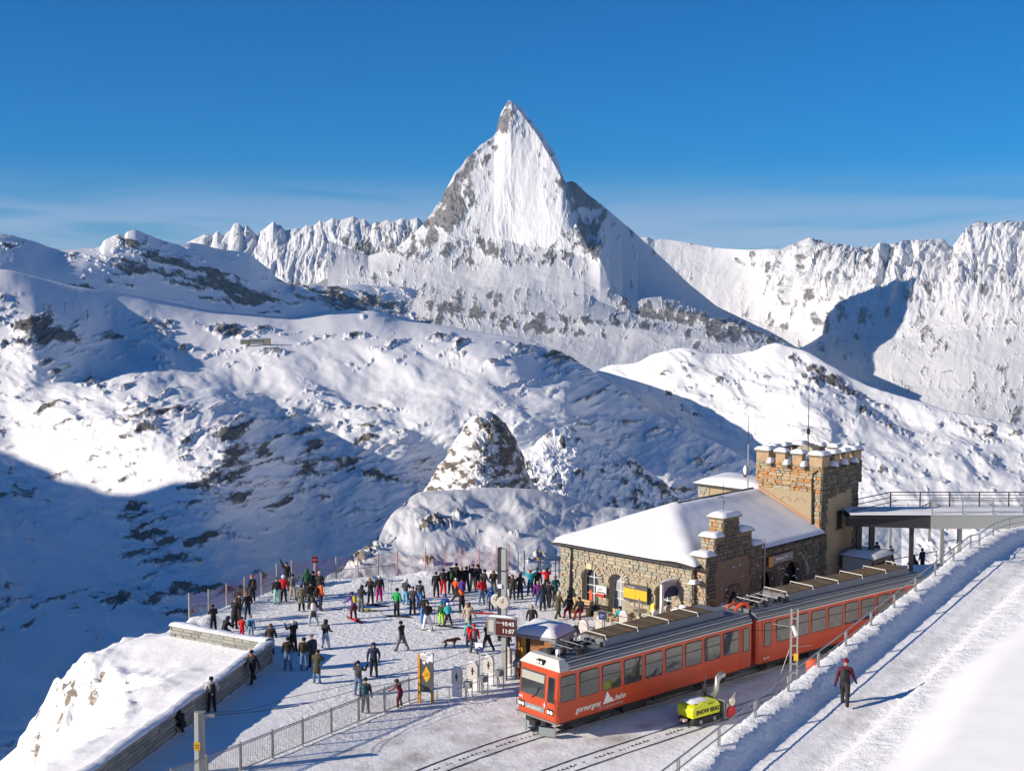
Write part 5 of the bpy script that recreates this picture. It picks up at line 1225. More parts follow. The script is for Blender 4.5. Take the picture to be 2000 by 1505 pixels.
# ------------------------------------------------------------------ stele with the yellow diamond
c = gp(833, 1372); c.z = 0
sx = thing('info_stele', 'dark grey information stele with yellow diamond between orange posts', 'sign', c, math.radians(-18))
part('panel', MB().box(-0.30, 0.36, -0.05, 0.05, 0.55, 2.45), mat('stele_dark', (0.075, 0.08, 0.08), 0.5, 0, 0.2, 3), sx)
OR = mat('orange_post', (0.62, 0.27, 0.03), 0.5)
part('post', MB().box(-0.42, -0.30, -0.08, 0.08, -0.05, 2.40), OR, sx); part('post', MB().box(0.2, 0.32, 0.06, 0.16, -0.05, 0.9), OR, sx)
part('diamond', MB().ext([(0.03, -0.056, 1.02), (0.25, -0.056, 1.40), (0.03, -0.056, 1.82), (-0.19, -0.056, 1.40)], (0, -0.006, 0)), YELLOW, sx)
r = random.Random(2); fr = MB()
for k in range(26):
    x = r.uniform(-0.28, 0.30); z = 2.45 - abs(r.gauss(0, 0.24)); s = r.uniform(0.04, 0.11) * (1.2 if z > 2.2 else 0.8)
    fr.ext([(x - s, -0.054, z), (x + r.uniform(-.03, .03), -0.054, z - s * 1.3), (x + s, -0.054, z), (x, -0.054, z + s)], (0, -0.012, 0))
fr.ext([(-0.29, -0.053, 2.44), (-0.29, -0.053, 2.2), (-0.1, -0.053, 2.12), (0.1, -0.053, 2.06), (0.25, -0.053, 2.1), (0.35, -0.053, 2.02), (0.35, -0.053, 2.44)], (0, -0.01, 0))
part('frozen_snow', fr, SNOW, sx)
part('print_line', MB().box(-0.1, 0.13, -0.064, -0.063, 1.44, 1.47).box(-0.07, 0.11, -0.064, -0.063, 1.36, 1.38), DKMETAL, sx)

# ------------------------------------------------------------------ turnstiles
def turnstile(px, py, label, ang=-20):
    c = gp(px, py)
    t = thing('turnstile', label, 'turnstile', c, math.radians(ang), 'ticket turnstiles')
    hd = [(-0.26, 0.75), (-0.26, 1.35), (-0.2, 1.5), (0.0, 1.56), (0.2, 1.5), (0.26, 1.35), (0.26, 0.75)]
    h = part('reader_head', MB().ext([(x, -0.09, z) for x, z in hd], (0, 0.18, 0)), TCREAM, t)
    part('reader_badge', MB().lathe([(0.07, 0), (0.07, 0.012)], (0.0, -0.105, 1.12), 10, axis='y').box(-0.03, 0.03, -0.1, -0.092, 0.92, 1.3), DKMETAL, h)
    part('snow_cap', MB().dome(-0.22, 0.22, -0.1, 0.1, 1.5, 0.1, 5), SNOW, h, True)
    part('lower_panel', MB().box(-0.24, 0.24, -0.06, 0.06, 0.12, 0.748), WHITE, t)
    part('gate_housing', MB().box(0.38, 0.72, -0.16, 0.16, 0.62, 0.92), mat('turnstile_grey', (0.24, 0.24, 0.26), 0.5), t)
    part('leg', MB().tube([(0.46, 0, 0), (0.46, 0, 0.62)], 0.045, 6), STEEL, t)
    part('leg', MB().tube([(0.80, -0.05, -0.02), (0.80, -0.05, 1.05), (0.5, -0.05, 1.05)], 0.03, 6), STEEL, t)
    part('arm', MB().tube([(0.5, -0.1, 0.7), (0.05, -0.25, 0.55)], 0.022, 5).tube([(0.52, -0.1, 0.68), (0.72, -0.25, 0.15)], 0.022, 5), STEEL, t)
for k, (px, py) in enumerate([(893, 1364), (924, 1352), (955, 1340), (990, 1322)]):
    turnstile(px, py, ['cream ticket turnstile nearest the dark stele', 'second cream ticket turnstile from the dark stele', 'cream ticket turnstile just left of the departure mast', 'cream ticket turnstile just right of the departure mast'][k])
for k, (px, py) in enumerate([(1140, 1266), (1172, 1258), (1218, 1246)]):
    turnstile(px, py, ['snowy turnstile behind the train roof nearest the wooden booth', 'snowy turnstile behind the train roof under the blue sign', 'snowy turnstile behind the train roof near the seated skier'][k], 150)
# hand rails beside the gates
for (px, py, l) in [(868, 1374, 'bent steel hand rail between stele and first turnstile'), (1010, 1312, 'short steel guard rail beside the wooden booth')]:
    c = gp(px, py)
    whole('guard_rail', MB().tube([(-0.35, 0, 0), (-0.35, 0, 0.95), (0.0, -0.2, 0.95), (0.25, -0.3, 0.85), (0.25, -0.3, 0)], 0.03, 6).tube([(-0.35, 0, 0.5), (0.25, -0.3, 0.45)], 0.02, 5), STEEL, l, 'railing', None, c)

# ------------------------------------------------------------------ departure mast with clock
c = gp(979, 1326)
ma = thing('departure_mast', 'grey mast carrying round station clock and red departure display', 'sign mast', c, math.radians(-20))
part('pole', MB().box(0.05, 0.29, -0.13, 0.13, -0.05, 6.75), GREYPAINT, ma); part('pole_flange', MB().box(-0.17, 0.03, -0.1, 0.1, 2.0, 6.8), DKMETAL, ma)
part('clamp', MB().box(-0.2, 0.34, -0.15, 0.15, 5.6, 5.66), DKMETAL, ma)
for (x, y, nm) in ((0.22, -0.32, 'clock_face'), (-0.28, 0.05, 'clock_face')):
    cf = part('clock_case', MB().lathe([(0.30, 0.0), (0.33, 0.03), (0.33, 0.13), (0.30, 0.16)], (x, y, 4.05), 20, axis='y'), TCREAM, ma, False)
    part(nm, MB().lathe([(0.27, 0), (0.27, 0.012)], (x, y - 0.014, 4.05), 20, axis='y'), mat('clock_dial', (0.55, 0.50, 0.44), 0.4), cf)
    part('clock_hands', MB().box(x - 0.015, x + 0.015, y - 0.026, y - 0.016, 4.05, 4.27).ext([(x, y - 0.02, 4.03), (x - 0.15, y - 0.02, 4.12), (x - 0.14, y - 0.02, 4.15), (x, y - 0.02, 4.07)], (0, -0.006, 0)), BLACK, cf)
part('speaker', MB().box(-0.12, 0.1, -0.2, -0.08, 4.75, 4.95), WHITE, ma)
part('clock_arm', MB().tube([(0.1, 0, 4.05), (0.22, -0.3, 4.05)], 0.04, 6).tube([(0.0, 0, 4.4), (-0.02, -0.1, 5.1)], 0.02, 5), STEEL, ma)
db = part('display_box', MB().box(-0.62, 0.92, -0.42, -0.14, 2.38, 3.32), STEEL, ma)
part('screen', MB().box(-0.14, 0.90, -0.44, -0.422, 2.42, 3.26), mat('display_brown', (0.085, 0.018, 0.014), 0.35), db)
part('snow_cap', MB().dome(-0.62, 0.92, -0.42, -0.14, 3.31, 0.08, 6), SNOW, db, True)
part('inset_panel', MB().box(-0.52, -0.24, -0.436, -0.422, 2.55, 3.15), mat('inset_grey', (0.5, 0.5, 0.47), 0.5), db)
lettering('display_digits', '10:43', 0.30, WHITE, db, (0.87, -0.446, 2.92), (1, 0, 0), (0, 0, 1), 0.004, align='RIGHT', bold=0.006)
lettering('display_digits', '11:07', 0.30, WHITE, db, (0.87, -0.446, 2.55), (1, 0, 0), (0, 0, 1), 0.004, align='RIGHT', bold=0.006)
lettering('display_text', 'Zermatt', 0.13, WHITE, db, (-0.10, -0.446, 3.02), (1, 0, 0), (0, 0, 1), 0.003)

# ------------------------------------------------------------------ wooden booth
c = gp(1062, 1316)
bo = thing('ticket_booth', 'small wooden booth with glass corner and snow on its domed roof', 'booth', c, math.radians(-30))
part('floor', MB().box(-1.1, 1.2, -1.0, 1.0, -0.05, 0.12), UNDER, bo)
bw = MB().box(-0.25, 1.05, -0.98, -0.92, 0.12, 2.15).box(-1.08, 1.15, 0.92, 0.98, 0.12, 2.15)
part('wooden_wall', bw, DWOOD, bo)
part('side_wall', MB().box(-1.08, -1.02, -0.9, 0.9, 0.12, 2.15).box(-1.0, -0.85, -0.98, -0.9, 0.12, 2.15), DWOOD, bo)
part('yellow_door', MB().box(-0.82, -0.52, -0.96, -0.9, 0.12, 2.1), mat('mustard_door', (0.42, 0.26, 0.02), 0.5), bo)
part('door_gap', MB().box(-0.52, -0.27, -0.93, -0.9, 0.12, 2.1), DARK, bo)
part('oval_window', pane(MB(), 0, -0.55, 0.30, 0.2, 1.85, 0.3).mesh('oval_window', mat('booth_glass', (0.12, 0.035, 0.012), 0.2)), None, bo) if False else part('oval_window', MB().ext([(0.62 + 0.42 * math.copysign(abs(math.cos(a)) ** 0.5, math.cos(a)), -0.985, 0.95 + 0.75 * math.copysign(abs(math.sin(a)) ** 0.6, math.sin(a))) for a in [2 * math.pi * k / 20 for k in range(20)]], (0, -0.02, 0)), mat('booth_glass', (0.10, 0.03, 0.012), 0.15), bo)
part('glass_wall', MB().box(1.10, 1.14, -0.85, 0.85, 0.5, 2.1), mat('greenish_glass', (0.16, 0.24, 0.10), 0.1), bo)
for (x, y) in ((-1.08, -1.0), (1.14, -1.0), (-1.08, 0.98), (1.14, 0.98)): part('corner_post', MB().box(x - 0.05, x + 0.05, y - 0.05, y + 0.05, 0.1, 2.2), STEEL, bo)
part('lattice_post', MB().tube([(1.2, -1.06, 0.3), (1.2, -1.06, 2.1)], 0.07, 6), STEEL, bo)
part('roof', MB().dome(-1.25, 1.3, -1.15, 1.15, 2.2, 0.4, 10).box(-1.25, 1.3, -1.15, 1.15, 2.12, 2.22), mat('booth_roof', (0.25, 0.27, 0.30), 0.5), bo, False)
part('roof_snow', MB().dome(-1.2, 1.28, -1.12, 1.12, 2.28, 0.44, 10), SNOW, bo, True)
# small blue signs on poles
for (px, py, h, l) in ((1176, 1262, 1.65, 'small dark blue sign on a thin pole in front of the bench'), (936, 1352, 2.2, 'snow dusted blue sign on a thin pole beside the turnstiles')):
    c = gp(px, py); t = thing('pole_sign', l, 'sign', c, math.radians(-25))
    part('pole', MB().tube([(0, 0, 0), (0, 0, h)], 0.025, 5), STEEL, t)
    part('plate', MB().box(-0.22, 0.22, -0.03, 0.0, h - 0.12, h + 0.32), mat('sign_blue', (0.015, 0.03, 0.14), 0.5), t)
    part('print', MB().box(-0.14, 0.12, -0.035, -0.031, h + 0.12, h + 0.16).box(-0.14, 0.06, -0.035, -0.031, h + 0.02, h + 0.06), mat('pale_print', (0.35, 0.4, 0.6), 0.5), t)
    if px < 1000: part('snow_dust', MB().ext([(-0.21, -0.036, h + 0.31), (-0.18, -0.036, h + 0.0), (0.05, -0.036, h + 0.15), (0.21, -0.036, h + 0.1), (0.21, -0.036, h + 0.31)], (0, -0.012, 0)), SNOW, t)

# ------------------------------------------------------------------ entrance gate frame before the building
ga, gb = gp(1292, 1232), gp(1343, 1222)
d = gb - ga; gt = thing('gate_frame', 'pale grey entrance gate frame with dark blue half circle', 'gate', ga, math.atan2(d.y, d.x)); gl = d.length
part('post', MB().box(-0.08, 0.08, -0.08, 0.08, 0, 2.75), WHITE, gt); part('post', MB().box(gl - 0.08, gl + 0.08, -0.08, 0.08, 0, 2.75), WHITE, gt)
part('lintel', MB().box(-0.1, gl + 0.1, -0.1, 0.1, 2.752, 2.88), STEEL, gt)
part('lintel_panel', MB().box(0.09, gl - 0.09, -0.02, 0.02, 2.1, 2.74), mat('gate_panel', (0.36, 0.37, 0.42), 0.5), gt)
part('blue_half_circle', MB().ext([(gl * 0.38 + 0.62 * math.cos(math.pi * k / 14), -0.03, 1.95 + 0.62 * math.sin(math.pi * k / 14)) for k in range(15)], (0, -0.012, 0)), mat('gate_blue', (0.02, 0.03, 0.10), 0.5), gt)
part('panel_print', MB().box(gl * 0.38 + 0.7, gl - 0.2, -0.026, -0.021, 2.42, 2.5), TCREAM, gt)
part('snow_cap', MB().dome(-0.1, gl + 0.1, -0.1, 0.1, 2.875, 0.1, 6), SNOW, gt, True)
c = gp(1322, 1236); whole('ticket_machine', MB().box(-0.3, 0.3, -0.25, 0.25, 0, 1.35).dome(-0.3, 0.3, -0.25, 0.25, 1.34, 0.14, 6), WHITE, 'white snow capped ticket machine standing inside the gate frame', 'ticket machine', None, c, math.radians(-40))

# ------------------------------------------------------------------ terrace things
def bench(px, py, ang, label):
    c = gp(px, py); t = thing('bench', label, 'bench', c, math.radians(ang), 'wooden benches by the wall')
    for k in range(3): part('seat_slat', MB().box(-0.85, 0.85, -0.25 + k * 0.16, -0.12 + k * 0.16, 0.42, 0.46), WOOD, t)
    for k in range(2): part('back_slat', MB().box(-0.85, 0.85, 0.24, 0.28, 0.58 + k * 0.17, 0.72 + k * 0.17), WOOD, t)
    for x in (-0.65, 0.65): part('leg', MB().box(x - 0.04, x + 0.04, -0.22, 0.26, 0, 0.418).box(x - 0.04, x + 0.04, 0.2, 0.238, 0.42, 0.9), WOOD, t)
bench(1213, 1222, -44, 'pale wooden bench in front of the second arched doorway')
bench(1134, 1199, -44, 'wooden bench at the left end of the stone wall under two sitters')
c = gp(1250, 1226); t = thing('cafe_table', 'round dark standing table in front of the yellow board', 'table', c)
part('table_top', MB().lathe([(0.02, 1.02), (0.42, 1.02), (0.42, 1.06), (0.02, 1.06)], (0, 0, 0), 16), mat('table_grey', (0.18, 0.17, 0.17), 0.5), t); part('stem', MB().tube([(0, 0, 0), (0, 0, 1.02)], 0.05, 6), DKMETAL, t); part('foot', MB().lathe([(0.3, 0), (0.28, 0.04), (0.06, 0.06)], (0, 0, 0), 12), DKMETAL, t)
part('candle_stand', MB().tube([(-0.05, 0.1, 1.06), (-0.05, 0.1, 1.75)], 0.05, 6), STEEL, t)
c = gp(1154, 1200); t = thing('orange_banner', 'tall narrow orange ski banner standing in front of the first doorway', 'banner', c, math.radians(-44))
part('board', MB().ext([(-0.11, -0.02, 0), (0.11, -0.02, 0), (0.11, -0.02, 1.45), (0.0, -0.02, 1.6), (-0.11, -0.02, 1.45)], (0, 0.04, 0)), mat('banner_orange', (0.85, 0.10, 0.015), 0.5), t)
part('dark_print', MB().box(-0.05, 0.05, -0.028, -0.021, 0.55, 0.95), DKMETAL, t); part('foot', MB().box(-0.2, 0.2, -0.2, 0.2, 0, 0.04), DKMETAL, t)
c = gp(1163, 1201); whole('rubbish_bag', MB().lathe([(0.05, 0), (0.28, 0.05), (0.33, 0.3), (0.25, 0.55), (0.08, 0.68)], (0, 0, 0), 10), BLACK, 'black bag beside the orange banner', 'bag', None, c, 0, True)
for (px, py, l, col, h) in ((1271, 1228, 'lime green snowboard leaning by the wall near the gate', (0.55, 0.75, 0.03), 1.5),):
    c = gp(px, py); o = whole('snowboard', MB().ext([(-0.13, 0, 0.05), (-0.08, 0, 0), (0.08, 0, 0), (0.13, 0, 0.05), (0.12, 0, h * 0.5), (0.14, 0, h - 0.1), (0.08, 0, h), (-0.08, 0, h), (-0.14, 0, h - 0.1), (-0.12, 0, h * 0.5)], (0, 0.03, 0)), mat('lime_board', col, 0.4), l, 'snowboard', None, c, math.radians(-40)); o.rotation_euler = (math.radians(-8), 0, math.radians(-40))
# stone planter blocks at the wall foot
for (px, py, l) in ((1178, 1210, 'low rough stone block under the white and red sign'), (1262, 1236, 'low rough stone block beside the lime snowboard')):
    c = gp(px, py); t = thing('stone_plinth', l, 'stone block', c, BANG); part('core', MB().box(-0.5, 0.5, -0.25, 0.25, -0.05, 0.5), MORTAR, t)
    build_stones(t, lay_stones((-0.5, -0.25, 0), 0, 1.0, 0, 0.5, 0.35, 0.16, TAN, lambda s, z: False, px) + lay_stones((0.5, -0.25, 0), math.pi / 2, 0.5, 0, 0.5, 0.3, 0.16, TAN, lambda s, z: False, px + 1), 'stone')

# ------------------------------------------------------------------ fences at the edge of the square
NETM, nn, nl, nb_ = new_mat('orange_net')
tr = nn.new('ShaderNodeBsdfTransparent'); mxs = nn.new('ShaderNodeMixShader'); mxs.inputs[0].default_value = 0.17
nb_.inputs['Base Color'].default_value = (0.75, 0.16, 0.10, 1); nb_.inputs['Roughness'].default_value = 0.8
nl.new(tr.outputs[0], mxs.inputs[1]); nl.new(nb_.outputs[0], mxs.inputs[2]); nl.new(mxs.outputs[0], nn['Material Output'].inputs[0])
POSTW = mat('weathered_post', (0.36, 0.33, 0.29), 0.8)
sf = thing('safety_fence', 'weathered post fence with low bar panels and orange net round the square', 'fence', (0, 0, 0))
for i, p in enumerate(FENCE):
    z = gz(p.x, p.y); h = 1.55 if i < 5 else 1.75
    part('post', MB().tube([(p.x, p.y, z - 0.3), (p.x, p.y, h)], 0.055, 6), POSTW, sf)
    if i + 1 < len(FENCE):
        q = FENCE[i + 1]; a, b = Vector((p.x, p.y, 0)), Vector((q.x, q.y, 0))
        pn = part('panel_rail', MB().tube([a + Vector((0,0,0.15)), a + Vector((0,0,0.85)), b + Vector((0,0,0.85)), b + Vector((0,0,0.15))], 0.025, 5), STEEL, sf)
        bars = MB(); nbar = max(6, int((b - a).length / 0.16))
        for k in range(1, nbar): c = a.lerp(b, k / nbar); bars.tube([c, c + Vector((0, 0, 0.84))], 0.008, 4)
        part('bars', bars, STEEL, pn)
        sag = MB(); m = 6; vs = []
        for k in range(m + 1):
            c = a.lerp(b, k / m); s_ = 0.12 * math.sin(math.pi * k / m)
            vs += [(c.x, c.y, 0.25), (c.x, c.y, h - 0.05 - s_)]
        sag.add(vs, [(2*k, 2*k+2, 2*k+3, 2*k+1) for k in range(m)])
        part('net', sag, NETM, sf)
rf = thing('net_fence', 'pale orange net on thin red poles at the far edge of the square', 'fence', (0, 0, 0))
RP = [(776,1128),(830,1122),(868,1120),(900,1119),(936,1118),(968,1117),(993,1116)]
rp = [gp(*p) for p in RP]
for i, p in enumerate(rp):
    part('pole', MB().tube([(p.x, p.y, -0.2), (p.x + 0.05, p.y, 1.95)], 0.028, 5), mat('red_pole', (0.55, 0.10, 0.07), 0.6), rf)
    if i + 1 < len(rp):
        q = rp[i + 1]; m = 6; vs = []
        for k in range(m + 1):
            c = p.lerp(q, k / m); vs += [(c.x, c.y, 0.1), (c.x, c.y, 1.6 - 0.15 * math.sin(math.pi * k / m))]
        part('net', MB().add(vs, [(2*k, 2*k+2, 2*k+3, 2*k+1) for k in range(m)]), NETM, rf)
# red finger post and a small notice
c = gp(616, 1145); t = thing('finger_post', 'red direction sign boards on a wooden post at the fence', 'sign', c, math.radians(20))
part('post', MB().tube([(0, 0, 0), (0, 0, 2.0)], 0.05, 6), POSTW, t)
for k in range(2): part('red_board', MB().ext([(-0.22, -0.05, 1.62 + k * 0.24), (0.16, -0.05, 1.62 + k * 0.24), (0.22, -0.05, 1.71 + k * 0.24), (0.16, -0.05, 1.80 + k * 0.24), (-0.22, -0.05, 1.80 + k * 0.24)], (0, -0.03, 0)), REDP, t)
for k in range(3): part('small_plate', MB().box(0.03, 0.16, -0.06, -0.03, 0.7 + k * 0.24, 0.86 + k * 0.24), REDP, t)
c = gp(719, 1140); t = thing('notice_plate', 'small grey notice plate on the fence before the knoll', 'sign', c)
part('plate', MB().box(-0.18, 0.18, -0.02, 0.02, 0.62, 1.05), mat('notice_grey', (0.25, 0.24, 0.24), 0.6), t); part('post', MB().tube([(0, 0.03, 0), (0, 0.03, 1.05)], 0.02, 5), STEEL, t)
# thin steel frames left of the building
t = thing('steel_pole_row', 'row of thin dark steel poles and rails left of the station', 'steel frame', (0, 0, 0))
fr = [(1012, 1118, 1070), (1024, 1120, 1067), (1051, 1117, 1064), (1055, 1118, 1075), (1085, 1120, 1068), (1092, 1123, 1084), (1100, 1123, 1086)]
for px, pb, pt_ in fr:
    b = gp(px, pb + 6); h = (pb - pt_) * b.y / FOC
    part('pole', MB().tube([(b.x, b.y, -0.2), (b.x, b.y, h)], 0.035, 5), DKMETAL, t)
b0, b1 = gp(1024, 1126), gp(1097, 1128)
part('cross_rail', MB().tube([(b0.x, b0.y, 1.25), (b1.x, b1.y, 1.25)], 0.015, 4).tube([(b0.x, b0.y, 1.0), (b1.x, b1.y, 1.0)], 0.015, 4).tube([(gp(1085,1126).x, gp(1085,1126).y, 1.35), (gp(1100,1128).x, gp(1100,1128).y, 1.35)], 0.02, 4), DKMETAL, t)
b = gp(1050, 1123); part('yellow_tag', MB().box(b.x - 0.08, b.x + 0.08, b.y - 0.06, b.y - 0.04, 1.05, 1.25), YELLOW, t)

# ------------------------------------------------------------------ poles and wires of the railway
def mast_base(px, depth): return Vector(((px - CX) / FOC * depth, depth, 0))
c = mast_base(376, 53.5); t = thing('concrete_mast', 'grey concrete post with yellow tag and wire clamp beside the parapet', 'mast', c)
part('post', MB().lathe([(0.24, -0.5), (0.21, 2.55), (0.19, 2.58)], (0, 0, 0), 8), mat('post_concrete', (0.30, 0.31, 0.29), 0.8), t)
part('yellow_tag', MB().box(-0.19, 0.06, -0.24, -0.225, 1.05, 1.38), YELLOW, t); part('tag_print', MB().box(-0.15, 0.02, -0.246, -0.241, 1.14, 1.17).box(-0.15, 0.02, -0.246, -0.241, 1.24, 1.27), DKMETAL, t)
part('clamp', MB().box(0.15, 0.62, -0.06, 0.06, 2.36, 2.5).box(-0.2, 0.25, -0.05, 0.05, 2.56, 2.62), STEEL, t)
c2 = mast_base(1560, 64.0)
t2 = thing('catenary_mast', 'steel lattice catenary mast in front of the rear railcar', 'mast', c2)
part('post', MB().box(-0.19, -0.11, -0.1, 0.1, -0.3, 4.3).box(0.11, 0.19, -0.1, 0.1, -0.3, 4.3), STEEL, t2)
lt = MB()
for k in range(9): lt.box(-0.11, 0.11, -0.09, -0.06, 0.2 + k * 0.45, 0.26 + k * 0.45)
part('batten', lt, STEEL, t2)
part('yellow_tag', MB().box(-0.02, 0.2, -0.13, -0.11, 1.75, 2.1), YELLOW, t2); part('floodlight', MB().tube([(-0.1, -0.2, 3.5), (0.05, -0.3, 3.05)], 0.09, 8), WHITE, t2)
part('bracket_arm', MB().tube([(-0.15, 0, 3.4), (-1.0, 0.2, 3.5)], 0.03, 5).tube([(0.1, 0, 2.4), (0.9, 0.1, 2.45)], 0.02, 5), STEEL, t2)
whole('guy_rod', MB().tube([c2 + Vector((-0.2, 0, 2.3)), c2 + Vector((-0.9, 0.2, 0))], 0.015, 4), STEEL, 'thin guy rod bracing the lattice catenary mast', 'guy rod')
def wire(pts, r, label, grp='overhead wires'):
    P = []
    for i in range(len(pts) - 1):
        for k in range(8):
            q = Vector(pts[i]).lerp(Vector(pts[i + 1]), k / 8); q.z -= 0.25 * math.sin(math.pi * k / 8); P.append(q)
    P.append(Vector(pts[-1]))
    whole('overhead_wire', MB().tube(P, r, 4), DKMETAL, label, 'wire', grp)
wire([c + Vector((0.6, 0, 2.45)), tuple(at(700, 1345, 60)), tuple(at(1010, 1262, 66)), tuple(at(1290, 1225, 70))], 0.014, 'lower overhead wire from the concrete post towards the booth')
wire([c + Vector((0.1, 0, 2.6)), tuple(at(560, 1362, 57)), tuple(at(980, 1247, 67)), tuple(at(1180, 1175, 75))], 0.012, 'upper overhead wire from the concrete post towards the stone wall')
wire([tuple(at(975, 1105, 67.6)), tuple(at(1150, 1190, 71)), tuple(at(1420, 1220, 68)), tuple(at(1556, 1222, 64))], 0.014, 'overhead wire from the clock mast to the lattice mast')
wire([tuple(at(1480, 1068, 83)), tuple(at(1600, 1095, 78)), tuple(at(1760, 1125, 74))], 0.014, 'overhead wire along the shaded platform wall')
wire([tuple(at(1556, 1290, 64)), tuple(at(1400, 1330, 61)), tuple(at(1200, 1395, 58.0))], 0.008, 'thin pull wire along the red railcar side')
c = gp(1486, 1165, 0); 
whole('platform_pole', MB().tube([(0, 0, 0), (0, 0, 4.6)], 0.06, 6), STEEL, 'thin steel pole before the shaded wall right of the stepped gable', 'pole', None, BA + RB @ Vector((W + 0.5, 6.7, 0)))

# ------------------------------------------------------------------ kiosk and yard under the bridge
kc = BA + RB @ Vector((TX1 + 0.4, TY0 + 2.2, -0.4))
k = thing('metal_kiosk', 'grey metal kiosk with snowy roof at the foot of the tower', 'kiosk', kc, BANG)
part('wall', MB().box(0, 2.2, 0, 2.6, 0, 2.6), GREY[1], k)
part('cladding', MB().box(0.05, 2.15, -0.04, -0.01, 0.1, 1.2).box(0.05, 2.15, -0.04, -0.01, 1.25, 2.5), mat('pale_cladding', (0.40, 0.40, 0.36), 0.6), k)
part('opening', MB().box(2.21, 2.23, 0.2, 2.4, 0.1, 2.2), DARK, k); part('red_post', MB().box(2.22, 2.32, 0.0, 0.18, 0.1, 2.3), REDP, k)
part('roof_snow', MB().dome(-0.15, 2.4, -0.2, 2.8, 2.6, 0.3, 8), SNOW, k, True)
def gantry(pa, pb, z0, h, label):
    t = thing('signal_gantry', label, 'gantry', (0, 0, 0))
    for p in (pa, pb): part('post', MB().box(p.x - 0.1, p.x + 0.1, p.y - 0.1, p.y + 0.1, z0, h), GREYPAINT, t)
    m = MB().tube([(pa.x, pa.y, h - 0.35), (pb.x, pb.y, h - 0.15)], 0.04, 5).tube([(pa.x, pa.y, h - 0.75), (pb.x, pb.y, h - 0.55)], 0.04, 5)
    for q in range(9):
        a = pa.lerp(pb, q / 9); m.tube([(a.x, a.y, h - 0.75 + 0.02 * q), (a.x, a.y, h - 0.35 + 0.02 * q)], 0.03, 4)
    part('truss', m, DKMETAL, t)
gantry(mast_base(1747, 104), mast_base(1824, 112), -1.5, 1.8, 'dark truss gantry over the line beyond the footbridge')
t = thing('yard_mast', 'grey mast with short arm beyond the footbridge', 'mast', mast_base(1849, 104)); part('post', MB().box(-0.13, 0.13, -0.13, 0.13, -2, 2.6), GREYPAINT, t); part('arm', MB().tube([(0, 0, -0.2), (1.6, 0, 0.1)], 0.03, 5), DKMETAL, t)
pa = mast_base(1731, 100); pb = mast_base(1840, 102)
t = thing('goal_frame', 'thin pale pipe frame standing in the snow beyond the footbridge', 'frame', (0, 0, 0)); part('pipe', MB().tube([(pa.x, pa.y, -2), (pa.x, pa.y, -0.9), (pb.x, pb.y, -0.5), (pb.x, pb.y, -2.2)], 0.04, 5), STEEL, t); part('orange_lamp', MB().box(pa.x - 0.15, pa.x + 0.15, pa.y - 0.1, pa.y + 0.1, -2.0, -1.6), mat('signal_orange', (0.9, 0.15, 0.03), 0.5), t)
r = random.Random(4); lp = thing('timber_pile', 'heap of brown timber and rubble beside the line beyond the bridge', 'rubble heap', mast_base(1855, 100) + Vector((0, 0, -1.7)))
for q in range(22):
    x, y, z = r.uniform(-1.8, 2.2), r.uniform(-1, 1), r.uniform(0, 0.5) * 1.0; a = r.uniform(-0.4, 0.4)
    part('timber', MB().tube([(x - 0.6, y, z), (x + 0.6 * math.cos(a), y + 0.6 * math.sin(a), z + r.uniform(-.15, .15))], 0.07, 5), DWOOD if q % 3 else GREY[2], lp)
for k_, (dx, dy, hh, l) in enumerate(((0, 0, 0.6, 'taller orange barrel showing behind the path railing'), (0.55, 0.2, 0.5, 'shorter orange barrel beside the taller one behind the railing'))):
    whole('orange_barrel', MB().lathe([(0.2, 0), (0.26, 0.1), (0.26, hh - 0.1), (0.18, hh)], (0, 0, 0), 10), mat('barrel_orange', (0.8, 0.10, 0.02), 0.5), l, 'barrel', None, mast_base(1597, 55.5) + Vector((dx, dy, 3.6)))
whole('platform_slab', MB().box(0, 9, 0, 3.0, -1, 0.55), CONC[2], 'low snowy platform edge in shade under the footbridge', 'platform', None, mast_base(1700, 88) + Vector((0, 0, -1.2)), math.radians(5))

# ------------------------------------------------------------------ railing along the path
rl = thing('path_railing', 'steel hand railing along the snow bank of the rising path', 'railing', (0, 0, 0))
tops, mids = [], []
for i, p in enumerate(RAILING):
    z = p.z
    part('post', MB().tube([(p.x, p.y, z - 0.4), (p.x, p.y, z + 0.58)], 0.035, 6).tube([(p.x + 0.08, p.y + 0.1, z - 0.4), (p.x + 0.08, p.y + 0.1, z + 0.56)], 0.025, 5), STEEL, rl)
    tops.append((p.x, p.y, z + 0.6)); mids.append((p.x, p.y, z + 0.28))
part('top_rail', MB().tube(tops, 0.03, 6), STEEL, rl); part('middle_rail', MB().tube(mids, 0.024, 5), STEEL, rl)

# ------------------------------------------------------------------ small far-off things
def far_at(px, py, dep): return Vector(at(px, py, dep))
for i, (px, py, h, dep) in enumerate([(97, 617, 20, 4300), (8, 605, 22, 4200), (85, 607, 12, 4400), (127, 604, 11, 4500), (171, 618, 12, 4500), (36, 602, 10, 4400)]):
    b = far_at(px, py, dep); s = h * dep / FOC
    t = thing('lift_pylon', ['tall twin ski lift pylon on the left snowfield', 'ski lift pylon at the left picture edge', 'thin lift pylon just left of the twin pylon', 'thin lift pylon just right of the twin pylon', 'thin lift pylon furthest right on the left snowfield', 'thin lift pylon between picture edge and twin pylon'][i], 'pylon', b, 0, 'ski lift pylons on the left snowfield')
    part('mast', MB().tube([(-s * 0.12, 0, -15), (-s * 0.1, 0, s)], 1.3, 4).tube([(s * 0.12, 0, -15), (s * 0.1, 0, s)], 1.3, 4) if i == 0 else MB().tube([(0, 0, -15), (0, 0, s)], 1.2, 4), DKMETAL, t)
    part('cross_arm', MB().box(-s * 0.3, s * 0.3, -1, 1, s, s + 2), DKMETAL, t)
b = far_at(500, 668, 4900)
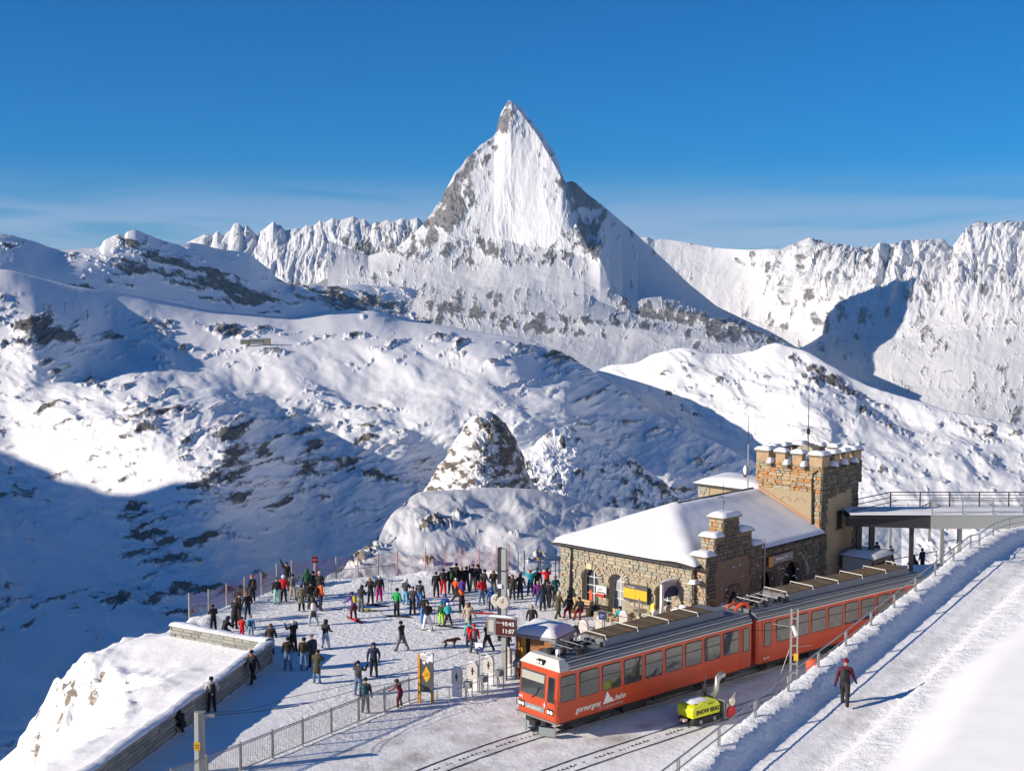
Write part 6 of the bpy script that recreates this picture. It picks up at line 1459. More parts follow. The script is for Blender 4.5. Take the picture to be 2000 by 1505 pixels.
t = thing('lift_station', 'low olive grey mountain lift station on the snow plateau', 'building', b, 0.1); t.scale = (0.8, 0.8, 0.62)
part('hall', MB().box(-70, -30, -12, 12, -12, 16), mat('station_olive', (0.20, 0.19, 0.14), 0.8), t); part('main_block', MB().box(-28, 35, -14, 14, -12, 22), mat('station_grey', (0.24, 0.24, 0.22), 0.8), t); part('end_block', MB().box(37, 66, -14, 14, -14, 24), mat('station_ochre', (0.26, 0.23, 0.15), 0.8), t)
part('window_band', MB().box(-26, 33, -14.8, -14.1, 6, 11), GLASS, t); part('roof_snow', MB().box(-29, 36, -15, 15, 22, 25).box(36.5, 67, -15, 15, 24, 27).box(-71, -29.5, -13, 13, 16, 18.5), SNOW, t)
b = far_at(1428, 634, 7500); t = thing('mountain_hut', 'tiny pale mountain hut on the ridge crest right of the peak', 'building', b); t.scale = (0.45, 0.45, 0.4); part('wall', MB().box(-35, 35, -15, 15, -20, 22).box(45, 90, -12, 12, -25, 8), mat('hut_pale', (0.5, 0.48, 0.45), 0.7), t); part('roof', MB().box(-38, 38, -17, 17, 22.5, 30), SNOW, t)
# ------------------------------------------------------------------ people
def rotx(v, a): c, s = math.cos(a), math.sin(a); return Vector((v.x, v.y * c - v.z * s, v.y * s + v.z * c))
def limb_dir(pitch, abd, side):                    # pitch: forward, abd: outward (degrees); straight down at 0,0
    v = Vector((math.sin(math.radians(abd)) * side, 0, -math.cos(math.radians(abd))))
    return rotx(v, math.radians(pitch))
POSES = {   # legs (hip pitch, abduction, knee) L,R ; arms (pitch, abduction, elbow, forearm inward) L,R ; lean ; head nod
    'stand':  dict(legs=((0, 4, 2), (2, 5, 4)), arms=((4, 10, 12, 4), (2, 11, 14, 4)), lean=2, nod=4),
    'pockets': dict(legs=((2, 5, 4), (-2, 4, 2)), arms=((-8, 20, 58, 22), (-6, 20, 56, 22)), lean=2, nod=6),
    'photo':  dict(legs=((2, 6, 4), (-2, 6, 2)), arms=((55, 18, 88, 14), (52, 20, 92, 14)), lean=-2, nod=0),
    'phone':  dict(legs=((2, 5, 4), (0, 5, 2)), arms=((22, 12, 95, 24), (20, 12, 98, 24)), lean=6, nod=26),
    'armsup': dict(legs=((0, 6, 2), (0, 6, 2)), arms=((105, 38, 80, 28), (105, 38, 80, 28)), lean=-4, nod=-4),
    'wave':   dict(legs=((0, 5, 2), (0, 5, 2)), arms=((8, 10, 14, 0), (160, 18, 12, 0)), lean=0, nod=0),
    'wide':   dict(legs=((0, 13, 2), (0, 14, 2)), arms=((10, 14, 60, 20), (10, 14, 60, 20)), lean=2, nod=4),
    'walk':   dict(legs=((24, 4, 10), (-20, 4, 16)), arms=((-22, 12, 12, 0), (22, 12, 18, 0)), lean=4, nod=4),
    'bend':   dict(legs=((12, 6, 24), (8, 6, 22)), arms=((60, 10, 20, 0), (55, 10, 24, 0)), lean=58, nod=-10),
    'ski':    dict(legs=((22, 6, 34), (20, 6, 32)), arms=((48, 22, 40, 0), (44, 22, 44, 0)), lean=26, nod=-12),
    'sit':    dict(legs=((84, 7, 84), (80, 8, 78)), arms=((30, 10, 50, 12), (28, 10, 54, 12)), lean=10, nod=14),
    'crouch': dict(legs=((95, 10, 118), (80, 10, 112)), arms=((50, 10, 60, 12), (46, 10, 64, 12)), lean=26, nod=8),
}
BODY = {}
def body(pose, bulk=1.0):
    key = (pose, bulk)
    if key in BODY: return BODY[key]
    p = POSES[pose]; V, E, Rr, bones = [], [], [], []
    def vt(co, r, ry=None): V.append(Vector(co)); Rr.append((r, ry or r)); return len(V) - 1
    def bone(a, b, reg): E.append((a, b)); bones.append((a, b, reg))
    lean = math.radians(-p['lean']); pel = Vector((0, 0, 0.95))
    def up(co): return pel + rotx(Vector(co) - pel, lean)
    k = bulk
    i_p = vt(pel, 0.150 * k, 0.115 * k)
    i_w = vt(up((0, 0, 1.10)), 0.150 * k, 0.115 * k); bone(i_p, i_w, 1)
    i_c = vt(up((0, 0, 1.29)), 0.175 * k, 0.130 * k); bone(i_w, i_c, 1)
    i_u = vt(up((0, 0, 1.44)), 0.125 * k, 0.10 * k); bone(i_c, i_u, 1)
    nk = up((0, 0.015, 1.52)); i_n = vt(nk, 0.062); bone(i_u, i_n, 1)
    nod = lean + math.radians(-p['nod'])
    def hd(co): return nk + rotx(Vector(co), nod)
    i_h0 = vt(hd((0, 0.015, 0.055)), 0.075, 0.085); bone(i_n, i_h0, 0)
    i_h1 = vt(hd((0, 0.015, 0.135)), 0.088, 0.105); bone(i_h0, i_h1, 0)
    i_h2 = vt(hd((0, 0.0, 0.215)), 0.070, 0.080); bone(i_h1, i_h2, 0)
    i_no = vt(hd((0, 0.135, 0.105)), 0.014); bone(i_h1, i_no, 0)            # nose
    hands = []
    for s, a in zip((-1, 1), p['arms']):
        sh = up((0.17 * s * k, 0, 1.42)); i_s = vt(sh, 0.078 * k); bone(i_u, i_s, 1)
        d1 = rotx(limb_dir(a[0], a[1], s), lean * 0.6); el = sh + d1 * 0.29; i_e = vt(el, 0.060 * k); bone(i_s, i_e, 1)
        d2 = rotx(limb_dir(a[0] + a[2], a[1] - a[3], s), lean * 0.6); wr = el + d2 * 0.25; i_wr = vt(wr, 0.046 * k); bone(i_e, i_wr, 1)
        pm = wr + d2 * 0.06; i_pm = vt(pm, 0.040, 0.026); bone(i_wr, i_pm, 4)
        side = Vector((1, 0, 0)); fwd = d2.cross(side).normalized() if abs(d2.x) < 0.9 else Vector((0, 1, 0))
        side = fwd.cross(d2).normalized()
        for q, (o_, L_) in enumerate(((-0.028, 0.070), (-0.010, 0.085), (0.010, 0.080), (0.027, 0.062))):
            f1 = pm + d2 * 0.05 + side * o_; f2 = f1 + d2 * L_ * 0.6 + fwd * 0.018
            a1_ = vt(f1, 0.011); a2_ = vt(f2, 0.009); bone(i_pm, a1_, 4); bone(a1_, a2_, 4)
        t1 = pm + side * -0.045 * s + d2 * 0.01 + fwd * 0.012; t2 = t1 + d2 * 0.04 + fwd * 0.01; b1_ = vt(t1, 0.012); b2_ = vt(t2, 0.010); bone(i_pm, b1_, 4); bone(b1_, b2_, 4)
        hands.append(pm)
    for s, l in zip((-1, 1), p['legs']):
        hp = Vector((0.088 * s, 0, 0.90)); i_hp = vt(hp, 0.105 * k); bone(i_p, i_hp, 2)
        d1 = limb_dir(l[0], l[1], s); kn = hp + d1 * 0.42; i_k = vt(kn, 0.080 * k); bone(i_hp, i_k, 2)
        d2 = limb_dir(l[0] - l[2], l[1], s); an = kn + d2 * 0.40; i_a = vt(an, 0.066); bone(i_k, i_a, 2)
        to = an + Vector((0.03 * s, 0.17, -0.045)); i_he = vt(an + Vector((0, -0.045, -0.035)), 0.045); bone(i_a, i_he, 3)
        i_t = vt(to, 0.040, 0.030); bone(i_a, i_t, 3)
    low = min(v.z for v in V) - 0.035
    seat = 0.0
    me = bpy.data.meshes.new('person_body'); me.from_pydata([v - Vector((0, 0, low)) for v in V], E, [])
    ob = bpy.data.objects.new('tmp', me); COL.objects.link(ob)
    ob.modifiers.new('skin', 'SKIN').use_smooth_shade = True
    for i, sv in enumerate(me.skin_vertices[0].data): sv.radius = Rr[i]; sv.use_root = (i == 0); sv.use_loose = False
    sub = ob.modifiers.new('sub', 'SUBSURF'); sub.levels = 1; sub.render_levels = 1
    dg = bpy.context.evaluated_depsgraph_get()
    out = bpy.data.meshes.new_from_object(ob.evaluated_get(dg)); bpy.data.objects.remove(ob)
    out.name = 'person_' + pose
    out.materials.clear()
    for m in ('skin', 'jacket', 'trousers', 'shoes', 'gloves'): out.materials.append(None)
    A = np.array([V[a] for a, b, r in bones]); B = np.array([V[b] for a, b, r in bones]); reg = np.array([r for a, b, r in bones])
    A[:, 2] -= low; B[:, 2] -= low
    cen = np.array([f.center for f in out.polygons])
    d = B - A; L2 = (d * d).sum(1)
    t = np.clip(((cen[:, None] - A) * d).sum(2) / L2, 0, 1)
    dist = np.linalg.norm(cen[:, None] - (A + t[..., None] * d), axis=2)
    idx = dist.argmin(1); mi = reg[idx]
    mi = np.where((mi == 1) & (cen[:, 2] < 0.93 - low) & (abs(p['lean']) < 30), 2, mi) if pose not in ('sit', 'crouch') else mi
    out.polygons.foreach_set('material_index', mi.astype(np.int32)); out.polygons.foreach_set('use_smooth', np.ones(len(mi), bool)); out.update()
    info = dict(head=hd((0, 0.005, 0.14)) - Vector((0, 0, low)), nod=nod, chest=up((0, 0, 1.27)) - Vector((0, 0, low)), lean=lean, hands=[h - Vector((0, 0, low)) for h in hands], pelvis=pel - Vector((0, 0, low)), bulk=k)
    BODY[key] = (out, info)
    return BODY[key]
HAT = {}
def hat_mesh(kind):
    if kind in HAT: return HAT[kind]
    m = MB(); n = 12
    if kind == 'beanie': prof = [(0.112, 0.005), (0.118, 0.03), (0.114, 0.07), (0.085, 0.115), (0.03, 0.135)]
    elif kind == 'hair': prof = [(0.085, -0.07), (0.108, -0.02), (0.112, 0.03), (0.108, 0.06), (0.08, 0.10), (0.03, 0.117)]
    elif kind == 'longhair': prof = [(0.075, -0.25), (0.115, -0.16), (0.120, -0.05), (0.116, 0.03), (0.108, 0.07), (0.08, 0.105), (0.03, 0.12)]
    elif kind == 'helmet': prof = [(0.120, -0.05), (0.135, 0.0), (0.135, 0.05), (0.115, 0.105), (0.07, 0.14), (0.02, 0.15)]
    elif kind == 'hood': prof = [(0.10, -0.16), (0.125, -0.10), (0.132, -0.02), (0.132, 0.05), (0.105, 0.11), (0.05, 0.145), (0.02, 0.15)]
    else: prof = [(0.112, 0.02), (0.116, 0.05), (0.10, 0.09), (0.04, 0.115)]
    vs, fs = [], []
    for (r, h) in prof:
        for k in range(n):
            a = 2 * math.pi * k / n; ry = r * 1.12
            y = ry * math.sin(a) - 0.012
            hh = h
            if kind in ('hair', 'longhair', 'hood', 'helmet') and math.sin(a) > 0.35 and h < 0.045: y = min(y, 0.055); hh = h      # face left open
            vs.append((r * math.cos(a), y, hh))
    for i in range(len(prof) - 1):
        for k in range(n): j = (k + 1) % n; fs.append((i*n+k, i*n+j, (i+1)*n+j, (i+1)*n+k))
    fs.append(tuple(range((len(prof)-1)*n, len(prof)*n)))
    m.add(vs, fs)
    if kind == 'cap': m.add([(-0.09, 0.10, 0.035), (0.09, 0.10, 0.035), (0.06, 0.20, 0.025), (-0.06, 0.20, 0.025)], [(0, 1, 2, 3)])
    if kind == 'beanie': m.lathe([(0.02, 0.13), (0.04, 0.15), (0.02, 0.17)], (0, -0.01, 0), 6)
    me = m.mesh('hat_' + kind, None, True); HAT[kind] = me
    return me
EXTRA = {}
def extra_mesh(kind):
    if kind in EXTRA: return EXTRA[kind]
    m = MB()
    if kind == 'backpack':
        m.lathe([(0.06, -0.24), (0.135, -0.21), (0.15, -0.05), (0.14, 0.1), (0.11, 0.2), (0.04, 0.235)], (0, 0, 0), 8)
        m.v = [(x, y * 0.72 - 0.02, z) for x, y, z in m.v]
    elif kind == 'skirt':
        m.lathe([(0.155, 0.16), (0.185, 0.0), (0.205, -0.2), (0.215, -0.36)], (0, 0, 0), 12); m.v = [(x, y * 0.78, z) for x, y, z in m.v]
    EXTRA[kind] = m.mesh(kind, None, True); return EXTRA[kind]
CLOTH = {}
def cloth(col, rough=0.75):
    key = tuple(round(c, 3) for c in col)
    if key not in CLOTH: CLOTH[key] = mat('cloth_%02d' % len(CLOTH), key, rough, 0, 0.22, 7, 0.25, 0.3)
    return CLOTH[key]
C = dict(black=(0.018,0.018,0.02), dark=(0.03,0.028,0.028), brown=(0.06,0.042,0.028), dbrown=(0.035,0.026,0.02), navy=(0.025,0.035,0.075), jeans=(0.11,0.18,0.30), ljeans=(0.30,0.38,0.48), grey=(0.13,0.13,0.14), dgrey=(0.055,0.058,0.065), olive=(0.075,0.07,0.035), khaki=(0.20,0.19,0.11),
         red=(0.60,0.015,0.02), dred=(0.22,0.012,0.02), orange=(0.80,0.12,0.015), white=(0.72,0.72,0.72), cream=(0.60,0.55,0.46), mint=(0.30,0.58,0.46), beige=(0.45,0.36,0.26), tan=(0.36,0.27,0.17), purple=(0.12,0.05,0.28), violet=(0.20,0.02,0.22), yellow=(0.55,0.50,0.02), magenta=(0.62,0.01,0.17), green=(0.02,0.36,0.10), lblue=(0.14,0.42,0.65), blue=(0.05,0.22,0.62), teal=(0.02,0.34,0.38), turq=(0.05,0.52,0.52), neon=(0.38,0.80,0.02), dgreen=(0.03,0.10,0.04), pink=(0.75,0.30,0.50), maroon=(0.11,0.015,0.035), hairb=(0.035,0.02,0.012), hairr=(0.20,0.07,0.02), hairk=(0.012,0.01,0.01), skin=(0.50,0.30,0.21), teald=(0.02,0.10,0.11), royal=(0.03,0.10,0.35))
def person(px, py, h, pose, face, jacket, trousers, hat, hatcol, label, extras=(), shoes='dark', bulk=1.2, z=None, grp='people on the snowy square', pos=None):
    me, info = body(pose, bulk)
    if pos is None:
        pos = gp(px, py, 0.0 if z is None else z)
        if z is None: pos.z = gz(pos.x, pos.y) * (1 if pose != 'sit' else 0)
    o = bpy.data.objects.new('person', me); link(o)
    s = h / 1.78
    o.location = pos; o.scale = (s, s, s); o.rotation_euler = (0, 0, math.radians(face))
    o['label'] = label; o['category'] = 'person'; o['group'] = grp
    for i, c in enumerate(('skin', jacket, trousers, shoes, 'skin' if jacket in ('beige', 'cream') else 'black')):
        sl = o.material_slots[i]; sl.link = 'OBJECT'; sl.material = cloth(C[c])
    def child(nm, m, col, M):
        c = bpy.data.objects.new(nm, m); link(c, o); c.matrix_local = M
        if not m.materials: m.materials.append(None)
        c.material_slots[0].link = 'OBJECT'; c.material_slots[0].material = cloth(C[col])
    child({'hair': 'hair', 'longhair': 'hair', 'hood': 'hood', 'helmet': 'helmet', 'cap': 'cap'}.get(hat, 'beanie'), hat_mesh(hat), hatcol, Matrix.Translation(info['head']) @ Matrix.Rotation(info['nod'], 4, 'X'))
    for e in extras:
        if e[0] == 'backpack': child('backpack', extra_mesh('backpack'), e[1], Matrix.Translation(info['chest']) @ Matrix.Rotation(info['lean'], 4, 'X') @ Matrix.Translation((0, -0.20 * bulk, -0.02)))
        if e[0] == 'coat': child('coat_skirt', extra_mesh('skirt'), jacket, Matrix.Translation(info['pelvis']))
        if e[0] == 'scarf': child('scarf', SCARF, e[1], Matrix.Translation(info['head'] + Vector((0, 0, -0.16))))
    return o
SCARF = MB().lathe([(0.085, -0.03), (0.105, 0.0), (0.09, 0.035)], (0, 0, 0), 10).mesh('scarf', None, True)
BP = lambda c: ('backpack', c)
CO = ('coat',)
T = [  # px, py (feet), height, pose, facing, jacket, trousers, head, its colour, label, extras
 (417,1236,1.62,'phone',20,'black','black','hair','hairk','person in black standing low behind the corner wall snow by the fence',()),
 (437,1246,1.70,'crouch',-40,'black','black','hood','navy','crouching person with dark blue hood behind the corner wall snow',()),
 (458,1228,1.85,'phone',-30,'black','black','hair','hairr','tall person in long black coat beside the net fence',(CO,)),
 (467,1215,1.75,'stand',-60,'black','dark','cap','black','dark person half hidden behind the tall black coat by the fence',()),
 (484,1210,1.70,'pockets',30,'black','navy','hair','hairr','person in black with side bag left of the orange beanie',()),
 (493,1180,1.72,'stand',35,'navy','dark','beanie','orange','person with orange beanie and dark backpack at the net fence',(BP('brown'),)),
 (473,1246,1.25,'pockets',-20,'red','red','hair','hairk','child in red jacket behind the corner wall snow',()),
 (490,1248,1.40,'stand',-10,'lblue','ljeans','beanie','tan','person in light blue jacket with teal backpack behind the corner wall',(BP('teald'),)),
 (529,1277,1.70,'pockets',0,'brown','dark','hair','hairr','person in brown grey jacket at the end of the parapet',()),
 (573,1273,1.80,'photo',30,'black','black','beanie','cream','person in long black coat with cream beanie taking a picture',(CO,)),
 (563,1309,1.80,'pockets',5,'dbrown','jeans','hair','hairk','person in dark jacket and blue jeans in the parapet shadow',()),
 (594,1309,1.78,'stand',0,'brown','jeans','hair','hairk','person in brown jacket and jeans beside the navy jacket',(BP('dbrown'),)),
 (610,1303,1.76,'stand',40,'navy','black','cap','grey','person in navy jacket and grey cap among three men',()),
 (619,1335,1.76,'phone',-15,'olive','jeans','hair','hairb','person in olive brown coat at the edge of the parapet shadow',(CO,)),
 (636,1267,1.68,'wide',-30,'dark','ljeans','hood','dark','person in dark hooded jacket and pale jeans striding alone',()),
 (612,1222,1.74,'wide',10,'brown','ljeans','hood','brown','person in long brown coat with white backpack and tan boots',(CO, BP('white')),'tan'),
 (589,1194,1.68,'stand',15,'khaki','black','hair','hairb','person in khaki coat standing before the fence group',(CO,)),
 (607,1190,1.80,'stand',-5,'dark','dark','hair','hairk','person with dark backpack between khaki coat and orange jacket',(BP('brown'),)),
 (626,1192,1.82,'pockets',-60,'orange','navy','hair','hairk','person in bright orange jacket with black backpack',(BP('black'),)),
 (541,1180,1.70,'stand',10,'black','mint','beanie','teald','person in black jacket and mint green ski trousers',()),
 (554,1176,1.74,'stand',0,'red','dark','helmet','white','person in red jacket with white helmet near the fence',()),
 (560,1152,1.70,'wave',180,'black','black','hair','hairb','person in black waving one raised arm at the fence',()),
 (572,1171,1.66,'photo',0,'grey','beige','beanie','black','person in beige trousers with grey backpack at the fence',(BP('grey'),)),
 (600,1166,1.85,'stand',10,'dgreen','dark','hood','dgreen','person in dark green hooded jacket behind the khaki coat',()),
 (612,1164,1.66,'pockets',-20,'navy','dark','hair','hairb','person in navy standing at the red finger post',()),
 (624,1168,1.74,'stand',-10,'dbrown','dark','beanie','cream','person with cream headband behind the orange jacket',()),
 (692,1209,1.72,'ski',35,'purple','maroon','helmet','navy','bent skier in purple jacket with yellow backpack',(BP('yellow'),)),
 (705,1195,1.68,'phone',-25,'dark','grey','hood','dark','person in dark hood with grey trousers behind the purple skier',()),
 (724,1179,1.78,'phone',165,'dark','black','hair','tan','person in black jacket facing the camera near magenta trousers',()),
 (741,1175,1.72,'stand',190,'dark','magenta','cap','white','person with bright magenta trousers and white cap',()),
 (775,1202,1.70,'pockets',-30,'green','dark','helmet','black','skier in bright green jacket with black helmet',()),
 (792,1181,1.66,'phone',-20,'dgrey','lblue','helmet','white','skier with white helmet and light blue trousers',()),
 (806,1201,1.78,'pockets',-15,'dgrey','black','cap','dark','person in dark grey jacket beside the green skier',()),
 (820,1186,1.70,'stand',-10,'dgrey','blue','helmet','navy','skier with navy helmet and blue trousers',()),
 (828,1218,1.72,'stand',0,'dark','blue','hair','hairk','person with blue trousers behind the white trousered skier',()),
 (835,1231,1.74,'wide',15,'black','white','beanie','dark','skier in black jacket and bright white trousers',()),
 (785,1271,1.76,'walk',60,'dark','grey','hair','hairk','bareheaded man in dark jacket walking alone across the square',()),
 (730,1320,1.78,'pockets',180,'navy','black','hood','navy','person in navy hooded jacket facing the camera near the fence',()),
 (700,1358,1.76,'photo',-15,'dgrey','jeans','beanie','black','person in grey jacket and jeans photographing beside the bar fence',()),
 (714,1393,1.70,'stand',-5,'dgrey','black','beanie','black','person in grey green jacket close behind the bar fence',(BP('teald'),)),
 (783,1380,1.40,'ski',60,'dred','maroon','helmet','dark','child in dark red behind the bar fence near the stele',()),
 (494,1333,1.76,'walk',150,'black','black','beanie','black','person in black walking along the shaded parapet',(('scarf','orange'),)),
 (414,1391,1.74,'pockets',25,'cream','black','hair','hairk','person in cream jacket with black backpack leaning at the parapet',(BP('black'),)),
 (358,1434,1.60,'crouch',60,'black','black','hood','black','crouching figure in black at the foot of the parapet',()),
 (852,1166,1.68,'stand',0,'black','black','hair','hairb','person in black with white shoulder scarf left of red trousers',(('scarf','white'),)),
 (866,1161,1.74,'pockets',0,'dark','red','hair','hairk','person in dark jacket with red trousers looking at the peak',()),
 (881,1159,1.76,'stand',15,'black','black','hair','hairk','person in black just right of the red trousers',(BP('dgreen'),)),
 (891,1153,1.86,'stand',-10,'black','dark','hair','hairk','tallest person in the dark crowd at the far edge',()),
 (901,1157,1.72,'pockets',0,'black','dark','hood','beige','person with beige fur hood in the dark crowd',()),
 (890,1166,1.25,'pockets',-30,'orange','dark','helmet','white','child in orange jacket with white helmet',()),
 (902,1169,1.35,'stand',0,'purple','purple','hair','hairk','person in dark purple coat beside the orange child',(CO,)),
 (911,1156,1.74,'photo',0,'black','dark','hair','hairk','person in black photographing in the middle of the far crowd',()),
 (924,1155,1.84,'photo',-10,'dark','tan','cap','dark','tall person in dark jacket with tan trousers in the far crowd',()),
 (933,1153,1.78,'stand',-20,'dgrey','dark','hair','hairb','person in grey jacket right of the tan trousers',()),
 (945,1161,1.74,'walk',-60,'dark','dark','hair','hairk','dark person behind the red jacket at the far crowd',()),
 (941,1181,1.76,'pockets',20,'red','jeans','hair','hairb','person in red jacket and blue jeans in front of the far crowd',()),
 (964,1161,1.66,'phone',180,'dark','grey','longhair','hairr','long haired person in dark clothes left of the mast',()),
 (959,1193,1.45,'stand',20,'royal','navy','helmet','royal','child in royal blue beside the clock mast',()),
 (990,1166,1.66,'phone',175,'dark','white','longhair','hairr','long haired person with white trousers right of the mast',()),
 (1001,1171,1.66,'stand',160,'dbrown','dark','longhair','hairr','person with auburn hair and brown jacket right of the mast',()),
 (1016,1170,1.70,'pockets',-15,'black','black','longhair','hairk','person in long black coat standing apart right of the mast',(CO,)),
 (1036,1163,1.74,'armsup',0,'teal','navy','hair','hairr','person in teal jacket lifting both arms to photograph',()),
 (1049,1161,1.76,'stand',0,'dark','dark','hair','hairb','person in dark jacket beside the teal photographer',()),
 (1068,1157,1.66,'photo',10,'red','black','hood','dark','person in red jacket with dark hood near the steel poles',()),
 (1051,1185,1.70,'walk',0,'violet','jeans','hair','tan','person in violet jacket in the group by the station corner',()),
 (1060,1193,1.70,'stand',10,'navy','black','longhair','hairb','person in navy coat in front of the violet jacket',(CO,)),
 (1072,1186,1.74,'walk',-20,'black','black','hair','hairb','person in black behind the navy coat by the station corner',()),
 (1085,1173,1.64,'pockets',20,'teald','dark','hair','hairr','person in dark teal coat nearest the station corner',(CO,)),
 (1090,1208,1.72,'walk',-50,'olive','olive','hood','beige','person in olive parka with beige fur hood walking to the bench',(CO,)),
 (1039,1237,1.70,'pockets',170,'dark','black','hair','tan','person in dark jacket behind the wooden booth',()),
 (1112,1264,1.72,'bend',-80,'black','dark','hair','hairr','person in black bending over behind the booth',()),
 (903,1196,1.72,'bend',40,'dbrown','black','hair','hairb','skier in dark clothes bending down in the crowd',(BP('orange'),)),
 (915,1233,1.78,'walk',-20,'beige','black','longhair','hairr','person in beige fur coat walking in the middle of the square',(CO,)),
 (862,1221,1.35,'stand',-10,'dgreen','neon','helmet','green','child with neon green trousers',()),
 (869,1211,1.60,'stand',0,'royal','red','helmet','royal','skier with blue helmet behind the neon green child',()),
 (875,1222,1.40,'wide',10,'turq','dark','helmet','white','child in turquoise jacket with white helmet',()),
 (926,1277,1.72,'walk',10,'red','dgrey','beanie','red','person in bright red jacket with grey backpack',(BP('grey'),),'brown'),
 (916,1265,1.55,'stand',-5,'turq','navy','beanie','turq','person in turquoise with bobble hat beside the bright red jacket',(BP('red'),)),
 (952,1272,1.70,'walk',60,'black','black','hair','hairr','red haired person in black carrying a bag near the mast',(BP('black'),)),
 (991,1277,1.66,'stand',-60,'black','black','hair','hairk','person in black half hidden behind the departure mast',(BP('black'),)),
 (1281,1235,1.66,'stand',40,'white','grey','longhair','hairr','person in white jacket at the gate frame',()),
 (1279,1250,1.25,'phone',-60,'pink','dark','helmet','navy','child in pink jacket in front of the gate frame',()),
 (1304,1230,1.68,'pockets',-40,'beige','dark','hair','hairk','person in beige coat inside the gate frame',(CO,)),
]
for r_ in T: person(*r_[:10], extras=r_[10], shoes=r_[11] if len(r_) > 11 else 'dark')
person(1213, 1226, 1.70, 'sit', 150, 'teal', 'orange', 'hair', 'hairk', 'seated skier in teal jacket and orange trousers on the pale bench', (), z=-0.02)
person(1112, 1204, 1.72, 'sit', 160, 'black', 'dred', 'cap', 'black', 'seated person in black with dark red trousers nearer the crowd', (), z=-0.02)
person(1134, 1208, 1.74, 'sit', 150, 'black', 'dred', 'hair', 'hairk', 'seated person in black with dark red trousers nearer the doorway', (), z=-0.02)
# the walker on the hill path and people beyond the bridge
best = None
for k_ in np.arange(1.0, 5.0, 0.05):                            # the spot on the path, two metres in from the railing
    a_, b_ = rail_pt(k_), rail_pt(k_ + 0.1); d_ = (b_ - a_).normalized(); n_ = Vector((d_.y, -d_.x, 0))
    q_ = a_ + n_ * 1.75; q_.z = gz(q_.x, q_.y)
    if best is None or abs(proj(q_)[0] - 1650) < abs(proj(best)[0] - 1650): best = q_
wp = best
person(0, 0, 1.72, 'walk', -25, 'maroon', 'dark', 'beanie', 'dred', 'lone walker in maroon jacket with red beanie on the hill path', (BP('dark'),), pos=wp, grp='walker on the path')
for (px, dp, z, c, ps, l) in ((1750, 101, -1.55, 'maroon', 'walk', 'person in dark maroon walking on the line under the footbridge'), (1722, 99, -0.9, 'dark', 'stand', 'dark person beside the footbridge columns'), (1792, 97, -1.2, 'black', 'stand', 'dark person at the railing beyond the bridge column'), (1801, 98, -1.5, 'maroon', 'bend', 'person in maroon bending beyond the bridge column'), (1812, 99, -1.4, 'navy', 'stand', 'person in navy furthest right under the footbridge')):
    q = mast_base(px, dp); person(0, 0, 1.72, ps, 30, c, 'black', 'hair', 'hairk', l, (), pos=Vector((q.x, q.y, max(z, gz(q.x, q.y)))), grp='people beyond the footbridge')

# ------------------------------------------------------------------ dog
def dog(px, py, face, label, col):
    V = [(0,-0.32,0.50),(0,-0.05,0.47),(0,0.22,0.50),(0,0.36,0.56),(0,0.47,0.52),(0,0.60,0.46),   # rump, belly, chest, neck, head, muzzle
         (0,-0.42,0.44),(0,-0.50,0.30)]
    R = [0.10,0.095,0.125,0.08,0.075,0.035,0.025,0.015]
    E = [(0,1),(1,2),(2,3),(3,4),(4,5),(0,6),(6,7)]
    def v(c, r): V.append(c); R.append(r); return len(V) - 1
    for s in (-1, 1):
        a = v((0.08*s,0.22,0.34),0.055); b = v((0.08*s,0.20,0.18),0.035); c = v((0.08*s,0.21,0.04),0.028); d = v((0.08*s,0.26,0.02),0.026); E += [(2,a),(a,b),(b,c),(c,d)]
        a = v((0.08*s,-0.28,0.34),0.07); b = v((0.08*s,-0.22,0.24),0.045); c = v((0.08*s,-0.34,0.15),0.028); d = v((0.08*s,-0.32,0.03),0.026); e = v((0.08*s,-0.27,0.02),0.025); E += [(0,a),(a,b),(b,c),(c,d),(d,e)]
        a = v((0.06*s,0.44,0.60),0.022); b = v((0.085*s,0.45,0.52),0.02); E += [(4,a),(a,b)]
    me = bpy.data.meshes.new('dog'); me.from_pydata(V, E, []); ob = bpy.data.objects.new('tmp', me); COL.objects.link(ob)
    ob.modifiers.new('skin', 'SKIN').use_smooth_shade = True
    for i, sv in enumerate(me.skin_vertices[0].data): sv.radius = (R[i], R[i]); sv.use_root = (i == 1)
    sb_ = ob.modifiers.new('s', 'SUBSURF'); sb_.levels = 1
    out = bpy.data.meshes.new_from_object(ob.evaluated_get(bpy.context.evaluated_depsgraph_get())); bpy.data.objects.remove(ob)
    out.materials.clear(); out.materials.append(cloth(col)); out.polygons.foreach_set('use_smooth', [True] * len(out.polygons))
    o = bpy.data.objects.new('dog', out); link(o); p = gp(px, py); p.z = gz(p.x, p.y); o.location = p; o.rotation_euler = (0, 0, math.radians(face)); o['label'] = label; o['category'] = 'dog'
dog(880, 1266, -75, 'dark brown dog standing alone on the snow', (0.05, 0.022, 0.012))

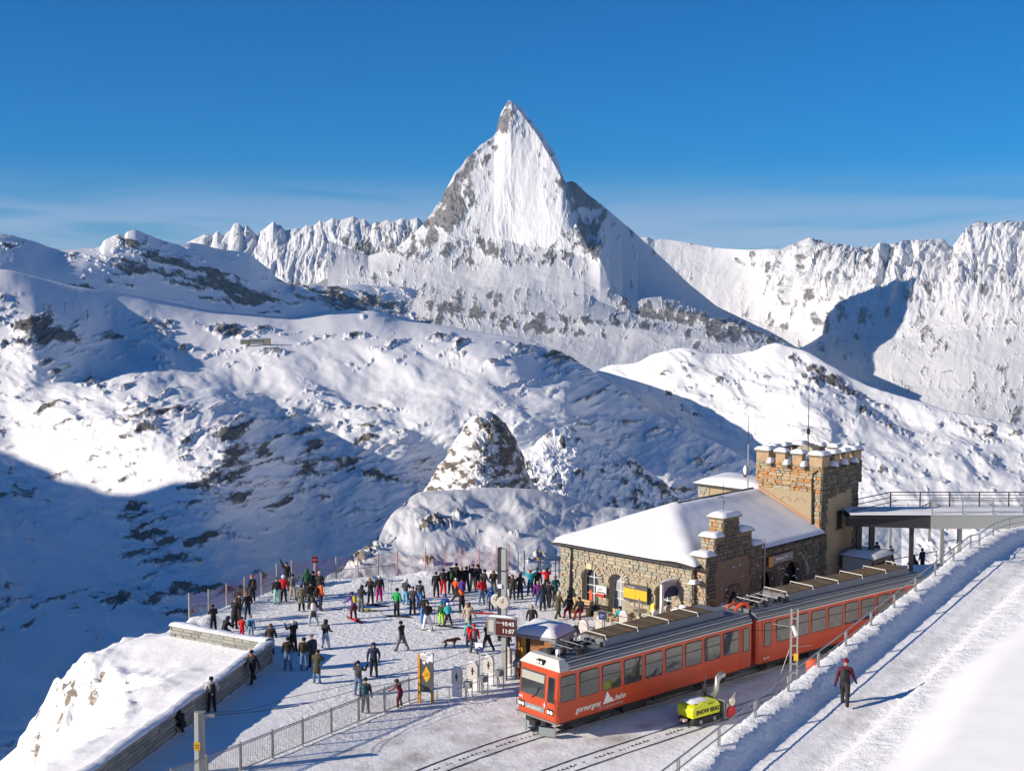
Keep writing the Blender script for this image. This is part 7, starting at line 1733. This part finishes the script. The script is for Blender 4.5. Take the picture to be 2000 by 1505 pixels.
# ------------------------------------------------------------------ skis and poles
SKI = MB().add([(-0.045, -0.8, 0.01), (0.045, -0.8, 0.01), (0.04, 0.6, 0.015), (-0.04, 0.6, 0.015), (0.045, 0.8, 0.03), (-0.045, 0.8, 0.03), (0.02, 0.92, 0.11), (-0.02, 0.92, 0.11), (-0.045, -0.8, 0.03), (0.045, -0.8, 0.03), (0.04, 0.6, 0.035), (-0.04, 0.6, 0.035)], [(0,1,2,3),(3,2,4,5),(5,4,6,7),(8,9,10,11),(11,10,4,5),(0,1,9,8)]).box(-0.035, 0.035, -0.15, 0.12, 0.032, 0.09)
def skis(px, py, ang, col, label, gap=0.16):
    p = gp(px, py); p.z = gz(p.x, p.y) + 0.01
    t = thing('ski_pair', label, 'skis', p, math.radians(ang), 'skis on the snow')
    for s in (-1, 1):
        o = part('ski', SKI.mesh('ski', cloth(C[col], 0.4)), None, t); o.location = (s * gap / 2, 0.1 * s, 0)
for a in [(694,1211,40,'red','pair of skis under the bent purple skier'),(720,1192,75,'yellow','yellow skis lying behind the purple skier'),(672,1190,80,'white','white skis lying left of the purple skier'),(736,1182,70,'dark','dark skis lying before the magenta trousers'),(778,1204,80,'brown','brown skis under the green skier'),(837,1232,60,'white','white skis under the white trousered skier'),(826,1190,75,'dgrey','grey skis behind the navy helmet skier'),(875,1224,70,'dgrey','dark skis under the turquoise child'),(942,1198,85,'red','red skis lying in front of the red jacket')]: skis(*a)
def poles(px, py, label, tilt=0.06):
    p = gp(px, py); p.z = gz(p.x, p.y); t = thing('ski_pole', label, 'ski pole', p, 0, 'ski poles stuck in the snow')
    part('shaft', MB().tube([(0, 0, 0), (tilt, 0, 1.15)], 0.012, 5), DKMETAL, t); part('grip', MB().tube([(tilt, 0, 1.12), (tilt * 1.05, 0, 1.27)], 0.024, 6), BLACK, t); part('basket', MB().lathe([(0.01, 0.08), (0.05, 0.09), (0.01, 0.1)], (0, 0, 0), 8), BLACK, t)
for a in [(673,1195,'ski pole left of the purple skier'),(758,1168,'left one of two ski poles stuck near the magenta trousers'),(764,1170,'right one of two ski poles stuck near the magenta trousers'),(848,1218,'ski pole right of the white trousered skier'),(884,1218,'ski pole beside the turquoise child'),(898,1215,'ski pole between turquoise child and beige fur coat'),(951,1190,'ski pole left of the clock mast')]: poles(*a)
# ------------------------------------------------------------------ thin mountain air
hz = bpy.data.materials.new('thin_air'); hz.use_nodes = True
hn, hl = hz.node_tree.nodes, hz.node_tree.links
for n in list(hn): hn.remove(n)
ho = hn.new('ShaderNodeOutputMaterial'); hv = hn.new('ShaderNodeVolumePrincipled')
hv.inputs['Color'].default_value = (0.30, 0.60, 1.0, 1); hv.inputs['Density'].default_value = 1.5e-5; hv.inputs['Anisotropy'].default_value = 0.0
hl.new(hv.outputs[0], ho.inputs['Volume'])
ob = part('haze', MB().box(-31000, 31000, -21000, 41000, -1300, 2300), hz, None); ob['kind'] = 'stuff'
ob['label'] = 'thin bluish mountain air over the whole valley'
